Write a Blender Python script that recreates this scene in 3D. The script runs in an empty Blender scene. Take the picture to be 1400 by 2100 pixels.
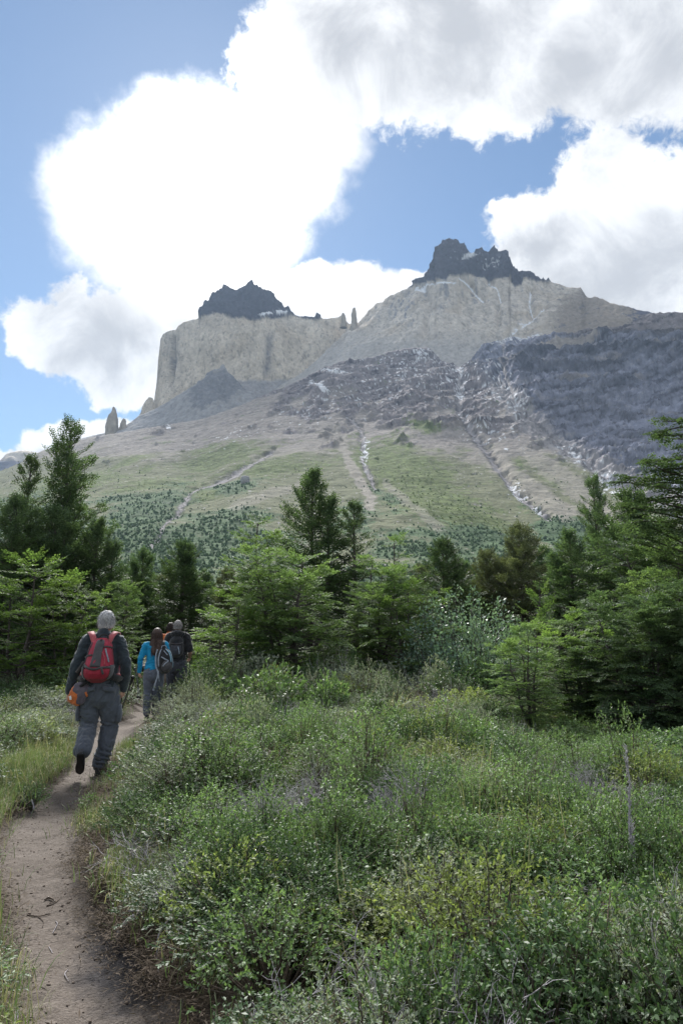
import bpy, math, random
import numpy as np
from mathutils import Vector, Matrix, Euler

random.seed(7)
RNG = np.random.default_rng(7)
S = bpy.context.scene
C = S.collection
R = math.radians

# ------------------------------------------------------------------ camera
CAM_H = 1.40
PITCH = R(11.3)
F = 1400.0
cam_d = bpy.data.cameras.new('camera')
cam_d.sensor_fit = 'VERTICAL'
cam_d.sensor_height = 36.0
cam_d.lens = 24.0
cam_d.clip_start = 0.05
cam_d.clip_end = 30000
cam = bpy.data.objects.new('camera', cam_d)
C.objects.link(cam)
cam.location = (0, 0, CAM_H)
cam.rotation_euler = (R(90) + PITCH, 0, 0)
S.camera = cam

# ------------------------------------------------------------------ sun, sky, exposure
SUN_EL = R(40.0)
SUN_AZ = R(-13.0)          # from +Y towards +X
sd = Vector((math.sin(SUN_AZ) * math.cos(SUN_EL), math.cos(SUN_AZ) * math.cos(SUN_EL), math.sin(SUN_EL)))
sun_d = bpy.data.lights.new('sun', 'SUN')
sun_d.energy = 2.8
sun_d.angle = R(12)
sun_d.color = (1.0, 0.97, 0.93)
sun = bpy.data.objects.new('sun', sun_d)
C.objects.link(sun)
sun.rotation_euler = (-sd).to_track_quat('-Z', 'Y').to_euler()

vs = S.view_settings
vs.view_transform = 'Standard'
vs.look = 'None'
vs.exposure = 1.62
vs.gamma = 1.0
vs.use_curve_mapping = False
S.display_settings.display_device = 'sRGB'

cy = S.cycles
cy.use_denoising = True
try:
    cy.denoiser = 'OPENIMAGEDENOISE'
    cy.denoising_input_passes = 'RGB_ALBEDO_NORMAL'
    cy.denoising_prefilter = 'ACCURATE'
except Exception:
    pass
cy.max_bounces = 6
cy.diffuse_bounces = 4
cy.glossy_bounces = 2
cy.transmission_bounces = 3
cy.transparent_max_bounces = 6
cy.volume_bounces = 0
cy.sample_clamp_indirect = 4.0
cy.use_adaptive_sampling = True
cy.adaptive_threshold = 0.01
cy.caustics_reflective = False
cy.caustics_refractive = False


def ray(px, py):
    """direction for a pixel of the 1400 x 2100 photograph, scaled to y = 1"""
    a = (np.asarray(px, float) - 700.0) / F
    b = (1050.0 - np.asarray(py, float)) / F
    y = math.cos(PITCH) - b * math.sin(PITCH)
    z = math.sin(PITCH) + b * math.cos(PITCH)
    return a / y, z / y


def at(px, py, Y):
    x, z = ray(px, py)
    return x * Y, np.asarray(Y, float) + 0 * x, CAM_H + z * Y


def azel(px, py):
    x, z = ray(px, py)
    return float(np.arctan2(x, 1.0)), float(np.arctan2(z, np.hypot(x, 1.0)))


# ------------------------------------------------------------------ node helper
class NT:
    def __init__(s, tree):
        s.t = tree
        s.n = tree.nodes
        s.l = tree.links

    def new(s, typ, **kw):
        n = s.n.new(typ)
        for k, v in kw.items():
            setattr(n, k, v)
        return n

    def put(s, sock, v):
        if isinstance(v, bpy.types.NodeSocket):
            s.l.new(v, sock)
        elif v is not None:
            sock.default_value = v

    def m(s, op, a, b=None, c=None, clamp=False):
        n = s.new('ShaderNodeMath', operation=op, use_clamp=clamp)
        s.put(n.inputs[0], a)
        if b is not None:
            s.put(n.inputs[1], b)
        if c is not None:
            s.put(n.inputs[2], c)
        return n.outputs[0]

    def v(s, op, a, b=None):
        n = s.new('ShaderNodeVectorMath', operation=op)
        s.put(n.inputs[0], a)
        if b is not None:
            s.put(n.inputs[1], b)
        return n.outputs['Value'] if op in ('LENGTH', 'DOT_PRODUCT', 'DISTANCE') else n.outputs[0]

    def noise(s, vec, scale, detail=5, rough=0.55, dist=0.0, out=0):
        n = s.new('ShaderNodeTexNoise')
        if vec is not None:
            s.put(n.inputs['Vector'], vec)
        n.inputs['Scale'].default_value = scale
        n.inputs['Detail'].default_value = detail
        n.inputs['Roughness'].default_value = rough
        n.inputs['Distortion'].default_value = dist
        return n.outputs[out]

    def mr(s, val, a, b, c=0.0, d=1.0, smooth=True):
        n = s.new('ShaderNodeMapRange')
        n.interpolation_type = 'SMOOTHSTEP' if smooth else 'LINEAR'
        s.put(n.inputs[0], val)
        for i, x in enumerate((a, b, c, d)):
            s.put(n.inputs[i + 1], x)
        return n.outputs[0]

    def mix(s, fac, a, b, blend='MIX'):
        n = s.new('ShaderNodeMix', data_type='RGBA', blend_type=blend)
        n.clamp_factor = True
        s.put(n.inputs[0], fac)
        s.put(n.inputs[6], (*a, 1) if isinstance(a, tuple) and len(a) == 3 else a)
        s.put(n.inputs[7], (*b, 1) if isinstance(b, tuple) and len(b) == 3 else b)
        return n.outputs[2]

    def ramp(s, fac, stops):
        n = s.new('ShaderNodeValToRGB')
        e = n.color_ramp.elements
        while len(e) < len(stops):
            e.new(0.5)
        for i, (p, c) in enumerate(stops):
            e[i].position = p
            e[i].color = (*c, 1)
        s.put(n.inputs[0], fac)
        return n.outputs[0]


# ------------------------------------------------------------------ sky and clouds (world)
W = bpy.data.worlds.new('World')
S.world = W
W.use_nodes = True
wt = NT(W.node_tree)
wt.n.clear()
out = wt.new('ShaderNodeOutputWorld')
bg = wt.new('ShaderNodeBackground')
bg.inputs[1].default_value = 0.053
sky = wt.new('ShaderNodeTexSky', sky_type='NISHITA')
sky.sun_disc = False
sky.sun_elevation = SUN_EL
sky.sun_rotation = SUN_AZ
sky.altitude = 300
sky.air_density = 1.0
sky.dust_density = 0.15
sky.ozone_density = 1.6
tc = wt.new('ShaderNodeTexCoord')
dirv = tc.outputs['Generated']
sep = wt.new('ShaderNodeSeparateXYZ')
wt.l.new(dirv, sep.inputs[0])
az = wt.m('ARCTAN2', sep.outputs[0], sep.outputs[1])
el = wt.m('ARCSINE', sep.outputs[2])
comb = wt.new('ShaderNodeCombineXYZ')
wt.l.new(az, comb.inputs[0])
wt.l.new(el, comb.inputs[1])
w1 = wt.v('SUBTRACT', wt.noise(dirv, 7.0, 3, 0.55, out=1), (0.5, 0.5, 0.5))
w2 = wt.v('SUBTRACT', wt.noise(dirv, 26.0, 5, 0.62, out=1), (0.5, 0.5, 0.5))


def scalev(v, k):
    n = wt.new('ShaderNodeVectorMath', operation='SCALE')
    wt.l.new(v, n.inputs[0])
    wt.put(n.inputs[3], k)
    return n.outputs[0]


P = wt.v('ADD', wt.v('ADD', comb.outputs[0], scalev(w1, 0.10)), scalev(w2, 0.045))


def blob(px, py, rx, ry, rot=0.0, vec=None):
    a, e = azel(px, py)
    n = wt.new('ShaderNodeMapping', vector_type='TEXTURE')
    wt.l.new(vec if vec is not None else P, n.inputs[0])
    n.inputs['Location'].default_value = (a, e, 0)
    n.inputs['Rotation'].default_value = (0, 0, R(rot))
    k = 1.0 / F * 0.93
    n.inputs['Scale'].default_value = (rx * k, ry * k, 1)
    return wt.m('SUBTRACT', 1.0, wt.v('LENGTH', n.outputs[0]))


def smax(lst, k=0.12):
    r = lst[0]
    for b in lst[1:]:
        n = wt.new('ShaderNodeMath', operation='SMOOTH_MAX')
        wt.l.new(r, n.inputs[0])
        wt.l.new(b, n.inputs[1])
        n.inputs[2].default_value = k
        r = n.outputs[0]
    return r


f_soft = smax([blob(275, 440, 165, 165, 20), blob(390, 340, 215, 145, 15), blob(590, 310, 240, 125, 30),
               blob(410, 500, 175, 115, -25), blob(520, 420, 150, 150, 30)])
f_top = smax([blob(575, 105, 135, 115), blob(800, 90, 280, 155), blob(1050, 110, 250, 145),
              blob(1330, 100, 250, 150), blob(690, 215, 140, 55, 10), blob(1000, 0, 500, 125)])
f_right = smax([blob(1240, 400, 130, 95), blob(1330, 480, 230, 150), blob(1090, 470, 130, 62, -5),
                blob(1400, 560, 270, 110), blob(1030, 440, 62, 30), blob(1150, 540, 190, 100)])
f_low = smax([blob(700, 610, 190, 85), blob(860, 590, 100, 55, 15), blob(530, 600, 120, 60)])
f_left = smax([blob(110, 690, 120, 70, -10), blob(240, 720, 180, 105, -15), blob(340, 650, 130, 75),
               blob(250, 790, 70, 60, -20), blob(420, 640, 110, 70)])
f_bot = smax([blob(140, 915, 110, 55), blob(20, 935, 60, 38), blob(240, 900, 90, 45)])
fine = wt.m('SUBTRACT', wt.noise(dirv, 48.0, 8, 0.68, 0.3), 0.5)
m_soft = wt.mr(wt.m('ADD', f_soft, wt.m('MULTIPLY', fine, 0.34)), -0.24, 0.26)
crisp = smax([f_top, f_right, f_left], 0.05)
m_crisp = wt.mr(wt.m('ADD', crisp, wt.m('MULTIPLY', fine, 0.80)), -0.05, 0.20)
m_low = wt.mr(wt.m('ADD', wt.m('MAXIMUM', f_low, f_bot), wt.m('MULTIPLY', fine, 0.3)), -0.05, 0.14)
# the rest of the sky: unseen broken cloud of the same kind, widened for fill light, kept away from the part in view
n_out = wt.noise(dirv, 3.2, 7, 0.6, 0.3)
a0, e0 = azel(700, 500)
inside = wt.new('ShaderNodeMapping', vector_type='TEXTURE')
wt.l.new(comb.outputs[0], inside.inputs[0])
inside.inputs['Location'].default_value = (a0, e0, 0)
inside.inputs['Scale'].default_value = (0.72, 0.62, 1)
r_in = wt.v('LENGTH', inside.outputs[0])
w_out = wt.mr(r_in, 0.85, 1.15)
m_out = wt.m('MULTIPLY', wt.mr(n_out, 0.41, 0.54), w_out)
hz = wt.mr(sep.outputs[2], -0.02, 0.08)
m_out = wt.m('MULTIPLY', m_out, hz)
mask = wt.m('MAXIMUM', wt.m('MAXIMUM', m_soft, m_crisp), wt.m('MAXIMUM', m_low, m_out))
# thick parts of the clouds are grey
g = smax([blob(700, 70, 150, 80), blob(930, 80, 230, 95), blob(1200, 150, 180, 90), blob(1370, 120, 170, 150),
          blob(250, 690, 190, 110, 25), blob(360, 640, 120, 60), blob(1330, 560, 250, 85), blob(1100, 520, 110, 45),
          blob(150, 930, 120, 28)], 0.2)
shade = wt.mr(wt.m('ADD', wt.m('MULTIPLY', g, 0.8), wt.m('MULTIPLY', wt.m('SUBTRACT', wt.noise(dirv, 9, 7, 0.66, 0.5), 0.5), 3.0)), -0.55, 0.95)
shade_out = wt.m('MULTIPLY', wt.mr(wt.noise(dirv, 5, 5, 0.6), 0.4, 0.7), wt.m('MULTIPLY', w_out, 0.8))
shade = wt.m('MAXIMUM', shade, shade_out)
ccol = wt.mix(shade, (7.2, 7.25, 7.35), (3.8, 3.9, 4.1))
# where the sun stands behind the cloud it is brightest
glow = wt.mr(blob(400, 350, 420, 360, 0, comb.outputs[0]), 0.0, 0.8, 0.0, 1.0)
ccol = wt.mix(glow, ccol, (17, 16.6, 16))
skyc = wt.mix(0.85, sky.outputs[0], wt.mix(1.0, sky.outputs[0], (0.60, 0.70, 0.735), 'MULTIPLY'))
final = wt.mix(mask, skyc, ccol)
wt.l.new(final, bg.inputs[0])
wt.l.new(bg.outputs[0], out.inputs[0])
W.cycles.sampling_method = 'MANUAL'
W.cycles.sample_map_resolution = 1024


# ------------------------------------------------------------------ mesh helpers
def mesh_np(name, co, faces=None, mat=None, smooth=False, cols=None, tris=None, mats=None, fmat=None):
    """co (N,3); faces (M,4) quads and / or tris (K,3)"""
    me = bpy.data.meshes.new(name)
    co = np.ascontiguousarray(co, np.float32)
    me.vertices.add(len(co))
    me.vertices.foreach_set('co', co.ravel())
    nq = 0 if faces is None else len(faces)
    nt = 0 if tris is None else len(tris)
    idx = []
    if nq:
        idx.append(np.asarray(faces, np.int32).ravel())
    if nt:
        idx.append(np.asarray(tris, np.int32).ravel())
    idx = np.concatenate(idx)
    me.loops.add(len(idx))
    me.loops.foreach_set('vertex_index', idx)
    me.polygons.add(nq + nt)
    st = np.concatenate([np.arange(nq) * 4, nq * 4 + np.arange(nt) * 3]).astype(np.int32)
    me.polygons.foreach_set('loop_start', st)
    if smooth:
        me.polygons.foreach_set('use_smooth', np.ones(nq + nt, bool))
    if fmat is not None:
        me.polygons.foreach_set('material_index', np.asarray(fmat, np.int32))
    for k in (mats or ([mat] if mat else [])):
        me.materials.append(k)
    me.update(calc_edges=True)
    if cols is not None:
        at_ = me.color_attributes.new('Col', 'FLOAT_COLOR', 'POINT')
        c4 = np.ones((len(co), 4), np.float32)
        c4[:, :3] = cols
        at_.data.foreach_set('color', c4.ravel())
    return me


def link(name, me, parent=None, **props):
    o = bpy.data.objects.new(name, me)
    C.objects.link(o)
    if parent is not None:
        o.parent = parent
    for k, v in props.items():
        o[k] = v
    return o


def empty(name, loc=(0, 0, 0), rotz=0.0, **props):
    o = bpy.data.objects.new(name, None)
    o.empty_display_size = 0.2
    C.objects.link(o)
    o.location = loc
    o.rotation_euler = (0, 0, rotz)
    for k, v in props.items():
        o[k] = v
    return o


def grid_faces(h, w):
    i = np.arange(h * w).reshape(h, w)
    return np.stack([i[:-1, :-1], i[1:, :-1], i[1:, 1:], i[:-1, 1:]], -1).reshape(-1, 4)


# ------------------------------------------------------------------ noise in numpy
def _hash(i, j, k, seed):
    h = (i * 374761393 + j * 668265263 + k * 2147483647 + seed * 974634777) & 0xFFFFFFFF
    h = ((h ^ (h >> 13)) * 1274126177) & 0xFFFFFFFF
    h = ((h ^ (h >> 16)) * 2246822519) & 0xFFFFFFFF
    return h ^ (h >> 15)


_G = np.array([[1, 1, 0], [-1, 1, 0], [1, -1, 0], [-1, -1, 0], [1, 0, 1], [-1, 0, 1], [1, 0, -1], [-1, 0, -1],
               [0, 1, 1], [0, -1, 1], [0, 1, -1], [0, -1, -1], [1, 1, 0], [-1, 1, 0], [0, -1, 1], [0, -1, -1]], float)


def gnoise(p, seed=0):
    p = np.asarray(p, float)
    i = np.floor(p).astype(np.int64)
    f = p - i
    u = f * f * f * (f * (f * 6 - 15) + 10)
    r = 0
    for dx in (0, 1):
        for dy in (0, 1):
            for dz in (0, 1):
                g_ = _G[_hash(i[:, 0] + dx, i[:, 1] + dy, i[:, 2] + dz, seed) & 15]
                d = g_[:, 0] * (f[:, 0] - dx) + g_[:, 1] * (f[:, 1] - dy) + g_[:, 2] * (f[:, 2] - dz)
                wgt = (u[:, 0] if dx else 1 - u[:, 0]) * (u[:, 1] if dy else 1 - u[:, 1]) * (u[:, 2] if dz else 1 - u[:, 2])
                r = r + d * wgt
    return r


def fbm(p, octv=5, rough=0.5, seed=0, ridged=False):
    p = np.asarray(p, float)
    a, s, t = 1.0, 0.0, 0.0
    for o in range(octv):
        n = gnoise(p, seed + o * 17)
        if ridged:
            n = 1 - 2 * np.abs(n) * 1.4
        s = s + a * n
        t += a
        a *= rough
        p = p * 2.03 + 11.7
    return s / t


def facets(p, n=3.0, octv=4, seed=0, soft=0.10):
    """noise in sharp-edged steps, as rock that breaks along joints"""
    v = fbm(p, octv, 0.55, seed) * n
    f = np.floor(v)
    return (f + sst(v - f, 0.5 - soft, 0.5 + soft)) / n


def sst(x, a, b):
    t = np.clip((x - a) / (b - a), 0, 1)
    return t * t * (3 - 2 * t)


def tps(pts, vals, q):
    """thin plate interpolation of scattered values"""
    P0 = np.asarray(pts, float) / 1000
    q = np.asarray(q, float) / 1000
    n = len(P0)

    def K(d2):
        return np.where(d2 > 0, 0.5 * d2 * np.log(d2 + 1e-12), 0)
    A = np.zeros((n + 3, n + 3))
    A[:n, :n] = K(((P0[:, None] - P0[None]) ** 2).sum(-1)) + np.eye(n) * 1e-4
    A[:n, n] = 1
    A[:n, n + 1:] = P0
    A[n:, :n] = A[:n, n:].T
    b = np.zeros(n + 3)
    b[:n] = vals
    w = np.linalg.solve(A, b)
    r = w[n] + q @ w[n + 1:]
    for k in range(n):
        r = r + w[k] * K(((q - P0[k]) ** 2).sum(-1))
    return r


def polydist(px, py, line):
    """distance in pixels to a polyline"""
    d = np.full(px.shape, 1e9)
    for (x0, y0), (x1, y1) in zip(line[:-1], line[1:]):
        vx, vy = x1 - x0, y1 - y0
        t = np.clip(((px - x0) * vx + (py - y0) * vy) / (vx * vx + vy * vy), 0, 1)
        d = np.minimum(d, np.hypot(px - x0 - t * vx, py - y0 - t * vy))
    return d


def gauss(px, py, cx, cy, rx, ry, rot=0):
    c, s = math.cos(R(rot)), math.sin(R(rot))
    x, y = px - cx, py - cy
    u, v = (x * c + y * s) / rx, (-x * s + y * c) / ry
    return np.exp(-(u * u + v * v))

# ------------------------------------------------------------------ mountain
def rock_mat(name, bump_s, bump_d):
    m = bpy.data.materials.new(name)
    m.use_nodes = True
    t = NT(m.node_tree)
    b = t.n['Principled BSDF']
    a = t.new('ShaderNodeAttribute', attribute_name='Col')
    g_ = t.new('ShaderNodeNewGeometry')
    pos = g_.outputs['Position']
    n1 = t.noise(pos, 1 / 22.0, 6, 0.65)
    k = t.mr(n1, 0.25, 0.75, 0.72, 1.28, smooth=False)
    cc = t.new('ShaderNodeCombineColor')
    for i in range(3):
        t.put(cc.inputs[i], k)
    t.put(b.inputs['Base Color'], t.mix(1.0, a.outputs['Color'], cc.outputs[0], 'MULTIPLY'))
    b.inputs['Roughness'].default_value = 0.95
    b.inputs['Specular IOR Level'].default_value = 0.04
    bp = t.new('ShaderNodeBump')
    bp.inputs['Strength'].default_value = 0.8
    bp.inputs['Distance'].default_value = bump_d
    t.put(bp.inputs['Height'], t.noise(pos, 1 / bump_s, 7, 0.65))
    t.put(b.inputs['Normal'], bp.outputs[0])
    return m


ROCK = rock_mat('mountain_rock', 30.0, 14.0)
mountain = empty('mountain', (0, 2500, 0), kind='structure')


def interp_line(line, x):
    l = np.array(line, float)
    return np.interp(x, l[:, 0], l[:, 1])


def sheet(name, sky_l, bottom, x0, x1, ncol, nrow, pts, disp, colour, parent, jag=0.0, pw=1.0, back=260.0, seed=0):
    """one rock mass: its near face from crest to foot at its own distances, and a back that falls away behind the crest"""
    pxs = np.linspace(x0, x1, ncol)
    top = interp_line(sky_l, pxs)
    if jag:
        q = np.stack([pxs / 7.0, pxs * 0 + 3.3, pxs * 0], -1)
        top = top + jag * fbm(q, 3, 0.6, seed + 5)
    bot = interp_line(bottom, pxs)
    t = np.linspace(0, 1, nrow) ** pw
    PX = np.repeat(pxs[None], nrow, 0)
    PY = top[None] + (bot - top)[None] * t[:, None]
    p = np.array(pts, float)
    D = np.exp(tps(p[:, :2], np.log(p[:, 2]), np.stack([PX.ravel(), PY.ravel()], -1))).reshape(PX.shape)
    X, Y, Z = at(PX, PY, D)
    Pn = np.stack([X, Y, Z], -1)
    du = np.gradient(Pn, axis=1)
    dv = np.gradient(Pn, axis=0)
    N = np.cross(du, dv)
    N /= np.linalg.norm(N, axis=-1, keepdims=True) + 1e-9
    N = np.where(N[..., 1:2] > 0, -N, N)
    d = disp(PX.ravel(), PY.ravel(), Pn.reshape(-1, 3)).reshape(PX.shape)
    fade = np.minimum(1, (PY - top[None]) / 6.0 + 0.25)
    Pn = Pn + N * (d * fade)[..., None]
    col = colour(PX.ravel(), PY.ravel(), Pn.reshape(-1, 3), N.reshape(-1, 3), d.ravel())
    # the far side
    rows = []
    for k in range(1, 6):
        b_ = Pn[0].copy()
        b_[:, 1] += back * k
        b_[:, 2] -= back * 0.8 * k
        b_[:, 2] = np.maximum(b_[:, 2], 5.0)
        rows.append(b_)
    allp = np.concatenate([np.array(rows[::-1]), Pn], 0)
    ctop = np.repeat(col.reshape(nrow, ncol, 3)[0][None], 5, 0)
    allc = np.concatenate([ctop, col.reshape(nrow, ncol, 3)], 0)
    me = mesh_np(name, allp.reshape(-1, 3) - np.array([0, 2500, 0]), grid_faces(nrow + 5, ncol), ROCK, True, allc.reshape(-1, 3))
    o = link(name, me, parent)
    return o, PX, PY, Pn, N


GRANITE = np.array([0.60, 0.535, 0.44])
SLATE = np.array([0.075, 0.075, 0.095])
SCREE = np.array([0.275, 0.25, 0.228])
SNOW_GLINT = np.array([0.80, 0.82, 0.85])  # white for snow, and for painted glints on wet rock
GREEN = np.array([0.122, 0.152, 0.062])
DKGREEN = np.array([0.07, 0.105, 0.055])


def lerp(a, b, t):
    return a + (b - a) * t[:, None]


def tone(n, k):
    return (1 + k * n)[:, None]


# far hill at the left edge
HL = [(-160, 985), (-60, 962), (0, 946), (14, 932), (35, 926), (55, 924), (76, 929), (97, 938), (125, 950), (260, 990)]


def d_far(px, py, p):
    return 40 * fbm(p / 300, 5, 0.55, 3, True)


def c_far(px, py, p, n, d):
    return lerp(np.repeat(GRANITE[None] * 0.9, len(px), 0), SLATE * 1.3, sst(py + 14 * fbm(p / 150, 4, 0.5, 4), 938, 955))


o_far, *_ = sheet('distant_mountain', HL, [(-200, 1010), (300, 1010)], -160, 250, 120, 50,
                  [(-160, 985, 5600), (50, 924, 6000), (250, 990, 5600), (-160, 1010, 5300), (250, 1010, 5300), (50, 1010, 5200)],
                  d_far, c_far, None)
o_far.location = (0, 2500, 0)
o_far['kind'] = 'structure'

# left horn: pale granite wall under a dark cap
SKA = [(262, 872), (285, 853), (289, 846), (293, 829), (305, 815), (313, 815), (317, 824), (319, 808), (322, 772), (326, 722), (330, 693),
       (336, 684), (350, 678), (361, 676), (366, 668), (376, 661), (400, 655), (408, 652), (410, 640), (412, 632), (418, 627), (422, 620),
       (428, 617), (433, 608), (440, 606), (448, 597), (456, 594), (460, 589), (466, 588), (472, 594), (484, 597), (492, 592), (500, 588),
       (507, 585), (512, 579), (517, 578), (522, 588), (527, 588), (531, 593), (545, 600), (558, 606), (566, 613), (575, 621), (583, 630), (590, 636), (603, 646),
       (612, 649), (640, 650), (645, 652), (649, 643), (653, 644), (658, 653), (668, 654), (680, 652), (690, 652), (697, 648), (706, 643),
       (708, 656), (716, 664), (730, 662), (760, 668), (820, 690)]


def d_a(px, py, p):
    flute = fbm(np.stack([p[:, 0] / 60, p[:, 1] / 60, p[:, 2] / 420], -1), 5, 0.55, 11, True)
    gen = fbm(p / 200, 5, 0.5, 12)
    strat = fbm(np.stack([p[:, 0] / 300, p[:, 1] / 300, p[:, 2] / 25], -1), 3, 0.5, 13)
    cap = sst(interp_line(CAPA, px) - py, -2, 4)
    groove = np.exp(-((px - 353 - (py - 720) * -0.06) / 4.5) ** 2) * sst(py, 684, 700) * (1 - sst(py, 770, 800))
    g2 = np.exp(-((px - 553 - (py - 700) * -0.08) / 7) ** 2) * sst(py, 668, 690) * (1 - sst(py, 770, 785))
    crk = np.maximum(0, fbm(np.stack([p[:, 0] / 38, p[:, 1] / 38, p[:, 2] / 150], -1), 3, 0.5, 19, True) - 0.45)
    fc = facets(np.stack([p[:, 0] / 95, p[:, 1] / 95, p[:, 2] / 260], -1), 6.0, 4, 16)
    return flute * 3 + gen * 16 + strat * 3 - crk * 14 + fc * 26 - groove * 60 - g2 * 22 + cap * (12 + 26 * fbm(p / 70, 5, 0.6, 15, True) + 50 * facets(p / 80, 6.0, 4, 17))


CAPA = [(250, 600), (404, 640), (409, 653), (425, 650), (440, 645), (460, 648), (480, 654), (520, 657), (560, 655), (605, 650), (640, 655), (645, 657), (660, 655), (664, 648), (720, 640), (800, 640)]


def c_a(px, py, p, n, d):
    w = 5 * fbm(p / 60, 4, 0.6, 21)
    c = np.repeat(GRANITE[None], len(px), 0) * tone(fbm(np.stack([p[:, 0] / 60, p[:, 1] / 60, p[:, 2] / 160], -1), 5, 0.6, 22), 0.4)
    c = lerp(c, np.array([0.40, 0.32, 0.22]), 0.35 * sst(fbm(p / 220, 4, 0.5, 25), 0.0, 0.4))
    ck = fbm(np.stack([p[:, 0] / 30, p[:, 1] / 30, p[:, 2] / 120], -1), 4, 0.55, 28, True)
    c = c * (1 - 0.42 * sst(ck, 0.60, 0.78))[:, None]
    c = c * (1 - 0.16 * sst(fbm(p / 130, 5, 0.6, 29), 0.0, 0.35))[:, None]
    # dark seeps
    st = np.exp(-((px - 354 - (py - 720) * -0.06) / 4.0) ** 2) * sst(py, 682, 705) * (1 - sst(py, 770, 800))
    st = np.maximum(st, 0.6 * np.exp(-((px - 552 - (py - 700) * -0.1) / 7) ** 2) * sst(py, 670, 695) * (1 - sst(py, 760, 780)))
    st = np.maximum(st, 0.40 * sst(fbm(np.stack([p[:, 0] / 45, p[:, 1] / 45, p[:, 2] / 400], -1), 4, 0.6, 27), 0.2, 0.42))
    c = lerp(c, np.array([0.17, 0.17, 0.18]), np.clip(st * (1 + fbm(p / 40, 4, 0.6, 23)), 0, 1))
    cap = sst(interp_line(CAPA, px) + w * 0.7 - py, -1, 1.5)
    c = lerp(c, SLATE * 0.9, cap)
    sn = 0.8 * gauss(px, py, 552, 648, 26, 4, -8) + gauss(px, py, 500, 642, 30, 12) * 0.3 + gauss(px, py, 578, 645, 12, 4, 10)
    c = lerp(c, SNOW_GLINT, sst(sn * 0.8 + 0.9 * fbm(p / 28, 4, 0.6, 24) - 0.35, 0.05, 0.22) * sst(sn, 0.1, 0.4))
    # pale ledge of rubble at the foot of the wall
    c = lerp(c, np.array([0.34, 0.33, 0.33]), sst(py + w, 776, 784) * sst(px, 470, 490))
    return c


sheet('granite_wall', SKA, [(200, 930), (840, 930)], 262, 820, 330, 190,
      [(262, 872, 4300), (318, 808, 4260), (328, 700, 4270), (365, 670, 4130), (409, 650, 4120), (460, 648, 4080), (560, 654, 4080), (650, 650, 4150), (705, 650, 4250),
       (515, 580, 4330), (450, 600, 4300), (580, 630, 4230), (360, 820, 4020), (420, 790, 3990), (550, 775, 3960), (640, 760, 4000), (720, 700, 4200), (800, 700, 4300),
       (300, 930, 3800), (500, 860, 3750), (500, 930, 3600), (800, 930, 3700)], d_a, c_a, mountain, jag=2.2, seed=1)

# dark lesser ridge in front of the wall
SKB = [(60, 945), (130, 908), (170, 898), (214, 888), (262, 870), (285, 853), (320, 838), (360, 815), (398, 792), (412, 782), (420, 774), (424, 765), (430, 763),
       (440, 758), (450, 756), (455, 749), (459, 747), (463, 755), (468, 763), (475, 771), (483, 779), (490, 786), (500, 797), (520, 806), (560, 830), (640, 860)]


def d_b(px, py, p):
    k = gauss(px, py, 450, 800, 75, 60)
    return fbm(p / 90, 6, 0.58, 31, True) * (8 + 26 * k) + fbm(p / 300, 4, 0.5, 32) * 25


def c_b(px, py, p, n, d):
    c = np.repeat(np.array([[0.33, 0.325, 0.325]]), len(px), 0) * tone(fbm(p / 45, 5, 0.6, 33), 0.5)
    k = gauss(px, py, 447, 790, 50, 45) + 0.5 * gauss(px, py, 410, 820, 40, 20, -30)
    dk = sst(k + 0.9 * fbm(p / 90, 5, 0.6, 34), 0.35, 0.65)
    c = lerp(c, np.array([0.16, 0.165, 0.18]), dk * (0.55 + 0.9 * np.abs(fbm(p / 30, 4, 0.6, 35))))
    c = lerp(c, np.array([0.36, 0.35, 0.34]), 0.8 * sst(fbm(np.stack([(p[:, 0] + p[:, 2]) / 60, p[:, 1] / 200, p[:, 2] / 300], -1), 4, 0.6, 36), 0.08, 0.3) * (1 - dk) )
    return c


sheet('lesser_ridge', SKB, [(0, 1000), (700, 950)], 60, 640, 300, 120,
      [(60, 945, 3500), (214, 888, 3600), (320, 838, 3700), (458, 748, 3740), (560, 830, 3500), (640, 860, 3450),
       (60, 1000, 2900), (250, 960, 3000), (450, 850, 3250), (450, 960, 2900), (640, 950, 2950)], d_b, c_b, mountain, jag=1.2, seed=2)

# main horn
SKC = [(560, 800), (610, 770), (640, 745), (680, 706), (712, 676), (735, 661), (745, 650), (757, 636), (764, 629), (770, 622), (785, 619), (790, 612), (800, 606), (815, 600), (830, 593), (845, 587),
       (855, 576), (862, 571), (870, 566), (877, 556), (884, 546), (890, 541), (893, 525), (895, 512), (900, 502), (910, 496), (922, 494), (930, 491), (937, 493), (941, 501), (950, 503), (957, 513),
       (960, 522), (968, 526), (973, 515), (980, 513), (985, 510), (992, 516), (1000, 518), (1006, 512), (1012, 509), (1020, 517), (1028, 514), (1034, 512), (1042, 515),
       (1044, 530), (1046, 545), (1052, 549), (1056, 554), (1060, 559), (1072, 556), (1085, 557), (1093, 563), (1100, 569), (1109, 574), (1113, 570), (1118, 575),
       (1123, 570), (1127, 576), (1140, 581), (1160, 587), (1180, 590), (1190, 587), (1195, 597), (1200, 607), (1208, 612), (1220, 609), (1235, 612), (1255, 622),
       (1280, 628), (1305, 635), (1330, 641), (1370, 650), (1450, 670), (1600, 720)]
CAPC = [(560, 560), (790, 590), (840, 592), (855, 584), (870, 578), (890, 577), (915, 579), (920, 569), (950, 566), (975, 570), (1000, 573), (1045, 573), (1050, 586), (1058, 590), (1068, 587),
        (1072, 576), (1100, 578), (1127, 578), (1134, 570), (1300, 560), (1600, 560)]
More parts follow.
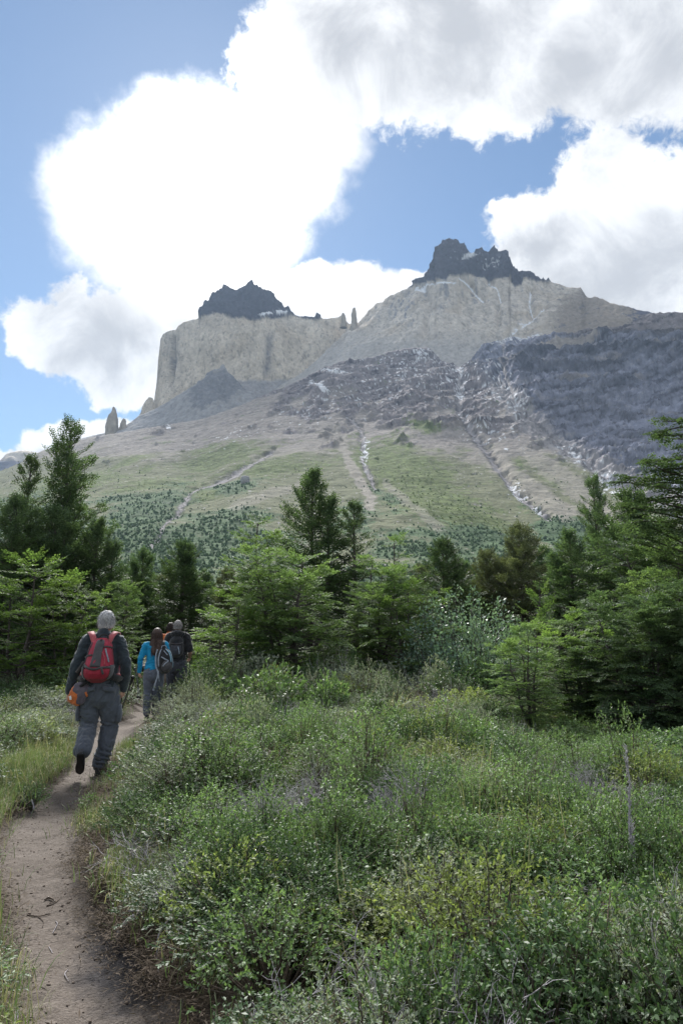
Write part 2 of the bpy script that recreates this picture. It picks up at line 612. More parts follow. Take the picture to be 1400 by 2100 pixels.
GUL_C = [[(862, 590), (880, 620), (870, 680), (850, 720)], [(950, 575), (975, 600), (990, 615)], [(1003, 575), (1020, 590), (1026, 612)],
         [(1088, 592), (1085, 615), (1090, 637)], [(1115, 625), (1085, 650), (1050, 678), (1015, 700)], [(700, 690), (640, 745), (610, 775)],
         [(1020, 630), (1020, 665), (1000, 700)]]


def d_c(px, py, p):
    flute = fbm(np.stack([p[:, 0] / 55, p[:, 1] / 70, p[:, 2] / 330], -1), 5, 0.58, 41, True)
    gen = fbm(p / 240, 5, 0.5, 42)
    cap = sst(interp_line(CAPC, px) - py, -2, 4)
    crk = np.maximum(0, fbm(np.stack([p[:, 0] / 45, p[:, 1] / 60, p[:, 2] / 130], -1), 3, 0.5, 49, True) - 0.45)
    fc = facets(np.stack([p[:, 0] / 100, p[:, 1] / 120, p[:, 2] / 240], -1), 6.0, 4, 74)
    r = flute * 6 + gen * 28 - crk * 12 + fc * 26
    for gl in GUL_C:
        r = r - 26 * np.exp(-(polydist(px, py, gl) / 7) ** 2)
    low = sst(py, 700, 760)
    r = r * (1 - low * 0.5)
    # the two tower blocks of the cap stand proud
    tow = np.maximum(sst(py, 490, 500) * sst(px, 888, 896) * (1 - sst(px, 955, 975)) * (1 - sst(py, 540, 560)), 0)
    return r + cap * (4 + 26 * fbm(p / 60, 6, 0.6, 43, True) + 50 * facets(p / 80, 6.0, 4, 75)) + 8 * tow


def c_c(px, py, p, n, d):
    w = fbm(p / 60, 5, 0.6, 44)
    c = np.repeat(GRANITE[None], len(px), 0) * np.array([0.93, 0.95, 1.0]) * tone(fbm(np.stack([p[:, 0] / 40, p[:, 1] / 60, p[:, 2] / 220], -1), 5, 0.6, 45), 0.45)
    c = lerp(c, np.array([0.42, 0.33, 0.22]), 0.4 * sst(fbm(p / 200, 4, 0.5, 46), 0.05, 0.4))
    c = lerp(c, np.array([0.22, 0.225, 0.24]), 0.75 * sst(fbm(np.stack([p[:, 0] / 40, p[:, 1] / 50, p[:, 2] / 420], -1), 4, 0.6, 47), 0.12, 0.32) * (1 - sst(py, 640, 690)))
    ck = fbm(np.stack([(p[:, 0] + 0.5 * p[:, 2]) / 34, p[:, 1] / 50, p[:, 2] / 110], -1), 4, 0.55, 38, True)
    c = c * (1 - 0.38 * sst(ck, 0.60, 0.80))[:, None]
    sp = gauss(px, py, 912, 612, 14, 28) + 0.8 * gauss(px, py, 815, 632, 22, 26) + 0.7 * gauss(px, py, 955, 605, 10, 18) + 0.6 * gauss(px, py, 840, 640, 16, 40)
    c = lerp(c, np.array([0.2, 0.205, 0.225]), np.clip(1.4 * sp * sst(fbm(np.stack([p[:, 0] / 22, p[:, 1] / 40, p[:, 2] / 260], -1), 4, 0.6, 39), 0.0, 0.25), 0, 0.9))
    c = lerp(c, np.array([0.36, 0.355, 0.35]), 0.65 * sst(py + 25 * w, 665, 720) * (1 - sst(px, 1090, 1160)))
    # right hand crest is brown scree
    sc = sst(px * 0.75 + py + 60 * w, 1460, 1500) * sst(px, 1090, 1170)
    c = lerp(c, SCREE * np.array([1.02, 0.98, 0.9]), sc)
    c = lerp(c, SLATE * 1.6, sc * sst(w + 0.4 * sst(px, 1250, 1330), 0.22, 0.36) * sst(py, 612, 630))
    cap = sst(interp_line(CAPC, px) + 3 * w - py, -1, 1.5)
    c = lerp(c, SLATE, cap)
    sn = np.zeros(len(px))
    for cx, cy, rx, ry, ro, k in [(862, 590, 16, 5, -15, 1.0), (905, 583, 40, 2.5, 0, 0.9), (965, 532, 26, 5, -14, 0.9), (1000, 545, 40, 20, 0, 0.4), (935, 530, 30, 25, 0, 0.35),
                                  (945, 575, 15, 3, 0, 0.7), (1085, 655, 60, 9, -30, 0.6), (1070, 700, 60, 8, -12, 0.9), (870, 728, 40, 12, 10, 0.6), (690, 765, 40, 6, 5, 0.9)]:
        sn = np.maximum(sn, k * gauss(px, py, cx, cy, rx, ry, ro))
    for gl in GUL_C[1:5]:
        sn = np.maximum(sn, 0.75 * np.exp(-(polydist(px, py, gl) / 2.6) ** 2))
    sm = sst(sn + 0.7 * fbm(p / 25, 4, 0.65, 48), 0.42, 0.62) * sst(sn, 0.08, 0.3)
    return lerp(c, SNOW_GLINT, sm)


o_c, PXc, PYc, Pc, Nc = sheet('horn_face', SKC, [(500, 900), (640, 840), (1600, 830)], 560, 1560, 560, 230,
      [(560, 800, 3900), (735, 661, 4080), (845, 587, 3900), (920, 494, 3820), (1010, 512, 3780), (1127, 576, 3650), (1200, 606, 3500), (1330, 641, 3150), (1560, 700, 2900),
       (850, 640, 3650), (950, 600, 3640), (1050, 590, 3600), (900, 575, 3680), (1010, 572, 3640), (980, 680, 3400), (1100, 680, 3050), (1250, 680, 2850), (800, 700, 3550), (680, 760, 3500), (900, 740, 3250),
       (600, 840, 3400), (800, 830, 3100), (1000, 830, 2900), (1300, 830, 2650), (1560, 830, 2550)], d_c, c_c, mountain, jag=2.6, seed=3)

# the great lower slope: dark rock, scree, gullies, green cones
SKD = [(-300, 1080), (-120, 1010), (0, 966), (40, 950), (80, 927), (130, 910), (200, 895), (320, 875), (415, 860), (450, 847), (500, 829), (530, 814), (600, 786), (645, 764), (700, 744), (760, 736), (830, 714),
       (875, 712), (905, 738), (945, 755), (965, 738), (990, 712), (1012, 700), (1060, 696), (1100, 691), (1150, 690), (1200, 681), (1280, 670), (1318, 646), (1340, 642), (1375, 640), (1400, 638), (1500, 646), (1700, 720)]
GUL_D = [([(715, 860), (738, 880), (742, 920), (750, 960), (765, 1000)], 8, 26),
         ([(940, 790), (945, 850), (960, 880), (1000, 930), (1040, 985), (1065, 1015), (1105, 1045), (1125, 1062)], 12, 40),
         ([(1020, 790), (1080, 860), (1160, 920), (1210, 950), (1250, 985), (1300, 1010)], 14, 45),
         ([(560, 925), (515, 950), (470, 975), (400, 1005), (375, 1040), (330, 1085), (300, 1140)], 8, 24),
         ([(940, 755), (942, 790)], 10, 30),
         ([(640, 785), (668, 805)], 9, 16),
         ([(1030, 700), (1035, 745), (1050, 810)], 7, 20)]


def buttress(px, py):
    """dark rock wall on the right, as a share"""
    return np.maximum(sst(px * 0.86 - py + 0, 60, 110) * sst(py, 688, 700), 0) * (1 - sst(py - (px - 1000) * 0.45, 880, 915))


def layers(p, a, b, seed):
    """noise drawn out along tilted beds"""
    u = p[:, 0] * 0.85 + p[:, 2] * 0.5
    v = p[:, 2] * 0.9 - p[:, 0] * 0.30 + 26 * fbm(p / 210, 3, 0.5, seed + 9)
    return fbm(np.stack([u / a, p[:, 1] / a, v / b], -1), 5, 0.6, seed)


def rocky(px, py, p):
    w = fbm(p / 120, 5, 0.6, 63)
    w2 = fbm(p / 30, 5, 0.65, 64)
    left = sst(px, 480, 640)
    fl = fbm(np.stack([(p[:, 0] - 0.25 * p[:, 1]) / 130, p[:, 1] / 700, p[:, 2] / 700], -1), 3, 0.55, 73)
    return sst(w * 1.2 + 1.0 * fl + 0.45 * w2 + (885 - py) / 150.0 * (0.45 + 0.55 * left) - 0.25 + 0.25 * left, 0.0, 0.4)


def d_d(px, py, p):
    bt = buttress(px, py)
    rk = np.maximum(rocky(px, py, p), bt)
    lay = layers(p, 150, 13, 51)
    flute = fbm(np.stack([p[:, 0] / 42, p[:, 1] / 60, p[:, 2] / 150], -1), 5, 0.6, 52, True)
    gen = fbm(p / 260, 6, 0.55, 53)
    crag = fbm(p / 75, 6, 0.58, 54, True)
    fall = fbm(np.stack([(p[:, 0]) / 70, p[:, 1] / 500, p[:, 2] / 500], -1), 3, 0.5, 55)
    r = gen * (16 + 26 * rk) + rk * (crag * 15 + np.abs(lay) * 16 - 5) + flute * bt * 24 * (1 - 0.6 * sst(py, 780, 880)) + (rk * 26 + bt * 22) * facets(np.stack([(p[:, 0] + 0.4 * p[:, 2]) / 150, p[:, 1] / 150, (p[:, 2] - 0.25 * p[:, 0]) / 60], -1), 7.0, 5, 76) + fall * (1 - rk) * 5 + (1 - rk) * 2.2 * fbm(p / 26, 4, 0.6, 59)
    # ledges in the wall: the rock steps back at each of them
    for yy, x0, x1, a, sl in LEDGES:
        yl = yy + sl * (px - 1200) + 16 * fbm(p / 110, 4, 0.55, 56)
        r = r + a * (sst(py, yl - 2, yl + 3) - sst(py, yl + 3, yl + 40)) * sst(px, x0, x0 + 40) * (1 - sst(px, x1 - 30, x1 + 10))
    for gl, wd, a in GUL_D:
        r = r - a * 0.34 * np.exp(-(polydist(px + 26 * gen, py + 10 * crag, gl) / (wd * (0.6 + 1.1 * np.abs(gen)))) ** 2) * (0.55 + 0.7 * crag)
    return r + sst(py, 1000, 1100) * 6 * fbm(p / 70, 4, 0.5, 58)


LEDGES = [(692, 1190, 1700, 26, -0.05), (722, 1020, 1700, 30, -0.04), (752, 1020, 1290, 26, -0.05), (790, 1040, 1330, 14, -0.08), (772, 900, 1120, 14, 0.1), (840, 1010, 1400, 10, 0.1), (815, 780, 960, 9, 0.0), (875, 820, 1000, 10, 0.05)]


def veg(px, py, p):
    n = fbm(p / 110, 5, 0.6, 61)
    n2 = fbm(p / 35, 4, 0.6, 62)
    g_ = np.zeros(len(px))
    for cx, cy, rx, ry, ro, k in [(450, 938, 90, 24, -16, 1), (250, 955, 60, 9, -22, 1), (200, 985, 70, 20, -8, 0.9), (300, 1000, 130, 24, -5, 0.8), (560, 955, 110, 22, -3, 0.9), (300, 962, 22, 8, -20, 1.0),
                                  (830, 965, 120, 50, 18, 1.1), (900, 1040, 160, 45, 30, 1.05), (1000, 1085, 140, 40, 22, 1), (870, 880, 34, 10, 5, 1), (1065, 965, 10, 28, 0, 0.9), (728, 955, 12, 30, 0, 1), (730, 890, 40, 12, 0, 0.5),
                                  (640, 880, 40, 10, 0, 0.35), (1130, 980, 60, 12, 30, 0.65), (420, 1010, 90, 22, -12, 0.9), (0, 1050, 130, 40, -10, 0.9), (100, 1000, 100, 25, -12, 0.8), (1130, 1060, 70, 40, 20, 0.5)]:
        g_ = np.maximum(g_, k * gauss(px, py, cx, cy, rx, ry, ro))
    wood = np.zeros(len(px))
    for cx, cy, rx, ry, ro, k in [(290, 1060, 110, 50, -20, 1), (480, 1000, 60, 18, -5, 0.9), (340, 1130, 150, 60, 0, 1.1), (480, 1120, 130, 60, 0, 0.85), (250, 1020, 60, 16, -8, 0.8), (1160, 1095, 75, 45, 10, 1.1), (1020, 1125, 170, 40, 12, 1.0),
                                  (780, 1010, 60, 12, 22, 0.8), (860, 1130, 150, 60, 0, 0.8), (720, 1080, 60, 70, 10, 0.65), (620, 1130, 120, 70, 0, 0.7), (1290, 1110, 90, 50, 0, 0.9), (60, 1090, 170, 70, 0, 1.0), (330, 1030, 90, 26, -15, 0.85), (430, 1075, 120, 40, -10, 0.8), (900, 1200, 900, 50, 0, 1.0), (170, 1200, 500, 60, 0, 1)]:
        wood = np.maximum(wood, k * gauss(px, py, cx, cy, rx, ry, ro))
    return g_ + 0.9 * n + 0.35 * n2, wood + 0.8 * n + 0.3 * n2


def c_d(px, py, p, n, d):
    w = fbm(p / 120, 5, 0.6, 63)
    w2 = fbm(p / 30, 5, 0.65, 64)
    w3 = fbm(p / 9, 3, 0.6, 68)
    bt = buttress(px, py)
    rk = rocky(px, py, p)
    lay = layers(p, 150, 13, 51)
    lay2 = layers(p, 60, 5, 71)
    c = np.repeat(SCREE[None], len(px), 0) * tone(w2 + 0.6 * w3, 0.5)
    c = lerp(c, np.array([0.25, 0.235, 0.185]), sst(py + 30 * w, 900, 990))
    # ribs of darker stones in the scree
    c = lerp(c, np.array([0.12, 0.108, 0.108]), 0.75 * sst(lay + 0.4 * w2, 0.14, 0.4) * (1 - sst(py, 930, 1010)))
    # bedrock
    dark = np.array([0.20, 0.18, 0.185])[None] * tone(w2, 0.6)
    dark = lerp(dark, np.array([0.32, 0.30, 0.305]), 0.85 * sst(lay2 + 0.2 * w + 0.3 * w3, 0.14, 0.28))
    dark = lerp(dark, np.array([0.05, 0.045, 0.058]), 0.9 * sst(-lay - 0.4 * w2, 0.08, 0.24))
    c = c + (dark - c) * (rk * (0.95 - 0.25 * sst(w3, 0, 0.3)))[:, None]
    wall = np.array([0.20, 0.21, 0.265])[None] * tone(w2 + 0.8 * fbm(np.stack([p[:, 0] / 22, p[:, 1] / 30, p[:, 2] / 90], -1), 4, 0.6, 72), 0.7)  # rock colour tinted blue for the haze and cloud shade over it
    wall = lerp(wall, np.array([0.26, 0.26, 0.28]), 0.8 * sst(lay2 + 0.3 * w3, 0.16, 0.32))
    wall = lerp(wall, np.array([0.06, 0.06, 0.08]), 0.8 * sst(-lay - 0.4 * w2, 0.08, 0.26))
    wall = wall * (1 + 0.55 * np.clip(2.2 * layers(p, 240, 30, 77), -0.8, 0.8))[:, None]
    c = c + (wall - c) * (bt * 0.95)[:, None]
    # ledges: a brown lip of rubble over undercut shade painted into the colour
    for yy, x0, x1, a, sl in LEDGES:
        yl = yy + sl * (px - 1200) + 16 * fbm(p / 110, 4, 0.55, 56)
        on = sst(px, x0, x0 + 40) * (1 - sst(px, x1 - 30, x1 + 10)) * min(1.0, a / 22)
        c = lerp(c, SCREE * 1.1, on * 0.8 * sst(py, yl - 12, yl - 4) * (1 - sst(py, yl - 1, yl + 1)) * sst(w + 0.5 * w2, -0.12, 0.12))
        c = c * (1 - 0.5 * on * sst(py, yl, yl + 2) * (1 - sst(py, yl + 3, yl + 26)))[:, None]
    lip = gauss(px, py, 1180, 706, 60, 12, -4) + gauss(px, py, 1210, 785, 35, 9, -5) + gauss(px, py, 1130, 716, 30, 6)
    c = lerp(c, SCREE * 1.15, sst(lip + 0.8 * w2, 0.45, 0.75))
    # rubble fan along the foot of the wall
    fan = np.exp(-(polydist(px + 16 * w, py, [(1020, 800), (1100, 880), (1190, 935), (1240, 965), (1330, 1020), (1420, 1060)]) / 24) ** 2)
    c = lerp(c, np.array([0.33, 0.31, 0.31]), 0.85 * sst(fan + 0.9 * w2 + 0.5 * lay2, 0.35, 0.75))
    # green
    gv, wd = veg(px, py, p)
    turf = sst(gv + 0.75 * sst(py, 900, 1000) + 0.3 * w3, 0.10, 0.5) * sst(py, 860, 915) * (1 - bt)
    c = lerp(c, np.array([0.150, 0.162, 0.092]) , 0.85 * turf)
    k = sst(gv + 0.5 * w3, 0.34, 0.62)
    c = c + (GREEN[None] * tone(w2 + w3, 0.8) - c) * (k * (1 - 0.9 * bt))[:, None]
    k2 = np.maximum(sst(wd + 0.4 * w3, 0.30, 0.6), sst(py + 40 * w, 1150, 1200))
    c = c + (DKGREEN[None] * 1.25 * tone(w2 + w3, 0.8) - c) * (k2 * (1 - 0.9 * bt))[:, None]
    pale = sst(fbm(p / 14, 4, 0.65, 65), 0.27, 0.36) * sst(py, 860, 900)
    c = lerp(c, np.array([0.34, 0.325, 0.31]), pale * (1 - 0.6 * np.maximum(k, k2)))
    # bare strips between the cones
    for line, wd_, kk in [([(690, 880), (712, 940), (735, 985), (760, 1040)], 12, 0.9), ([(790, 990), (850, 1050), (900, 1085)], 10, 0.5), ([(480, 1040), (580, 1005), (650, 985)], 12, 0.5), ([(1010, 940), (1080, 1000), (1160, 1050)], 26, 0.8), ([(1090, 930), (1180, 1000), (1250, 1060)], 26, 0.7), ([(520, 940), (600, 925), (680, 900)], 10, 0.5)]:
        c = lerp(c, np.array([0.30, 0.275, 0.24]), kk * sst(np.exp(-(polydist(px + 20 * w, py, line) / wd_) ** 2) + 0.7 * w2, 0.35, 0.7))
    # gully beds, then snow and glints of wet rock painted white
    gl_s = np.zeros(len(px))
    for gl, wd_, a in GUL_D:
        gl_s = np.maximum(gl_s, np.exp(-(polydist(px + 18 * w, py + 6 * w2, gl) / (wd_ * 0.7)) ** 2))
    c = lerp(c, np.array([0.10, 0.095, 0.10]), 0.7 * sst(gl_s + 0.8 * lay2, 0.3, 0.6))
    c = lerp(c, np.array([0.32, 0.30, 0.30]), sst(gl_s + 0.9 * lay2 - 0.5 * w2, 0.62, 0.9))
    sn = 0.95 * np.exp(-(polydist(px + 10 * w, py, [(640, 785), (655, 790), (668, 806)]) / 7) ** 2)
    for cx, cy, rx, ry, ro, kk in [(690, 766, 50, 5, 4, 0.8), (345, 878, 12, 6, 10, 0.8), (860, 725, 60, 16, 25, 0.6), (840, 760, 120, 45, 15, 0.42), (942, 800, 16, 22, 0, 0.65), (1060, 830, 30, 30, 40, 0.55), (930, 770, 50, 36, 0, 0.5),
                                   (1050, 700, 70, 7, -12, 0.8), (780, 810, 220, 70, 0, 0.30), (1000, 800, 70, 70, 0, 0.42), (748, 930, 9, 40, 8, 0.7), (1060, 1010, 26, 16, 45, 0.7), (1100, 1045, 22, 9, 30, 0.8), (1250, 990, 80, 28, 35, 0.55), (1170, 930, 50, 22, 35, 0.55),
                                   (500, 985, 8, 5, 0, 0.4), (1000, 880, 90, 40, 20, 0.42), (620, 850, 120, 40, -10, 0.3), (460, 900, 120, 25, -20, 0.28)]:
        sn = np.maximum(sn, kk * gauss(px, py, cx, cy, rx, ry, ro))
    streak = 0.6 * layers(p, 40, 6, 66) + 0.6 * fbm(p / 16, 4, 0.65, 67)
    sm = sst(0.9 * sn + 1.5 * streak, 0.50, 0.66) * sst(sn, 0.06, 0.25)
    return lerp(c, SNOW_GLINT * 0.9, sm)


PTS_D = [(-300, 1080, 2600), (0, 966, 2900), (200, 895, 2900), (320, 875, 2800), (500, 829, 2850), (700, 744, 3050), (870, 712, 3150), (960, 740, 3000), (1100, 691, 2720), (1250, 675, 2560), (1400, 638, 2480), (1700, 720, 2300),
         (200, 980, 1950), (400, 950, 2050), (600, 900, 2150), (750, 900, 2080), (900, 850, 2200), (1050, 800, 2280), (1100, 720, 2560), (1250, 800, 2260), (1400, 850, 2050), (1260, 960, 1600), (1400, 950, 1720), (1100, 950, 1650), (960, 950, 1680), (850, 920, 1820),
         (0, 1060, 1250), (300, 1080, 1120), (500, 1000, 1450), (600, 1100, 1000), (700, 1000, 1420), (900, 1050, 1180), (1050, 1050, 1240), (1250, 1040, 1300), (1400, 1030, 1300), (1700, 1000, 1300),
         (200, 1200, 620), (600, 1200, 640), (1000, 1180, 740), (1300, 1150, 850), (-300, 1200, 620), (1700, 1200, 640), (-300, 1340, 300), (300, 1340, 300), (700, 1340, 300), (1100, 1340, 300), (1700, 1340, 300)]
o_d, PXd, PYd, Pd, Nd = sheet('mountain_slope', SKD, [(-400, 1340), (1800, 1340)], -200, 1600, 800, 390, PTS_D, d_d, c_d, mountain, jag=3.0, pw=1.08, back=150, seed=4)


# free standing rock needles on the ridge
def needle(px, y_top, y_bot, half, D, seed, tint=1.0):
    n, k = 26, 14
    x0, _, z0 = at(px, y_bot, D)
    _, _, z1 = at(px, y_top, D)
    hw = half / F * D
    t = np.linspace(0, 1, n)
    rad = hw * (1 - t ** 2.4 * 0.78) * (1 - 0.10 * np.sin(t * 9 + seed))
    rad[-1] *= 0.25
    an = np.linspace(0, 2 * math.pi, k, endpoint=False)
    P_ = np.zeros((n, k, 3))
    P_[..., 0] = x0 + rad[:, None] * np.cos(an)[None]
    P_[..., 1] = D + rad[:, None] * 0.9 * np.sin(an)[None]
    P_[..., 2] = (z0 + (z1 - z0) * t)[:, None]
    q = P_.reshape(-1, 3)
    nn = fbm(np.stack([q[:, 0] / (hw * 0.9), q[:, 1] / (hw * 0.9), q[:, 2] / (hw * 3)], -1), 4, 0.6, 70 + seed)
    q[:, 0] += nn * hw * 0.55
    q[:, 1] += nn * hw * 0.4
    i = np.arange(n * k).reshape(n, k)
    j = np.roll(i, -1, 1)
    f = np.stack([i[:-1], j[:-1], j[1:], i[1:]], -1).reshape(-1, 4)
    cols = np.repeat(np.array([[0.36, 0.32, 0.26]]) * tint, len(q), 0) * tone(nn, 0.6)
    link('rock_spire', mesh_np('rock_spire', q - np.array([0, 2500, 0]), f, ROCK, True, cols), mountain)


needle(229, 834, 902, 13, 3560, 1)
needle(252, 858, 890, 8, 3580, 2)
needle(726, 630, 690, 8.5, 4020, 3, 1.0)
needle(704, 642, 672, 7, 4040, 4, 1.0)


# boulder on the slope
def icoball(r, sub):
    import bmesh
    bm = bmesh.new()
    bmesh.ops.create_icosphere(bm, subdivisions=sub, radius=r)
    co = np.array([v.co[:] for v in bm.verts])
    tr = np.array([[v.index for v in f.verts] for f in bm.faces])
    bm.free()
    return co, tr


def slope_point(px, py):
    k = np.argmin((PXd - px) ** 2 + (PYd - py) ** 2)
    return Pd.reshape(-1, 3)[k], Nd.reshape(-1, 3)[k]


co, tr = icoball(1.0, 3)
co = np.sign(co) * np.abs(co) ** 0.6
co = co * np.array([10, 9, 11]) * (1 + 0.16 * fbm(co * 1.4, 3, 0.5, 5))[:, None]
pb, _ = slope_point(503, 990)
bo = link('boulder', mesh_np('boulder', co, tris=tr, mat=ROCK, cols=np.repeat([[0.33, 0.33, 0.34]], len(co), 0)), None,
          label='large square grey boulder standing alone on the green mountain slope', category='boulder')
bo.location = tuple(pb + np.array([0, -3, 5]))

# woods and scrub dotted over the slope, too many to count
m = bpy.data.materials.new('hillside_leaf')
m.use_nodes = True
t = NT(m.node_tree)
b = t.n['Principled BSDF']
a_ = t.new('ShaderNodeAttribute', attribute_name='Col')
g_ = t.new('ShaderNodeNewGeometry')
t.put(b.inputs['Base Color'], t.mix(1.0, a_.outputs['Color'], t.ramp(t.noise(g_.outputs['Position'], 0.5, 3, 0.6), [(0.3, (0.6, 0.6, 0.6)), (0.7, (1.4, 1.4, 1.4))]), 'MULTIPLY'))
b.inputs['Roughness'].default_value = 0.9
b.inputs['Specular IOR Level'].default_value = 0.05
HILL_LEAF = m
fl = Pd.reshape(-1, 3)
fx, fy = PXd.ravel(), PYd.ravel()
gv, wd = veg(fx, fy, fl)
dens = np.clip(sst(gv, 0.4, 0.9) * 0.55 * sst(fy, 930, 1030) + sst(wd, 0.38, 0.75) * 1.0 + 0.10 * sst(fy, 930, 1000), 0, 1) * (1 - 0.97 * buttress(fx, fy)) * sst(fy, 880, 920)
dens *= (1 - sst(fy, 1230, 1260))
dd = np.hypot(fl[:, 0], fl[:, 1])
area = np.ones_like(dd)
prob = dens * area
NT_ = 13000
pick = RNG.choice(len(fl), NT_, replace=False, p=prob / prob.sum())
base, tri0 = icoball(1.0, 1)
nv = len(base)
allc, allf, alln = [], [], []
for i, k in enumerate(pick):
    h = (1.8 + 3.4 * RNG.random() ** 1.6) * (1.15 if wd[k] > 0.6 else 0.75)
    wdt = h * (0.50 + 0.3 * RNG.random())
    c0 = base.copy()
    c0[:, :2] *= (1 - 0.45 * c0[:, 2:3])
    c0 *= (1 + 0.32 * RNG.standard_normal((nv, 1)))
    c0 = c0 * np.array([wdt * 0.62, wdt * 0.62, h * 0.6]) + fl[k] + np.array([0, 0, h * 0.32])
    allc.append(c0)
    allf.append(tri0 + i * nv)
    yl = sst(gv[k], 0.5, 0.9) * (1 - sst(wd[k], 0.4, 0.8))
    cc_ = np.array([0.07, 0.11, 0.055]) * (1 - yl) + np.array([0.14, 0.18, 0.06]) * yl
    alln.append(np.repeat((cc_ * (0.75 + 0.5 * RNG.random()))[None], nv, 0))
link('hillside_woods', mesh_np('hillside_woods', np.concatenate(allc), tris=np.concatenate(allf), mat=HILL_LEAF, cols=np.concatenate(alln)), None,
     kind='stuff', label='dark green scrub and small trees dotted over the lower mountain slope')

# ------------------------------------------------------------------ air
HAZE = True
if HAZE:
    m = bpy.data.materials.new('haze_air')
    m.use_nodes = True
    t = NT(m.node_tree)
    t.n.clear()
    o_ = t.new('ShaderNodeOutputMaterial')
    pv = t.new('ShaderNodeVolumePrincipled')
    pv.inputs['Color'].default_value = (0.55, 0.74, 1.0, 1)
    pv.inputs['Density'].default_value = 0.000036
    pv.inputs['Anisotropy'].default_value = 0.1
    t.l.new(pv.outputs[0], o_.inputs['Volume'])
    X0, X1, Y0, Y1, Z0, Z1 = -5200, 5200, -400, 7800, -2.2, 2800
    v = np.array([[X0, Y0, Z0], [X1, Y0, Z0], [X1, Y1, Z0], [X0, Y1, Z0], [X0, Y0, Z1], [X1, Y0, Z1], [X1, Y1, Z1], [X0, Y1, Z1]])
    f = np.array([[0, 3, 2, 1], [4, 5, 6, 7], [0, 1, 5, 4], [1, 2, 6, 5], [2, 3, 7, 6], [3, 0, 4, 7]])
    link('haze', mesh_np('haze', v, f, m), None, kind='stuff')

# ------------------------------------------------------------------ ground and path
def on_ground(px, py, z=0.0):
    x, zz = ray(px, py)
    Y = (z - CAM_H) / zz
    return x * Y, Y


PL = [(70, 2300), (34, 2100), (26, 1980), (6, 1880), (-18, 1800), (-8, 1740), (10, 1700), (70, 1645), (128, 1595), (158, 1560), (205, 1512), (232, 1488), (276, 1471), (290, 1458), (305, 1440), (330, 1425)]
PR = [(360, 2300), (318, 2100), (262, 2010), (208, 1930), (160, 1860), (146, 1790), (152, 1720), (168, 1655), (205, 1612), (236, 1556), (262, 1505), (303, 1480), (322, 1460), (338, 1440), (362, 1425)]
_l = np.array([on_ground(*p) for p in PL])
_r = np.array([on_ground(*p) for p in PR])
_l = np.concatenate([[[_l[0, 0] - 0.1, -6.0]], _l, [[-3.4, 24.0]]])
_r = np.concatenate([[[_r[0, 0] + 0.1, -6.0]], _r, [[-2.9, 24.0]]])


def x_left(y):
    return np.interp(y, _l[:, 1], _l[:, 0])


def x_right(y):
    return np.interp(y, _r[:, 1], _r[:, 0])


def side(x, y):
    """distance outside the path: > 0 off it, < 0 on it"""
    return np.maximum(x_left(y) - x, x - x_right(y))


def gz(x, y):
    x = np.asarray(x, float)
    y = np.asarray(y, float)
    q = np.stack([x, y, 0 * x], -1).reshape(-1, 3)
    n = fbm(q * 1.1, 4, 0.5, 80).reshape(x.shape)
    n2 = fbm(q * 7.0, 3, 0.5, 81).reshape(x.shape)
    s = side(x, y) + 0.10 * n
    bank = sst(s, -0.03, 0.30) * 0.17
    trough = -0.02 * sst(-s, 0.0, 0.25)
    near = 1 - sst(np.hypot(x, y), 25, 60)
    z = bank + trough + (0.10 * n * sst(s, 0.0, 0.6) + 0.020 * n2) * near + 0.006 * n
    return z * (1 - sst(np.hypot(x, y), 60, 200))


def steps(a, b, d):
    return list(np.arange(a, b, d))


gx = [-9000, -4000, -1500, -600, -250, -110, -60, -36, -24, -17, -13, -10] + steps(-8, -4.2, 0.25) + steps(-4.2, 0.6, 0.034) + steps(0.6, 12, 0.22) + [13, 16, 20, 28, 40, 70, 130, 300, 700, 1600, 4000, 9000]
gy = [-350, -120, -50, -20, -9, -4, -1, 0.5] + steps(1.2, 9.0, 0.036) + steps(9.0, 15, 0.1) + steps(15, 30, 0.5) + [32, 36, 42, 50, 62, 80, 110, 160, 240, 400, 800, 1600, 3200, 5200, 7600]
GX, GY = np.meshgrid(np.array(gx, float), np.array(gy, float))
GZ = gz(GX, GY)
gp = np.stack([GX, GY, GZ], -1).reshape(-1, 3)
gf = grid_faces(*GX.shape)[:, ::-1]
fc = gp[gf].mean(1)
fn = fbm(np.stack([fc[:, 0], fc[:, 1], 0 * fc[:, 0]], -1) * 3.0, 4, 0.6, 83)
onp = (side(fc[:, 0], fc[:, 1]) + 0.10 * fn < 0.07) & (fc[:, 1] < 20) & (fc[:, 1] > -20)


def sub_mesh(name, faces, mat):
    u, inv = np.unique(faces.ravel(), return_inverse=True)
    return mesh_np(name, gp[u], inv.reshape(-1, 4), mat, True)


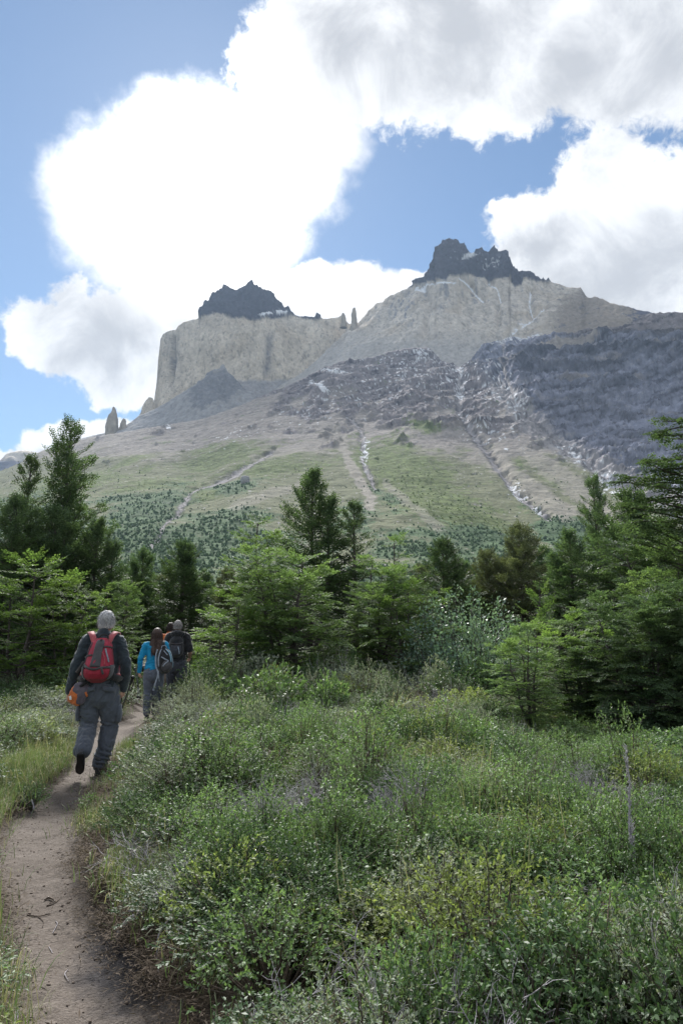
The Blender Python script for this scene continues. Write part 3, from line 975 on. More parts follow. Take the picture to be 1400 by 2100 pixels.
def soil_mat(name, stops, dark, dark_blotch):
    m = bpy.data.materials.new(name)
    m.use_nodes = True
    t = NT(m.node_tree)
    b = t.n['Principled BSDF']
    g_ = t.new('ShaderNodeNewGeometry')
    pos = g_.outputs['Position']
    c = t.ramp(t.noise(pos, 2.2, 6, 0.62), stops)
    c = t.mix(t.mr(t.noise(pos, 60, 4, 0.7), 0.35, 0.7), c, t.mix(1.0, c, (0.62, 0.6, 0.58), 'MULTIPLY'))
    c = t.mix(t.mr(t.noise(pos, 190, 2, 0.5), 0.62, 0.70), c, dark)
    if dark_blotch:  # dark oval blotch with a ragged edge
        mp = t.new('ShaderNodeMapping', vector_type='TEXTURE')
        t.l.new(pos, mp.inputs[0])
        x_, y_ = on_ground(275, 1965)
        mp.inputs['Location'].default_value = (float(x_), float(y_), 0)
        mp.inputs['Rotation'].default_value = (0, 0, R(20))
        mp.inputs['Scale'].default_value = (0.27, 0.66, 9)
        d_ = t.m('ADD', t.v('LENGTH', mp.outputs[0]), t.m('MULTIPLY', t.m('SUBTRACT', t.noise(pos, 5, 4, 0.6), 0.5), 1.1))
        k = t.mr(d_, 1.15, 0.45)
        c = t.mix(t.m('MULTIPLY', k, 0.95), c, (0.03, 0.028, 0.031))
    t.put(b.inputs['Base Color'], c)
    b.inputs['Roughness'].default_value = 0.92
    b.inputs['Specular IOR Level'].default_value = 0.25
    bp = t.new('ShaderNodeBump')
    bp.inputs['Strength'].default_value = 0.7
    bp.inputs['Distance'].default_value = 0.055
    t.put(bp.inputs['Height'], t.m('ADD', t.noise(pos, 7, 7, 0.7), t.m('MULTIPLY', t.noise(pos, 75, 3, 0.6), 0.3)))
    t.put(b.inputs['Normal'], bp.outputs[0])
    return m


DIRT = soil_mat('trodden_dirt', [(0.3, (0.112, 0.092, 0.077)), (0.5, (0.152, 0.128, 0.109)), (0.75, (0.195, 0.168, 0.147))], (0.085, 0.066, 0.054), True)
SOIL = soil_mat('leaf_litter_soil', [(0.3, (0.035, 0.026, 0.02)), (0.55, (0.07, 0.053, 0.038)), (0.8, (0.11, 0.09, 0.06))], (0.16, 0.13, 0.09), False)
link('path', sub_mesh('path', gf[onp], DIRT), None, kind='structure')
link('ground', sub_mesh('ground', gf[~onp], SOIL), None, kind='structure')


# ------------------------------------------------------------------ plant materials
def leaf_mat(name, col, alt, trans=0.35, rough=0.5, vary=0.35, spec=0.3, tip=None):
    m = bpy.data.materials.new(name)
    m.use_nodes = True
    t = NT(m.node_tree)
    b = t.n['Principled BSDF']
    o_ = t.n['Material Output']
    g_ = t.new('ShaderNodeNewGeometry')
    oi = t.new('ShaderNodeObjectInfo')
    rnd = g_.outputs['Random Per Island']
    pos = g_.outputs['Position']
    f = t.mr(t.noise(pos, 1.6, 3, 0.6), 0.3, 0.7)
    f = t.m('ADD', t.m('MULTIPLY', f, 0.55), t.m('MULTIPLY', rnd, 0.45))
    c = t.mix(f, col, alt)
    if tip:
        c = t.mix(t.mr(rnd, 0.955, 0.965), c, tip)
    k = t.m('ADD', t.m('MULTIPLY', t.m('FRACT', t.m('MULTIPLY', rnd, 7.31)), 2 * vary), 1 - vary)
    k = t.m('MULTIPLY', k, t.m('ADD', t.m('MULTIPLY', oi.outputs['Random'], 0.36), 0.82))
    cc = t.new('ShaderNodeCombineColor')
    for i in range(3):
        t.put(cc.inputs[i], k)
    c = t.mix(1.0, c, cc.outputs[0], 'MULTIPLY')
    t.put(b.inputs['Base Color'], c)
    b.inputs['Roughness'].default_value = rough + 0.08
    b.inputs['Specular IOR Level'].default_value = spec * 0.55
    tr = t.new('ShaderNodeBsdfTranslucent')
    t.put(tr.inputs[0], t.mix(1.0, c, (1.25, 1.35, 0.7), 'MULTIPLY'))
    mx = t.new('ShaderNodeMixShader')
    mx.inputs[0].default_value = trans
    t.l.new(b.outputs[0], mx.inputs[1])
    t.l.new(tr.outputs[0], mx.inputs[2])
    t.l.new(mx.outputs[0], o_.inputs['Surface'])
    return m


def bark_mat(name, c0, c1, sc=14.0):
    m = bpy.data.materials.new(name)
    m.use_nodes = True
    t = NT(m.node_tree)
    b = t.n['Principled BSDF']
    g_ = t.new('ShaderNodeNewGeometry')
    n = t.noise(g_.outputs['Position'], sc, 5, 0.65)
    t.put(b.inputs['Base Color'], t.ramp(n, [(0.35, c0), (0.65, c1)]))
    b.inputs['Roughness'].default_value = 0.9
    bp = t.new('ShaderNodeBump')
    bp.inputs['Distance'].default_value = 0.02
    t.put(bp.inputs['Height'], n)
    t.put(b.inputs['Normal'], bp.outputs[0])
    return m


BARK = bark_mat('dark_bark', (0.04, 0.034, 0.03), (0.12, 0.105, 0.095))
GREYWOOD = bark_mat('grey_dead_wood', (0.25, 0.235, 0.255), (0.56, 0.53, 0.56), 40)
BROWNTWIG = bark_mat('brown_twig', (0.06, 0.045, 0.035), (0.17, 0.13, 0.10), 40)
L_DARK = leaf_mat('dark_beech_leaf', (0.062, 0.105, 0.060), (0.115, 0.165, 0.085), 0.35)
L_OLIVE = leaf_mat('olive_beech_leaf', (0.085, 0.105, 0.062), (0.125, 0.138, 0.085), 0.3)
L_MID = leaf_mat('mid_beech_leaf', (0.105, 0.175, 0.085), (0.18, 0.25, 0.11), 0.45)
L_LIGHT = leaf_mat('bright_beech_leaf', (0.105, 0.18, 0.065), (0.18, 0.255, 0.088), 0.45)
L_WILLOW = leaf_mat('silver_leaf', (0.12, 0.20, 0.15), (0.21, 0.29, 0.23), 0.3, 0.35, 0.4, 0.5)
L_HEATH = leaf_mat('heath_leaf', (0.105, 0.178, 0.082), (0.175, 0.255, 0.115), 0.38, 0.42, 0.5, 0.4, (0.33, 0.36, 0.27))
L_YEL = leaf_mat('yellow_heath_leaf', (0.175, 0.23, 0.085), (0.26, 0.30, 0.12), 0.4, 0.45, 0.45, 0.35)
L_SAGE = leaf_mat('grey_heath_leaf', (0.20, 0.24, 0.185), (0.29, 0.32, 0.25), 0.25, 0.6, 0.45, 0.3, (0.50, 0.49, 0.44))
L_BROWN = leaf_mat('brown_heath_leaf', (0.20, 0.16, 0.135), (0.27, 0.23, 0.19), 0.2, 0.7)
L_GRASS = leaf_mat('green_grass', (0.100, 0.160, 0.066), (0.170, 0.222, 0.088), 0.26, 0.45, 0.4)
L_STRAW = leaf_mat('straw_grass', (0.27, 0.25, 0.16), (0.40, 0.365, 0.25), 0.26, 0.6, 0.35)
L_DEEP = leaf_mat('deep_green_leaf', (0.050, 0.095, 0.045), (0.085, 0.14, 0.062), 0.3, 0.42, 0.5, 0.4, (0.20, 0.25, 0.17))
L_LITTER = leaf_mat('dead_leaf', (0.085, 0.062, 0.045), (0.16, 0.13, 0.10), 0.1, 0.8)


# ------------------------------------------------------------------ plant geometry
def unit(v):
    return v / (np.linalg.norm(v, axis=-1, keepdims=True) + 1e-9)


def leaf_quads(c, d, n, ln, wd):
    """rhombic leaves: base point, direction, normal, length, width -> verts (N*4,3)"""
    s = unit(np.cross(d, n))
    ln = np.asarray(ln).reshape(-1, 1)
    wd = np.asarray(wd).reshape(-1, 1)
    nn = unit(np.cross(s, d))
    a = c
    mid = c + d * ln * 0.48
    b_ = mid + s * wd * 0.5 + nn * wd * 0.14
    t_ = c + d * ln
    e = mid - s * wd * 0.5 + nn * wd * 0.14
    return np.stack([a, b_, t_, e], 1).reshape(-1, 3)


def quads(n):
    return np.arange(n * 4).reshape(n, 4)


def tubes(lines, sides=5):
    """list of (points (k,3), radii (k,)) -> verts, faces"""
    V, Fc, o = [], [], 0
    an = np.linspace(0, 2 * math.pi, sides, endpoint=False)
    ca, sa = np.cos(an), np.sin(an)
    for pts, rad in lines:
        pts = np.asarray(pts, float)
        k = len(pts)
        tg = unit(np.gradient(pts, axis=0))
        ref = np.array([0.3, 0.2, 1.0]) if abs(tg[0, 2]) < 0.8 else np.array([1.0, 0.2, 0.1])
        u = unit(np.cross(tg, ref))
        w = np.cross(tg, u)
        ring = pts[:, None] + (u[:, None] * ca[None, :, None] + w[:, None] * sa[None, :, None]) * np.asarray(rad).reshape(-1, 1, 1)
        V.append(ring.reshape(-1, 3))
        i = np.arange(k * sides).reshape(k, sides) + o
        j = np.roll(i, -1, 1)
        Fc.append(np.stack([i[:-1], j[:-1], j[1:], i[1:]], -1).reshape(-1, 4))
        o += k * sides
    return np.concatenate(V), np.concatenate(Fc)


def spray_template(rng, nl=40, leaf=0.10, flat=0.25):
    """flat fan of leaves along +X, length about 1"""
    C_, D_, N_, Ln = [], [], [], []
    ns = 5
    twigs = [((0, 0), (1.0, 0.0), 12)]
    for k in range(ns):
        s = 0.12 + 0.72 * k / ns
        for sg in (1, -1):
            a = R(rng.uniform(38, 58)) * sg
            L_ = (0.46 - 0.30 * k / ns) * rng.uniform(0.75, 1.15)
            twigs.append(((s, 0), (s + L_ * math.cos(a), L_ * math.sin(a)), max(2, int(L_ * 12))))
    for (x0, y0), (x1, y1), n in twigs:
        dx, dy = x1 - x0, y1 - y0
        for q in range(n):
            f = (q + 0.7) / n
            sg = 1 if q % 2 else -1
            ang = math.atan2(dy, dx) + sg * R(rng.uniform(30, 60)) * (1 - 0.6 * (q == n - 1))
            C_.append((x0 + dx * f, y0 + dy * f, rng.normal(0, 0.012) - 0.10 * (x0 + dx * f) ** 2))
            D_.append((math.cos(ang), math.sin(ang), rng.normal(0, flat) - 0.1))
            N_.append((rng.normal(0, 0.35), rng.normal(0, 0.35), 1))
            Ln.append(leaf * rng.uniform(0.75, 1.25))
    C_, D_, N_ = np.array(C_), unit(np.array(D_)), unit(np.array(N_))
    Ln = np.array(Ln)
    if len(C_) > nl:
        p = rng.permutation(len(C_))[:nl]
        C_, D_, N_, Ln = C_[p], D_[p], N_[p], Ln[p]
    return leaf_quads(C_, D_, N_, Ln, Ln * 0.62)


_tr = np.random.default_rng(5)
SPRAYS = [spray_template(_tr, 44, 0.155) for _ in range(5)]


def place_sprays(o, d, n, ln, rng):
    """o,d,n (M,3), ln (M,) -> verts, faces"""
    d = unit(d)
    s = unit(np.cross(n, d))
    nn = np.cross(d, s)
    V = []
    which = rng.integers(0, len(SPRAYS), len(o))
    for k, T in enumerate(SPRAYS):
        q = which == k
        if not q.any():
            continue
        flip = np.where(rng.random(q.sum()) < 0.5, -1.0, 1.0)[:, None, None]
        v = (T[None, :, 0:1] * d[q][:, None] + T[None, :, 1:2] * flip * s[q][:, None] + T[None, :, 2:3] * nn[q][:, None]) * ln[q][:, None, None] + o[q][:, None]
        V.append(v.reshape(-1, 3))
    V = np.concatenate(V)
    return V, quads(len(V) // 4)


def rot_z(v, a):
    c, s = np.cos(a), np.sin(a)
    return np.stack([v[..., 0] * c - v[..., 1] * s, v[..., 0] * s + v[..., 1] * c, v[..., 2]], -1)


class Plant:
    """collects stems and sprays"""

    def __init__(s, seed):
        s.rng = np.random.default_rng(seed)
        s.lines, s.o, s.d, s.n, s.l = [], [], [], [], []

    def branch(s, p0, az_, el_, L_, r0, curve=0.0, spray=0.42, start=0.3, gap=0.2, flat=0.25, k=6, lift=0.0, sides=True):
        rng = s.rng
        pts = [np.array(p0, float)]
        e, a = el_, az_
        for i in range(k):
            dv = np.array([math.cos(a) * math.cos(e), math.sin(a) * math.cos(e), math.sin(e)])
            pts.append(pts[-1] + dv * L_ / k)
            e += curve / k + rng.normal(0, 0.09)
            a += rng.normal(0, 0.12)
        pts = np.array(pts)
        s.lines.append((pts, np.linspace(r0, r0 * 0.25, k + 1)))
        nsp = max(2, int(L_ * (1 - start) / gap))
        for i in range(nsp):
            f = start + (1 - start) * (i + rng.random() * 0.8) / nsp
            x = f * k
            j = min(int(x), k - 1)
            o_ = pts[j] + (pts[j + 1] - pts[j]) * (x - j)
            dv = unit(pts[j + 1] - pts[j])
            sg = 1 if i % 2 else -1
            dv = rot_z(dv, sg * R(rng.uniform(25, 70)) * (1.0 if sides else 0.4))
            dv = dv + np.array([0, 0, rng.normal(lift, 0.16)])
            s.o.append(o_)
            s.d.append(dv)
            s.n.append(np.array([rng.normal(0, flat), rng.normal(0, flat), 1.0]))
            s.l.append(spray * rng.uniform(0.65, 1.2) * (1.1 - 0.35 * f))
        # the tip
        s.o.append(pts[-2]); s.d.append(pts[-1] - pts[-2] + np.array([0, 0, lift * 0.3])); s.n.append(np.array([rng.normal(0, flat), rng.normal(0, flat), 1.0])); s.l.append(spray * 0.9)
        return pts

    def meshes(s, name, leafm, barkm, sides=5):
        tv, tf = tubes(s.lines, sides)
        tm = mesh_np(name + '_trunk', tv, tf, barkm, True)
        o, d, n, l = map(np.array, (s.o, s.d, s.n, s.l))
        v, f = place_sprays(o, d, n, l, s.rng)
        return tm, mesh_np(name + '_crown', v, f, leafm)


def spire(seed, H, Rm, nb=70, leafm=None, lead=1, open_top=0.0, spray=0.45, gap=0.2, power=0.85, low=0.05):
    p = Plant(seed)
    rng = p.rng
    for q in range(lead):
        h = H * (1 - 0.13 * q)
        ox, oy = (0, 0) if q == 0 else (rng.uniform(-1, 1) * Rm * 0.30, rng.uniform(-1, 1) * Rm * 0.3)
        zz = np.linspace(0, h, 9)
        tr_ = np.stack([ox * sst(zz, 0, h * 0.5) + rng.normal(0, 0.03, 9) * H * 0.08, oy * sst(zz, 0, h * 0.5) + rng.normal(0, 0.03, 9) * H * 0.08, zz], -1)
        p.lines.append((tr_, np.linspace(0.030, 0.004, 9) * H * 0.6))
        n_ = nb if q == 0 else int(nb * 0.5)
        for i in range(n_):
            t_ = low + (0.985 - low) * ((i + rng.random()) / n_) ** 0.9
            if q and t_ < 0.4:
                continue
            if open_top and t_ > 0.62 and rng.random() < open_top:
                continue
            z = t_ * h
            k = min(int(t_ * 8), 7)
            b0 = tr_[k] + (tr_[k + 1] - tr_[k]) * (t_ * 8 - k)
            prof = min(1.0, (1 - t_) ** power * 1.12 + 0.05) * min(1.0, 0.62 + t_ * 1.6)
            L_ = Rm * prof * rng.uniform(0.68, 1.15) * (0.75 if q else 1)
            el_ = R(-2 + 62 * t_ ** 2.2 + rng.normal(0, 9))
            p.branch(b0, i * 2.399 + rng.normal(0, 0.5), el_, L_, 0.012 * H * (1 - t_ * 0.8) * 0.35 + 0.004, 0.2 - 0.25 * (1 - t_), spray * (0.8 + 0.4 * (1 - t_)), 0.22, gap, lift=0.05 + 0.25 * t_)
    return p


def layered(seed, H, Rm, stems=4, layers=6, per=7, spray=0.5, gap=0.17, spread=0.35, z0=0.22, side_=None):
    """beech scrub: several leaning stems that carry flat tiers of sprays"""
    p = Plant(seed)
    rng = p.rng
    for s_ in range(stems):
        a = s_ * 6.283 / stems + rng.uniform(-0.6, 0.6)
        h = H * rng.uniform(0.78, 1.0) if s_ else H
        out_ = Rm * spread * rng.uniform(0.5, 1.1) * (1 if s_ else 0.3)
        zz = np.linspace(0, h, 9)
        t9 = zz / h
        wob = np.cumsum(rng.normal(0, 0.035, (9, 2)), 0) * H * 0.35
        st = np.stack([math.cos(a) * out_ * t9 ** 0.8 + wob[:, 0], math.sin(a) * out_ * t9 ** 0.8 + wob[:, 1], zz], -1)
        st -= st[0] * np.array([1, 1, 0]) * 0.9
        p.lines.append((st, np.linspace(0.017, 0.003, 9) * H))
        for l_ in range(layers):
            t_ = z0 + (0.98 - z0) * (l_ + rng.uniform(-0.25, 0.25)) / (layers - 1)
            t_ = min(max(t_, 0.08), 0.97)
            k = min(int(t_ * 8), 7)
            b0 = st[k] + (st[k + 1] - st[k]) * (t_ * 8 - k)
            prof = math.sin(min(1.0, (1 - t_) * 1.25 + 0.12) * math.pi * 0.55) ** 0.7
            for b in range(per):
                aa = a + rng.uniform(-2.2, 2.2) if (s_ and rng.random() < 0.7) else rng.uniform(0, 6.283)
                L_ = Rm * prof * rng.uniform(0.5, 1.0) * 0.8
                p.branch(b0 + np.array([0, 0, rng.uniform(-0.15, 0.15)]), aa, R(rng.uniform(2, 26) + 25 * t_ ** 3), L_, 0.0055 * H * (1.1 - t_) + 0.004, -0.35, spray, 0.28, gap, 0.2, lift=0.02)
    return p


def bushy(seed, H, Rm, stems=26, leaf=0.05, leafm=None, per=70, cl=0.10):
    """rounded shrub of upright wands with leaves all round them -> stems lines and leaf verts"""
    rng = np.random.default_rng(seed)
    lines, C_, D_, N_, Ln = [], [], [], [], []
    for i in range(stems):
        a = i * 2.399 + rng.normal(0, 0.3)
        rr = Rm * math.sqrt((i + 0.5) / stems)
        top = np.array([math.cos(a) * rr, math.sin(a) * rr, H * (1 - 0.55 * (rr / Rm) ** 2) * rng.uniform(0.75, 1.1)])
        b0 = top * np.array([0.18, 0.18, 0])
        t_ = np.linspace(0, 1, 6)[:, None]
        pts = b0 + (top - b0) * t_ + np.array([math.cos(a), math.sin(a), 0]) * (np.sin(t_ * math.pi) * 0.10 * Rm)
        pts[1:-1] += rng.normal(0, 0.02, (4, 3)) * H
        lines.append((pts, np.linspace(0.010, 0.002, 6) * H))
        for q in range(per):
            f = 0.22 + 0.78 * rng.random() ** 0.8
            x = f * 5
            j = min(int(x), 4)
            c = pts[j] + (pts[j + 1] - pts[j]) * (x - j) + rng.normal(0, cl, 3) * H * (0.35 if f > 0.9 else 0.8)
            C_.append(c)
            D_.append(rng.normal(0, 0.6, 3) + np.array([math.cos(a) * 0.4, math.sin(a) * 0.4, 0.5]))
            N_.append(rng.normal(0, 0.7, 3) + np.array([0, 0, 0.6]))
            Ln.append(leaf * rng.uniform(0.7, 1.3))
    C_, D_, N_, Ln = np.array(C_), unit(np.array(D_)), unit(np.array(N_)), np.array(Ln)
    v = leaf_quads(C_, D_, N_, Ln, Ln * 0.5)
    return lines, v


def sprig_shrub(seed, Rm, H, tips, per, leaf, twig=0.13, wide=0.45, droop=0.0):
    """low heath shrub: sprigs of small leaves over a dome -> lines, leaf verts"""
    rng = np.random.default_rng(seed)
    lines, C_, D_, N_, Ln = [], [], [], [], []
    for i in range(tips):
        a = i * 2.399 + rng.normal(0, 0.35)
        rr = math.sqrt((i + 0.5) / tips) * rng.uniform(0.9, 1.05)
        hh = math.sqrt(max(0.0, 1 - min(rr, 1) ** 2)) * 0.8 + 0.2
        dep = rng.random() ** 2 * 0.5
        tip_ = np.array([math.cos(a) * rr * Rm, math.sin(a) * rr * Rm, hh * H * rng.uniform(0.8, 1.18)]) * (1 - dep * 0.6)
        dv = unit(np.array([math.cos(a) * rr, math.sin(a) * rr, 0.9 - 0.5 * rr]) + rng.normal(0, 0.3, 3))
        tw = twig * rng.uniform(0.6, 1.4)
        b0 = tip_ - dv * tw
        if i % 4 == 0:
            lines.append((np.array([[tip_[0] * 0.15, tip_[1] * 0.15, 0.0], b0 * np.array([0.7, 0.7, 0.6]), b0, tip_]), np.array([0.005, 0.004, 0.002, 0.001])))
        for q in range(per):
            f = rng.random() ** 0.8
            C_.append(b0 + (tip_ - b0) * f)
            ph = q * 2.399
            s_ = unit(np.cross(dv, np.array([0.31, 0.2, 0.93])))
            w_ = np.cross(dv, s_)
            rd = s_ * math.cos(ph) + w_ * math.sin(ph)
            D_.append(dv * (0.45 + 0.5 * f) + rd * 0.8 + rng.normal(0, 0.2, 3))
            N_.append(dv * 0.7 - rd * 0.5 + np.array([0, 0, 0.6]) + rng.normal(0, 0.3, 3))
            Ln.append(leaf * rng.uniform(0.6, 1.3))
    v = leaf_quads(np.array(C_), unit(np.array(D_)), unit(np.array(N_)), np.array(Ln), np.array(Ln) * wide)
    return lines, v


def dead_twigs(seed, Rm, H, n=40, depth=3, r0=0.005):
    rng = np.random.default_rng(seed)
    lines = []

    def grow(p, d, L_, r, dep):
        k = 4
        pts = [p]
        for i in range(k):
            d = unit(d + rng.normal(0, 0.22, 3))
            pts.append(pts[-1] + d * L_ / k)
        lines.append((np.array(pts), np.linspace(r, r * 0.5, k + 1)))
        if dep:
            for q in range(3):
                j = rng.integers(2, k + 1)
                grow(pts[j], unit(d + rng.normal(0, 0.65, 3)), L_ * rng.uniform(0.45, 0.7), r * 0.55, dep - 1)
    for i in range(n):
        a = rng.uniform(0, 6.283)
        e = rng.uniform(0.35, 1.4)
        grow(np.array([rng.normal(0, 0.1) * Rm, rng.normal(0, 0.1) * Rm, 0.0]), np.array([math.cos(a) * math.cos(e) * Rm / H, math.sin(a) * math.cos(e) * Rm / H, math.sin(e)]), H * 0.62 * rng.uniform(0.6, 1.1), r0, depth)
    return lines


def grass_tuft(seed, n, h, w, spread=0.12, lean=0.55, seg=5):
    rng = np.random.default_rng(seed)
    V, Fc = [], []
    for i in range(n):
        a = rng.uniform(0, 6.283)
        b0 = np.array([rng.normal(0, spread), rng.normal(0, spread), 0])
        L_ = h * rng.uniform(0.5, 1.15)
        ln = abs(rng.normal(0, lean)) + 0.1
        dh = np.array([math.cos(a), math.sin(a), 0])
        sd_ = np.array([-math.sin(a), math.cos(a), 0])
        t_ = np.linspace(0, 1, seg + 1)
        th = ln * t_ ** 1.3 * 1.6
        x = np.concatenate([[0], np.cumsum(np.sin(th[1:]) * L_ / seg)])
        z = np.concatenate([[0], np.cumsum(np.cos(th[1:]) * L_ / seg)])
        mid = b0 + dh * x[:, None] + np.array([0, 0, 1]) * z[:, None]
        ww = (w * rng.uniform(0.7, 1.3) * (1 - t_ ** 2 * 0.92))[:, None] * 0.5
        o = len(V) * 2 * (seg + 1)
        V.append(np.stack([mid - sd_ * ww, mid + sd_ * ww], 1).reshape(-1, 3))
        k = np.arange(seg) * 2 + o
        Fc.append(np.stack([k, k + 1, k + 3, k + 2], -1))
    return np.concatenate(V), np.concatenate(Fc)


# ------------------------------------------------------------------ trees, each a thing with trunk and crown
def tree(name, label, cat, meshes, px, Y, rotz=0.0, sc=(1, 1, 1), group=None, zoff=0.0):
    x = (px - 700) / F * Y / math.cos(PITCH) * math.cos(PITCH)
    x = float(ray(px, 1300)[0] * Y)
    e = empty(name, (x, Y, float(gz(np.array([x]), np.array([float(Y)]))[0]) - 0.03 + zoff), rotz, label=label, category=cat)
    if group:
        e['group'] = group
    e.scale = sc if isinstance(sc, tuple) else (sc, sc, sc)
    link('trunk', meshes[0], e)
    link('crown', meshes[1], e)
    return e


def top_h(py, Y):
    return float(CAM_H + ray(700, py)[1] * Y)


# kinds of tree (height 1 unit = metre)
sp_tall = spire(11, 9.0, 2.3, 170, lead=3, open_top=0.30, spray=0.58, gap=0.20, power=0.62).meshes('tall_beech', L_DARK, BARK)
sp_thin = spire(12, 7.5, 1.35, 120, open_top=0.30, spray=0.50, gap=0.17, power=0.65).meshes('thin_beech', L_DARK, BARK)
sp_dense = spire(13, 6.0, 2.0, 120, lead=3, spray=0.58, gap=0.19, power=0.62).meshes('dense_beech', L_DARK, BARK)
sp_cone = spire(14, 7.0, 2.1, 150, lead=2, spray=0.58, gap=0.19, power=0.72, low=0.03).meshes('cone_beech', L_DARK, BARK)
sp_olive = spire(15, 6.0, 2.2, 120, lead=3, spray=0.58, gap=0.19, power=0.6).meshes('olive_beech', L_OLIVE, BARK)
ni_main = layered(21, 4.5, 2.6, 5, 7, 7, 0.52, 0.17, 0.5).meshes('beech_scrub', L_MID, BARK)
ni_two = layered(22, 4.5, 2.2, 4, 7, 6, 0.5, 0.17, 0.5).meshes('beech_scrub', L_MID, BARK)
ni_light = layered(23, 3.0, 1.8, 3, 6, 6, 0.42, 0.15, 0.5, z0=0.1).meshes('light_beech', L_LIGHT, BARK)
ni_dark = layered(24, 4.0, 2.3, 5, 8, 7, 0.5, 0.15, 0.45, z0=0.04).meshes('dark_scrub', L_DARK, BARK)
ni_open = layered(25, 5.0, 1.5, 2, 4, 5, 0.42, 0.17, 0.35, z0=0.62).meshes('open_beech', L_MID, BARK)
_wl, _wv = bushy(31, 2.0, 1.5, 64, 0.066, per=150, cl=0.075)
_tv, _tf = tubes(_wl, 4)
willow = (mesh_np('willow_stem', _tv, _tf, BARK, True), mesh_np('willow_crown', _wv, quads(len(_wv) // 4), L_WILLOW))
sap = Plant(33)
for _i in range(14):
    _t = 0.15 + 0.8 * _i / 14
    sap.branch((0, 0, 2.4 * _t), _i * 2.399, R(35 + 15 * _t), 0.95 * (1.1 - _t), 0.012, -0.1, 0.30, 0.2, 0.13, lift=0.1)
sap.lines.append((np.array([[0, 0, 0], [0.03, 0, 0.9], [0, 0.03, 1.8], [0.02, 0, 2.5]]), np.array([0.03, 0.022, 0.012, 0.004])))
sapling = sap.meshes('sapling', L_LIGHT, BARK)


def T(name, label, cat, meshes, h0, px, top_py, Y, rot, wide=1.0, group=None):
    k = top_h(top_py, Y) / h0
    return tree(name, label, cat, meshes, px, Y, rot, (k * wide, k * wide, k), group)


DB = 'dark beech trees round the clearing'
GB = 'green beech scrub round the clearing'
T('beech_tree', 'tall dark beech at the left with a sparse many-tipped top standing against the sky', 'tree', sp_tall, 9.0, 112, 888, 23, 0.4, 1.0, DB)
T('beech_tree', 'thin dark beech with a narrow bare-branched tip, just left of the tallest one', 'tree', sp_thin, 7.5, 34, 955, 22, 1.0, 1.0, DB)
T('beech_tree', 'broad dark beech under the tallest tree at the left, behind the bright green scrub', 'tree', sp_dense, 6.0, 95, 1070, 21, 2.0, 1.15, DB)
T('beech_tree', 'dark beech half hidden behind the grey-haired hiker, sloping down from the tallest tree', 'tree', sp_cone, 7.0, 185, 1085, 21.5, 0.7, 1.1, DB)
T('beech_tree', 'dark beech at the left edge of the picture below the thin tip', 'tree', sp_dense, 6.0, 10, 1050, 20, 3.0, 1.1, DB)
T('beech_tree', 'dark rounded beech straight above the hiker in black and the woman in blue', 'tree', sp_dense, 6.0, 368, 1135, 25, 1.3, 1.2, DB)
T('beech_tree', 'dark beech between the grey-haired hiker and the woman in blue', 'tree', sp_dense, 6.0, 285, 1150, 26, 0.2, 1.0, DB)
T('beech_tree', 'small dark beech in the gap left of the large central scrub', 'tree', sp_olive, 6.0, 462, 1185, 28, 2.2, 0.95, DB)
T('beech_tree', 'pointed dark beech rising above the middle of the central scrub', 'tree', sp_cone, 7.0, 637, 990, 25, 0.0, 1.1, DB)
T('beech_tree', 'shorter pointed beech to the right of the one above the central scrub', 'tree', sp_thin, 7.5, 728, 1045, 24, 0.3, 1.25, DB)
T('beech_tree', 'very dark pointed beech right of the central scrub, behind the yellow-green boughs', 'tree', sp_cone, 7.0, 912, 1125, 26, 1.1, 1.3, DB)
T('beech_tree', 'brownish olive beech with a flat top behind the silver-leaved willow', 'tree', sp_olive, 6.0, 1003, 1150, 28, 0.5, 0.95, DB)
T('beech_tree', 'brownish olive beech with a pointed tip behind the silver-leaved willow', 'tree', sp_olive, 6.0, 1075, 1100, 27, 1.9, 1.0, DB)
T('beech_tree', 'dark beech with a thin pointed tip left of the big boughs at the right edge', 'tree', sp_tall, 9.0, 1238, 1000, 21, 2.4, 0.8, DB)
T('beech_tree', 'dense dark beech at the right between the thin tip and the right edge', 'tree', sp_dense, 6.0, 1310, 1040, 18, 0.9, 1.15, DB)
T('beech_tree', 'dense dark beech beside the thin tip, above the bright sapling', 'tree', sp_cone, 7.0, 1180, 1110, 19, 2.9, 1.2, DB)
T('beech_tree', 'dark beech at the right edge under the overhanging boughs', 'tree', ni_dark, 4.0, 1400, 1120, 15, 0.6, 1.0, DB)
T('beech_scrub', 'large many-stemmed green beech in the middle of the clearing with tiers of fine leaves', 'tree', ni_main, 4.5, 600, 1158, 17.5, 0.3, 1.0, GB)
T('beech_scrub', 'green beech with bent dark stems on the right side of the central scrub', 'tree', ni_two, 4.5, 775, 1190, 18, 1.4, 0.95, GB)
T('beech_scrub', 'open beech with bare upper stems and a thin flat crown above the central scrub', 'tree', ni_open, 5.0, 790, 1120, 19, 0.2, 0.95, GB)
T('beech_scrub', 'leafy beech boughs showing above the left shoulder of the central scrub', 'tree', ni_open, 5.0, 545, 1080, 20, 2.4, 1.0, GB)
T('beech_scrub', 'low green beech spreading to the left from the central scrub towards the hikers', 'tree', ni_light, 3.0, 470, 1245, 16.5, 0.8, 1.15, GB)
T('beech_scrub', 'low beech with bright yellow-green boughs right of the central scrub', 'tree', ni_light, 3.0, 850, 1225, 17, 2.1, 1.0, GB)
T('beech_scrub', 'bright green beech scrub at the left edge behind the grey-haired hiker', 'tree', ni_light, 3.0, 40, 1180, 16, 1.0, 1.1, GB)
T('beech_scrub', 'green beech scrub with pale shoots left of the grey-haired hiker', 'tree', ni_light, 3.0, 145, 1225, 17, 2.6, 1.0, GB)
T('beech_scrub', 'green scrub directly behind the head of the grey-haired hiker', 'tree', ni_two, 4.5, 225, 1215, 19, 2.6, 0.8, GB)
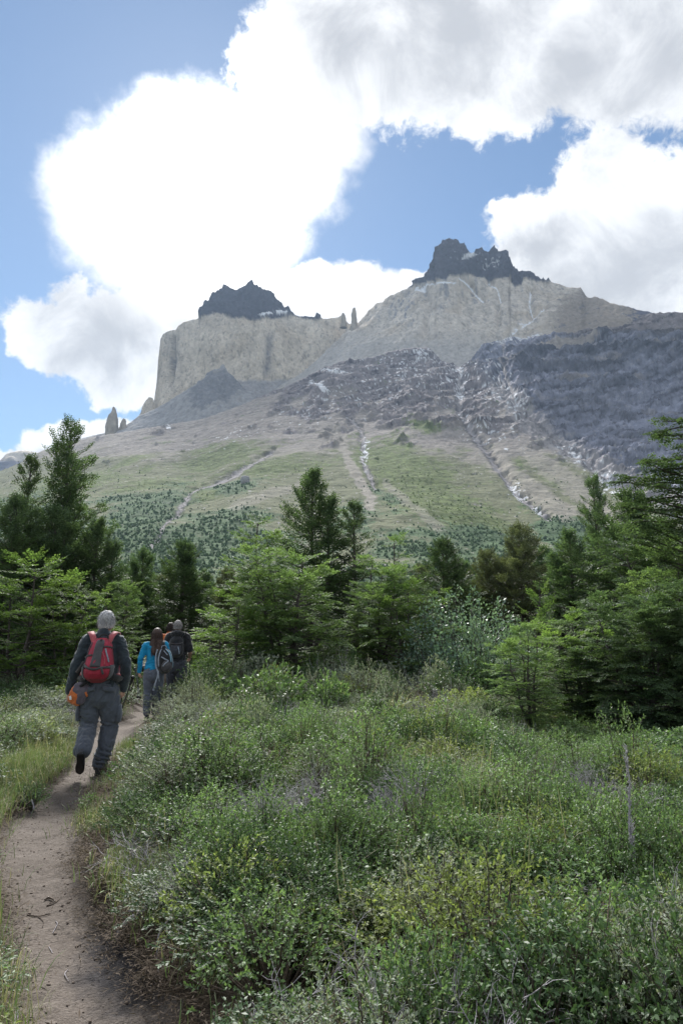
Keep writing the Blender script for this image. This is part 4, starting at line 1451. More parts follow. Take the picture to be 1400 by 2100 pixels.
T('beech_scrub', 'big dark green beech scrub low at the right edge with many fine tiers', 'tree', ni_dark, 4.0, 1310, 1262, 9.6, 0.5, 1.0, GB)
T('beech_scrub', 'dark green beech scrub in the right edge of the picture, nearest of all the trees', 'tree', ni_dark, 4.0, 1415, 1235, 9.4, 2.2, 0.95, GB)
T('beech_scrub', 'low dark green beech scrub filling the gap behind the small stemmed beech', 'tree', ni_dark, 4.0, 1195, 1345, 10.6, 3.6, 1.1, GB)
T('beech_scrub', 'yellowish green beech boughs above the big dark scrub at the right edge', 'tree', ni_main, 4.5, 1405, 1150, 13, 2.0, 0.8, GB)
T('beech_scrub', 'small beech with a visible dark stem right of the silver-leaved willow', 'tree', ni_two, 4.5, 1078, 1312, 10.0, 0.3, 0.95, GB)
T('beech_scrub', 'low bright beech between the small stemmed beech and the big dark scrub', 'tree', ni_light, 3.0, 1185, 1295, 10.6, 1.7, 1.0, GB)
T('beech_sapling', 'young beech with slanting yellow-green shoots right of the silver-leaved willow', 'tree', sapling, 2.5, 1110, 1205, 14.5, 0.2, 1.0)
T('willow_shrub', 'silver-leaved willow bush among the dark beeches right of the centre', 'bush', willow, 2.0, 962, 1232, 16, 0.3, 0.95)

# the old beech whose boughs reach in over the right edge
ob = Plant(41)
_st = np.array([[0, 0, 0], [0.05, 0, 1.2], [-0.05, 0.1, 2.6], [0.1, 0.05, 4.2], [0.0, 0, 5.1], [0.1, 0.1, 5.7]])
ob.lines.append((_st, np.array([0.16, 0.14, 0.12, 0.09, 0.06, 0.02])))
for _z, _az, _L, _e in [(2.3, 3.3, 1.3, 15), (2.7, 2.9, 1.5, 18), (3.1, 3.7, 1.3, 10), (3.4, 3.0, 1.6, 8), (3.65, 3.45, 1.6, 8), (3.95, 3.1, 1.75, 6), (4.2, 3.3, 1.5, 4), (4.45, 2.9, 1.2, 4), (5.15, 3.2, 0.95, 4), (4.4, 0.3, 1.4, 15), (3.2, 0.0, 1.6, 15),
                          (5.2, 0.6, 1.2, 20), (3.6, 1.6, 1.4, 15), (3.6, 4.7, 1.3, 15), (4.8, 1.6, 1.1, 20), (4.7, 4.7, 1.1, 20), (2.6, 4.5, 1.3, 10), (2.6, 1.4, 1.3, 10)]:
    for _q in range(3):
        ob.branch((0.02, 0.05, _z + 0.10 * _q), _az + 0.26 * _q - 0.26, R(_e), _L * (1 - 0.12 * (_q != 1)), 0.026, -0.15, 0.42, 0.22, 0.11, 0.2, lift=0.06)
old_beech = ob.meshes('old_beech', L_DARK, BARK)
tree('beech_tree', 'dark beech mostly outside the right edge whose flat boughs reach into the picture', 'tree', old_beech, 1488, 12.0, 0.0, (1, 1, 1), DB)

# wood further back, seen in the gaps
FAR = ['outside the left edge of the clearing', 'just right of the red-packed hiker', 'behind the woman in blue', 'above the man in black', 'just left of the central scrub', 'behind the left half of the central scrub',
       'below the pointed central beech', 'behind the right half of the central scrub', 'left of the very dark pointed beech', 'between the very dark beech and the olive ones', 'right of the olive beeches', 'behind the beech above the bright sapling', 'behind the thin pointed tip at the right',
       'below the overhanging boughs at the right edge', 'outside the right edge of the clearing', 'right of the tallest beech at the left', 'behind the tallest beech at the left', 'behind the two olive beeches']
for _i, (_px, _top, _Y, _w) in enumerate([(-60, 1090, 32, 1.2), (250, 1180, 36, 1.2), (330, 1195, 40, 1.3), (420, 1190, 38, 1.2), (510, 1180, 40, 1.3), (600, 1190, 38, 1.3), (690, 1180, 36, 1.3), (820, 1180, 38, 1.3), (870, 1175, 40, 1.2),
                                          (960, 1165, 38, 1.3), (1120, 1140, 36, 1.3), (1180, 1150, 38, 1.3), (1270, 1120, 34, 1.3), (1380, 1090, 32, 1.3), (1480, 1080, 30, 1.3), (120, 1140, 36, 1.2), (40, 1130, 38, 1.3), (1040, 1160, 42, 1.3)]):
    T('beech_tree', 'dark beech of the far wood, ' + FAR[_i], 'tree', (sp_cone, sp_dense, sp_olive)[_i % 3], (7.0, 6.0, 6.0)[_i % 3], _px, _top, _Y, _i * 1.7, _w, 'dark trees of the wood behind the clearing')

# ------------------------------------------------------------------ heath: prototypes for scattering
HID = bpy.data.collections.new('heath_plants')     # not linked to the scene: only the scatter uses it


def proto(name, parts):
    """parts: list of (verts, quads, material) joined into one mesh with material slots"""
    V, Q, M, o = [], [], [], 0
    for k, (v, q, m) in enumerate(parts):
        V.append(v)
        Q.append(q + o)
        M.append(np.full(len(q), k))
        o += len(v)
    me = mesh_np(name, np.concatenate(V), np.concatenate(Q), mats=[p[2] for p in parts], fmat=np.concatenate(M))
    ob_ = bpy.data.objects.new(name, me)
    HID.objects.link(ob_)
    return ob_


def shrub_parts(ln_v, leafm, twm=BROWNTWIG):
    ln, v = ln_v
    tv, tf = tubes(ln, 3)
    return [(v, quads(len(v) // 4), leafm), (tv, tf, twm)]


# index order matters: the collection sorts by name
def P_(i, parts):
    proto('plant_%02d' % i, parts)


P_(0, shrub_parts(sprig_shrub(101, 0.36, 0.42, 210, 18, 0.0165, 0.11), L_HEATH))
P_(1, shrub_parts(sprig_shrub(102, 0.38, 0.38, 200, 18, 0.0165, 0.11), L_YEL))
P_(2, shrub_parts(sprig_shrub(103, 0.36, 0.42, 200, 18, 0.0125, 0.11, wide=0.42), L_SAGE))
P_(3, shrub_parts(sprig_shrub(104, 0.34, 0.50, 180, 17, 0.0165, 0.12), L_HEATH))
P_(4, [tubes(dead_twigs(105, 0.32, 0.42, 16, 2, 0.0042), 3) + (GREYWOOD,)])
P_(5, [grass_tuft(106, 64, 0.36, 0.0055, 0.14, 1.15) + (L_GRASS,)])
P_(6, [grass_tuft(107, 46, 0.40, 0.0045, 0.15, 1.1) + (L_STRAW,)])
P_(7, [grass_tuft(108, 38, 0.34, 0.0055, 0.14, 1.1) + (L_GRASS,), grass_tuft(109, 30, 0.36, 0.0045, 0.14, 1.1) + (L_STRAW,)])
P_(8, shrub_parts(sprig_shrub(110, 0.34, 0.36, 110, 14, 0.016, wide=0.35), L_BROWN))
P_(9, shrub_parts(sprig_shrub(111, 0.40, 0.44, 130, 14, 0.036, 0.16), L_SAGE))
P_(10, shrub_parts(sprig_shrub(112, 0.40, 0.44, 130, 14, 0.038, 0.16), L_HEATH))
P_(11, [grass_tuft(113, 60, 0.16, 0.004, 0.10, 0.8, 3) + (L_GRASS,), grass_tuft(114, 40, 0.14, 0.004, 0.10, 0.9, 3) + (L_STRAW,)])
# litter: short dead stems and leaves lying on the soil
_rg = np.random.default_rng(115)
_c = np.concatenate([_rg.normal(0, 0.12, (160, 2)), _rg.uniform(0.0, 0.02, (160, 1))], 1)
_d = np.concatenate([_rg.normal(0, 1, (160, 2)), _rg.normal(0, 0.25, (160, 1))], 1)
_v = leaf_quads(_c, unit(_d), unit(_rg.normal(0, 0.4, (160, 3)) + np.array([0, 0, 1])), _rg.uniform(0.02, 0.07, 160), _rg.uniform(0.003, 0.010, 160))
P_(12, [(_v, quads(160), L_LITTER)])
# seed stalks
_ln = []
_vv = []
for _k in range(5):
    _a, _h = _rg.uniform(0, 6.28), _rg.uniform(0.42, 0.58)
    _o = np.array([_rg.normal(0, 0.1), _rg.normal(0, 0.1), 0])
    _tp = _o + np.array([math.cos(_a) * 0.16, math.sin(_a) * 0.16, _h])
    _ln.append((np.array([_o, _o + (_tp - _o) * 0.5 - np.array([0, 0, -0.04]), _tp]), np.array([0.002, 0.0016, 0.001])))
    _n = 34
    _f = _rg.random(_n)
    _cc = _tp + (np.array([math.cos(_a) * 0.05, math.sin(_a) * 0.05, 0.12])) * (_f[:, None] - 0.3)
    _vv.append(leaf_quads(_cc, unit(_rg.normal(0, 0.4, (_n, 3)) + np.array([0, 0, 0.9])), unit(_rg.normal(0, 1, (_n, 3))), _rg.uniform(0.012, 0.022, _n), np.full(_n, 0.004)))
_vv = np.concatenate(_vv)
P_(13, [(_vv, quads(len(_vv) // 4), L_STRAW), tubes(_ln, 3) + (L_STRAW,)])


P_(14, shrub_parts(sprig_shrub(116, 0.37, 0.42, 210, 18, 0.018, 0.11), L_DEEP))


def scatter(name, pts, idx, scl, rotz, tilt, label):
    me = bpy.data.meshes.new(name)
    n = len(pts)
    me.vertices.add(n)
    me.vertices.foreach_set('co', np.ascontiguousarray(pts, np.float32).ravel())
    a = me.attributes.new('which', 'INT', 'POINT')
    a.data.foreach_set('value', np.asarray(idx, np.int32))
    a = me.attributes.new('size', 'FLOAT_VECTOR', 'POINT')
    a.data.foreach_set('vector', np.ascontiguousarray(scl, np.float32).ravel())
    a = me.attributes.new('turn', 'FLOAT_VECTOR', 'POINT')
    a.data.foreach_set('vector', np.ascontiguousarray(np.stack([tilt[:, 0], tilt[:, 1], rotz], -1), np.float32).ravel())
    ob_ = link(name, me, None, kind='stuff', label=label)
    ng = bpy.data.node_groups.new(name, 'GeometryNodeTree')
    ng.interface.new_socket('Geometry', in_out='INPUT', socket_type='NodeSocketGeometry')
    ng.interface.new_socket('Geometry', in_out='OUTPUT', socket_type='NodeSocketGeometry')
    gi = ng.nodes.new('NodeGroupInput')
    go = ng.nodes.new('NodeGroupOutput')
    ci = ng.nodes.new('GeometryNodeCollectionInfo')
    ci.inputs['Collection'].default_value = HID
    ci.inputs['Separate Children'].default_value = True
    ci.inputs['Reset Children'].default_value = True
    ip = ng.nodes.new('GeometryNodeInstanceOnPoints')
    ip.inputs['Pick Instance'].default_value = True

    def attr(nm, typ):
        x = ng.nodes.new('GeometryNodeInputNamedAttribute')
        x.data_type = typ
        x.inputs['Name'].default_value = nm
        return x.outputs['Attribute']
    ng.links.new(gi.outputs[0], ip.inputs['Points'])
    ng.links.new(ci.outputs[0], ip.inputs['Instance'])
    ng.links.new(attr('which', 'INT'), ip.inputs['Instance Index'])
    e2r = ng.nodes.new('FunctionNodeEulerToRotation')
    ng.links.new(attr('turn', 'FLOAT_VECTOR'), e2r.inputs[0])
    ng.links.new(e2r.outputs[0], ip.inputs['Rotation'])
    ng.links.new(attr('size', 'FLOAT_VECTOR'), ip.inputs['Scale'])
    ng.links.new(ip.outputs[0], go.inputs[0])
    md = ob_.modifiers.new('scatter', 'NODES')
    md.node_group = ng
    return ob_


def project(x, y, z):
    dz = z - CAM_H
    f = y * math.cos(PITCH) + dz * math.sin(PITCH)
    u = -y * math.sin(PITCH) + dz * math.cos(PITCH)
    return 700 + F * x / f, 1050 - F * u / f


def sample_field(n, y0, y1, rng):
    """points over the view wedge, evenly per square metre"""
    y = np.sqrt(rng.uniform(y0 * y0, y1 * y1, n * 2))
    hw = 0.63 * y + 1.3
    x = rng.uniform(-1, 1, n * 2) * hw
    return x[:n], y[:n]


def ground_at(px, py, z):
    """spot whose point at height z above the heath floor shows at a pixel"""
    x, y = on_ground(px, py, z)
    return float(x), float(y), float(gz(np.array([float(x)]), np.array([float(y)]))[0])



# plants that stand out: name, pixel, radius, height, seed ...
DEAD = [('leafless grey shrub in the bottom foreground with long forked pale branches', 775, 2055, 0.30, 0.36, 301, 9, 0.006),
          ('grey-purple leafless shrub nearest the trail, in the middle of the heath', 520, 1705, 0.38, 0.50, 302, 46),
          ('grey-purple leafless shrub behind the one nearest the trail', 610, 1668, 0.30, 0.46, 303, 44),
          ('pale leafless shrub straight below the central beech scrub, halfway to the camera', 770, 1740, 0.28, 0.46, 304, 44),
          ('dense leafless shrub left of the yellow grass patch', 850, 1688, 0.34, 0.50, 305, 50),
          ('leafless twiggy shrub right of the yellow grass patch', 1175, 1640, 0.34, 0.52, 306, 50),
          ('leafless shrub beside the dark rounded bush at the right', 1262, 1702, 0.30, 0.46, 307, 44),
          ('low grey shrub just right of the trail below the woman in blue', 435, 1500, 0.5, 0.5, 308, 40),
          ('grey shrub in front of the central beech scrub', 790, 1420, 0.6, 0.62, 309, 40),
          ('grey shrub in front of the silver-leaved willow', 910, 1455, 0.6, 0.6, 310, 40),
          ('small grey tangle at the foot of the upright dead stalk', 1215, 1925, 0.20, 0.30, 311, 26),
          ('pale leafless sprig at the bottom right beside the leafy bush', 1120, 2060, 0.22, 0.34, 312, 16)]
BUSHES = [
    ('large leafy bush with yellow-green tips filling the bottom right foreground', 1000, 1985, 0.48, 0.50, 401, L_YEL, 330, 0.019, 16),
    ('dark green leafy bush in the bottom right corner', 1290, 2040, 0.42, 0.42, 402, L_HEATH, 280, 0.018),
    ('leafy green bush at the bottom centre, left of the pale forked branches', 560, 2035, 0.36, 0.36, 403, L_HEATH, 240, 0.016),
    ('rounded green bush with a dark hollow under it at the right edge', 1340, 1650, 0.42, 0.50, 404, L_YEL, 260, 0.019),
    ('dark low bush left of the rounded one at the right edge', 1245, 1655, 0.36, 0.36, 405, L_DARK, 240, 0.018),
    ('yellow-green bush among grey heath below the silver-leaved willow', 965, 1465, 0.55, 0.55, 406, L_YEL, 230, 0.034, 14),
    ('yellow-tipped bush beside the trail in front of the man in black', 385, 1440, 0.45, 0.62, 407, L_YEL, 220, 0.030, 14),
    ('sage green bush beside the trail right of the nearest boot', 300, 1590, 0.30, 0.36, 408, L_SAGE, 240, 0.014),
    ('bright green bush in the middle foreground beside the trail bank', 470, 1790, 0.34, 0.40, 409, L_HEATH, 260, 0.016),
    ('grey-green flowering bush right of the pale forked branches', 890, 1905, 0.34, 0.40, 410, L_SAGE, 260, 0.014),
    ('reddish brown bush at the far edge of the heath before the central scrub', 860, 1395, 0.7, 0.6, 411, L_BROWN, 230, 0.034, 14),
    ('brownish bush by the wood left of the grey-haired hiker', 60, 1320, 0.8, 0.7, 412, L_BROWN, 230, 0.036, 14),
    ('dark green bush on the left bank of the trail with a hollow under it', 62, 1625, 0.22, 0.26, 413, L_DARK, 180, 0.016),
    ('small dark bush on the right bank where the trail bends', 186, 1655, 0.14, 0.16, 414, L_HEATH, 160, 0.013),
    ('sage green bush low on the left bank beside the hiker with the red pack', 60, 1420, 0.45, 0.40, 415, L_SAGE, 220, 0.022),
    ('dense green bush in the middle of the heath below the central scrub', 700, 1560, 0.45, 0.45, 416, L_HEATH, 260, 0.022),
    ('pale sage bush near the middle of the heath, right of the dense green one', 840, 1590, 0.42, 0.42, 417, L_SAGE, 240, 0.018),
    ('low yellow-green bush in the heath near the right edge', 1120, 1800, 0.38, 0.40, 418, L_YEL, 260, 0.016),
    ('dark green scrub at the foot of the big dark beech at the right', 1215, 1462, 0.7, 0.55, 421, L_DARK, 230, 0.032, 14),
    ('dark green scrub at the right edge under the nearest beech', 1345, 1470, 0.8, 0.6, 422, L_DARK, 240, 0.032, 14),
]
CLEAR = []
for _a in DEAD:
    CLEAR.append(ground_at(_a[1], _a[2], _a[4] * 0.6)[:2] + (_a[3] * 0.72,))
for _a in BUSHES:
    CLEAR.append(ground_at(_a[1], _a[2], _a[4] * 0.55)[:2] + (_a[3] * 0.5,))
CLEAR = np.array(CLEAR)

rs = np.random.default_rng(77)
PTS, IDX, SCL = [], [], []


def add(x, y, idx, sx, sz, dz=0.0):
    d_ = np.hypot(x[:, None] - CLEAR[None, :, 0], y[:, None] - CLEAR[None, :, 1]) / CLEAR[None, :, 2]
    ok_ = (d_.min(1) > 0.9 + 0.3 * rs.random(len(x)))
    idx = np.broadcast_to(idx, x.shape)
    x, y, idx, sx, sz = x[ok_], y[ok_], idx[ok_], sx[ok_], sz[ok_]
    z = gz(x, y) - 0.02 + dz
    PTS.append(np.stack([x, y, z], -1))
    IDX.append(np.broadcast_to(idx, x.shape).astype(int))
    SCL.append(np.stack([sx, sx, sz], -1))


def pick(w, rng):
    c = np.cumsum(w, 0)
    r = rng.random(w.shape[1]) * c[-1]
    return (r[None] > c).sum(0)


def fields(x, y):
    q = np.stack([x, y, 0 * x], -1)
    return fbm(q * 0.9, 3, 0.5, 91) * 2, fbm(q * 0.8, 3, 0.5, 92) * 2, fbm(q * 0.7 + 5, 3, 0.5, 93) * 2


def heath(n, y0, y1, scale):
    x, y = sample_field(n, y0, y1, rs)
    s = side(x, y)
    right = x > x_right(y)
    px, py = project(x, y, 0.35 + 0 * x)
    # bare strip of bank along the right side of the path
    bare = 1.8 * gauss(px, py, 210, 1700, 55, 180) + 1.2 * gauss(px, py, 290, 1985, 95, 90) + gauss(px, py, 235, 1640, 25, 30) + 0.8 * gauss(px, py, 400, 2080, 130, 50) + 1.5 * gauss(px, py, 222, 1560, 55, 65)
    keep = (s > 0.22 + 0.12 * rs.random(n) + 0.42 * np.exp(-((y - 7.8) / 1.1) ** 4)) & (rs.random(n) > bare * 1.15 * right)
    keep &= ~((~right) & (y < 7.5) & (s < 0.55) & (rs.random(n) < 0.8))
    keep &= np.hypot(x, y) > 1.45
    keep &= ~((np.abs(px - 308) < 36) & (y > 8.6) & (y < 13.2) & (rs.random(n) < 0.93))
    x, y, s, right, px, py = x[keep], y[keep], s[keep], right[keep], px[keep], py[keep]
    a, b_, c_ = fields(x, y)
    far = sst(y, 6.5, 10)
    w = np.zeros((15, len(x)))
    w[14] = 0.55 + 1.0 * np.sin(3.1 * a + 2.0 * c_ + 1.0)
    w[0] = (0.9 + a) * (1 - 0.6 * far)
    w[1] = 0.35 + 0.9 * b_ + 0.3 * (~right)
    w[2] = 0.62 + 0.9 * c_ + 0.45 * far
    w[3] = (0.6 + a) * (1 - far)
    w[4] = 0.34 + 0.9 * sst(c_ - b_, 0.05, 0.6)
    w[8] = 0.22 + 0.5 * sst(-a + c_, 0.3, 0.9) + 0.25 * far
    w[9] = 0.5 * far * (1 + c_)
    w[10] = 0.55 * far * (1 + a)
    # smoother green bank below the scrub on the right
    gr = gauss(px, py, 1280, 1530, 200, 60)
    w[10] += 3 * gr
    w[3] += 2 * gr
    w = np.maximum(w, 0.0) ** 2.2
    idx = pick(w, rs)
    hq = fbm(np.stack([x, y, 0 * x], -1) * 1.15, 3, 0.5, 94)
    hump = np.clip(1 + 1.2 * hq, 0.6, 1.35) * np.where(idx == 4, 1.12, 1.0) * 0.74 * (1 + 0.3 * sst(y, 12, 15))
    edge = 0.55 + 0.45 * sst(s, 0.1, 0.6)
    sx = scale * (0.85 + 0.15 * hump) * rs.uniform(0.6, 1.3, len(x)) * (0.7 + 0.3 * edge)
    low = 1 - 0.5 * sst(px, 980, 1120) * sst(y, 5.5, 6.8) * (1 - sst(y, 11, 13))
    sz = scale * rs.uniform(0.7, 1.3, len(x)) * hump * edge * np.where(right, 1.05, 0.72) * low
    add(x, y, idx, sx, sz)


heath(1250, 1.3, 5.2, 0.98)
heath(1200, 5.2, 11.0, 1.25)
heath(1300, 11.0, 24.0, 1.75)


def grasses(n, y0, y1, scale):
    x, y = sample_field(n, y0, y1, rs)
    s = side(x, y)
    right = x > x_right(y)
    px, py = project(x, y, 0.3 + 0 * x)
    a, b_, c_ = fields(x, y)
    g = 0.06 + 0.30 * sst(b_ + 0.4 * a, 0.15, 0.8)
    for cx, cy, rx, ry, k in [(960, 1660, 170, 90, 1.0), (1010, 1780, 190, 70, 0.9), (620, 1840, 130, 130, 0.55), (440, 1660, 150, 60, 0.5), (330, 1700, 60, 120, 0.8), (560, 1930, 110, 60, 0.6), (860, 1530, 200, 40, 0.8), (1340, 1700, 80, 50, 0.6), (480, 1480, 60, 40, 0.3), (1120, 1480, 160, 30, 0.6)]:
        g = np.maximum(g, k * gauss(px, py, cx, cy, rx, ry))
    left = ~right
    g = np.where(left, np.where(y < 4.6, 0.22, np.where(y < 9.0, 0.62, 0.25)), g)
    bare = 2.2 * gauss(px, py, 205, 1690, 60, 200) + 1.4 * gauss(px, py, 290, 1985, 95, 90) + 0.6 * gauss(px, py, 400, 2080, 130, 50) + 1.3 * gauss(px, py, 218, 1575, 45, 60)
    g = g * (1 - np.clip(bare * 1.1 * right, 0, 1))
    keep = (s > 0.20 + 0.14 * rs.random(n) + 0.2 * np.exp(-((y - 7.9) / 1.1) ** 4) * right) & (rs.random(n) < g) & (np.hypot(x, y) > 1.4) & ~(right & (s < 0.62) & (y > 6.2) & (y < 9.0))
    x, y, s, right, px, py, b_, left, g = x[keep], y[keep], s[keep], right[keep], px[keep], py[keep], b_[keep], left[keep], g[keep]
    w = np.zeros((14, len(x)))
    straw = gauss(px, py, 640, 1850, 150, 150) + gauss(px, py, 950, 1650, 200, 60) * 0.4
    w[5] = 1.2 + b_
    w[6] = 0.30 + straw * 0.8 + 0.45 * left
    w[7] = 0.9
    w[13] = 0.005 * (1 + straw) * right
    idx = pick(np.maximum(w, 0), rs)
    edge = 0.34 + 0.66 * sst(s, 0.15, 0.8)
    tall = 1.0
    k = np.where(left, 0.52 - 0.2 * (1 - sst(y, 3.5, 5.5)), 0.78 + 0.30 * g)
    sx = scale * rs.uniform(0.7, 1.2, len(x)) * k * edge
    add(x, y, idx, sx * 1.05, sx * rs.uniform(0.8, 1.2, len(x)) * np.where(left, 0.85, 1.1), 0.0)


grasses(2600, 1.4, 5.5, 0.95)
grasses(3400, 5.5, 12, 1.1)
grasses(1500, 12, 22, 1.4)

# short turf and litter at the edges of the path
n_ = 4200
y = rs.uniform(1.6, 9.5, n_)
sgn = rs.random(n_) < 0.5
off = rs.exponential(0.15, n_) + np.where(rs.random(n_) < 0.5, 0.02, 0.13)
x = np.where(sgn, x_left(y) - off, x_right(y) + off)
px, py = project(x, y, 0.1 + 0 * x)
bare = gauss(px, py, 235, 1780, 45, 120) + gauss(px, py, 290, 1985, 90, 90) + gauss(px, py, 400, 2090, 150, 60)
pt = np.where(sgn, 0.55, 0.5) * (1 - np.clip(bare, 0, 0.9))
turf = rs.random(n_) < pt * 0.8
edge_g = gauss(px, py, 165, 1790, 22, 110) > rs.random(n_)
turf |= edge_g
turf &= off > np.where(y < 5.2, 0.24, 0.15)
turf &= ~((~sgn) & (y > 5.6) & (y < 9.0) & (rs.random(n_) < 0.85))
lit = turf | (rs.random(n_) < np.where(off < 0.10, 0.12, 0.7))
x, y, turf = x[lit], y[lit], turf[lit]
n_ = len(x)
idx = np.where(turf, 11, 12)
sc_ = np.where(turf, rs.uniform(0.6, 1.1, n_), rs.uniform(0.4, 0.8, n_))
add(x, y, idx, sc_, sc_ * np.where(turf, rs.uniform(0.7, 1.2, n_), 1.0), 0.015)
# grass standing on the edge of the bank right of the path, and the tuft at the bottom left corner
for cx, cy, rx, ry, nn, sc in [(170, 1790, 12, 90, 90, 0.36), (8, 1970, 20, 110, 60, 0.6), (-20, 2060, 30, 90, 50, 0.65), (110, 1520, 60, 40, 70, 0.9), (40, 1600, 60, 60, 90, 0.9), (250, 1465, 30, 25, 40, 0.9), (200, 1645, 20, 14, 20, 0.25)]:
    qx = rs.normal(cx, rx * 0.6, nn)
    qy = rs.normal(cy, ry * 0.6, nn)
    X_, Y_ = on_ground(qx, qy, 0.12)
    ok = side(X_, Y_) > 0.13
    X_, Y_ = X_[ok], Y_[ok]
    s1 = rs.uniform(0.7, 1.2, len(X_)) * sc * 0.8
    add(X_, Y_, np.where(rs.random(len(X_)) < 0.5, 7, np.where(rs.random(len(X_)) < 0.5, 5, 6)), s1, s1)

ALLP, ALLI, ALLS = np.concatenate(PTS), np.concatenate(IDX), np.concatenate(SCL)
TURN = rs.uniform(0, 6.283, len(ALLP))
TILT = rs.normal(0, 0.10, (len(ALLP), 2))
isg = np.isin(ALLI, [5, 6, 7, 11, 13])
isl = ALLI == 12
for nm, sel, lab in [('heath_shrubbery', ~isg & ~isl, 'low small-leaved heath shrubs covering the clearing on both sides of the trail'),
                     ('wild_grass', isg, 'green and straw-coloured wild grass growing through the heath'),
                     ('leaf_litter', isl, 'dead leaves and bits of stem along the edges of the trail')]:
    scatter(nm, ALLP[sel], ALLI[sel], ALLS[sel], TURN[sel], TILT[sel], lab)

# ------------------------------------------------------------------ people
def cloth_mat(name, col, col2=None, rough=0.85, weave=900.0, sheen=0.3):
    m = bpy.data.materials.new(name)
    m.use_nodes = True
    t = NT(m.node_tree)
    b = t.n['Principled BSDF']
    tcd = t.new('ShaderNodeTexCoord')
    n = t.noise(tcd.outputs['Object'], 14, 5, 0.65)
    c2 = col2 or tuple(x * 1.2 + 0.003 for x in col)
    t.put(b.inputs['Base Color'], t.mix(t.mr(n, 0.3, 0.7), tuple(x * 0.88 for x in col), c2))
    b.inputs['Roughness'].default_value = rough
    b.inputs['Specular IOR Level'].default_value = 0.25
    b.inputs['Sheen Weight'].default_value = sheen
    b.inputs['Sheen Roughness'].default_value = 0.5
    bp = t.new('ShaderNodeBump')
    bp.inputs['Strength'].default_value = 0.5
    bp.inputs['Distance'].default_value = 0.012
    t.put(bp.inputs['Height'], t.noise(tcd.outputs['Object'], 26, 6, 0.6, 0.6))
    t.put(b.inputs['Normal'], bp.outputs[0])
    return m


def plain_mat(name, col, rough=0.6, spec=0.4, metal=0.0):
    m = bpy.data.materials.new(name)
    m.use_nodes = True
    t = NT(m.node_tree)
    b = t.n['Principled BSDF']
    tcd = t.new('ShaderNodeTexCoord')
    n = t.noise(tcd.outputs['Object'], 30, 4, 0.6)
    t.put(b.inputs['Base Color'], t.mix(t.mr(n, 0.3, 0.7), tuple(x * 0.82 for x in col), tuple(x * 1.15 for x in col)))
    b.inputs['Roughness'].default_value = rough
    b.inputs['Specular IOR Level'].default_value = spec
    b.inputs['Metallic'].default_value = metal
    return m


SKIN = plain_mat('skin', (0.46, 0.27, 0.20), 0.55)
SKIN.node_tree.nodes['Principled BSDF'].inputs['Subsurface Weight'].default_value = 0.0
def hair_mat(name, dark, light):
    m = cloth_mat(name, dark, light, 0.55, sheen=0)
    t = NT(m.node_tree)
    mp = t.new('ShaderNodeMapping')
    mp.inputs['Scale'].default_value = (95, 95, 22)
    for n in list(t.n):
        if n.type == 'TEX_NOISE':
            for l in list(n.inputs['Vector'].links):
                t.l.new(l.from_socket, mp.inputs[0])
            n.inputs['Scale'].default_value = 1.0
            t.l.new(mp.outputs[0], n.inputs['Vector'])
    return m


HAIR_GREY = hair_mat('grey_hair', (0.19, 0.19, 0.205), (0.72, 0.72, 0.72))
HAIR_BROWN = hair_mat('brown_hair', (0.032, 0.020, 0.017), (0.10, 0.066, 0.055))
HAIR_PEPPER = hair_mat('pepper_hair', (0.11, 0.10, 0.10), (0.46, 0.44, 0.42))
HAIR_DARK = cloth_mat('dark_hair', (0.035, 0.025, 0.022), None, 0.6, sheen=0)
NAVY = cloth_mat('charcoal_fleece', (0.020, 0.030, 0.040), (0.036, 0.050, 0.062), sheen=0.35)
GREYTR = cloth_mat('slate_trouser', (0.070, 0.082, 0.105), (0.085, 0.098, 0.122))
GREYTR2 = cloth_mat('blue_grey_trouser', (0.095, 0.110, 0.145), (0.115, 0.132, 0.168))
BLACKCL = cloth_mat('black_cloth', (0.010, 0.010, 0.012), (0.022, 0.022, 0.025))
DARKTR = cloth_mat('dark_trouser', (0.035, 0.036, 0.045), (0.055, 0.056, 0.068))
BLUECL = cloth_mat('bright_blue_shirt', (0.006, 0.215, 0.42), (0.012, 0.27, 0.50), 0.8, sheen=0.1)
REDCL = cloth_mat('red_pack_nylon', (0.30, 0.022, 0.045), (0.40, 0.035, 0.065), 0.55, sheen=0.1)
PINKST = cloth_mat('faded_red_strap', (0.36, 0.07, 0.085), (0.44, 0.10, 0.11), 0.7)
CHARCL = cloth_mat('charcoal_nylon', (0.055, 0.052, 0.058), (0.085, 0.082, 0.09), 0.6)
STRAPM = cloth_mat('dark_webbing', (0.05, 0.043, 0.047), (0.075, 0.066, 0.07), 0.75)
BLACKP = plain_mat('black_rubber', (0.014, 0.014, 0.015), 0.55)
BOOTM = plain_mat('boot_leather', (0.035, 0.038, 0.045), 0.5)
BOOTGR = plain_mat('grey_boot_trim', (0.15, 0.16, 0.18), 0.6)
ORANGE = cloth_mat('orange_cloth', (0.52, 0.13, 0.035), (0.62, 0.18, 0.05))
BAGGREY = cloth_mat('purple_grey_cloth', (0.095, 0.08, 0.105), (0.13, 0.115, 0.14))
WHITEC = plain_mat('white_tag', (0.72, 0.72, 0.70), 0.6)
LTBLUE = cloth_mat('pale_blue_trim', (0.16, 0.34, 0.46), (0.28, 0.44, 0.54))
GREYSTR = cloth_mat('grey_webbing', (0.22, 0.26, 0.32), (0.32, 0.36, 0.42))
POLEM = plain_mat('dark_pole', (0.03, 0.032, 0.035), 0.35, 0.5)
KHAKI = cloth_mat('khaki_cloth', (0.25, 0.19, 0.15), None)


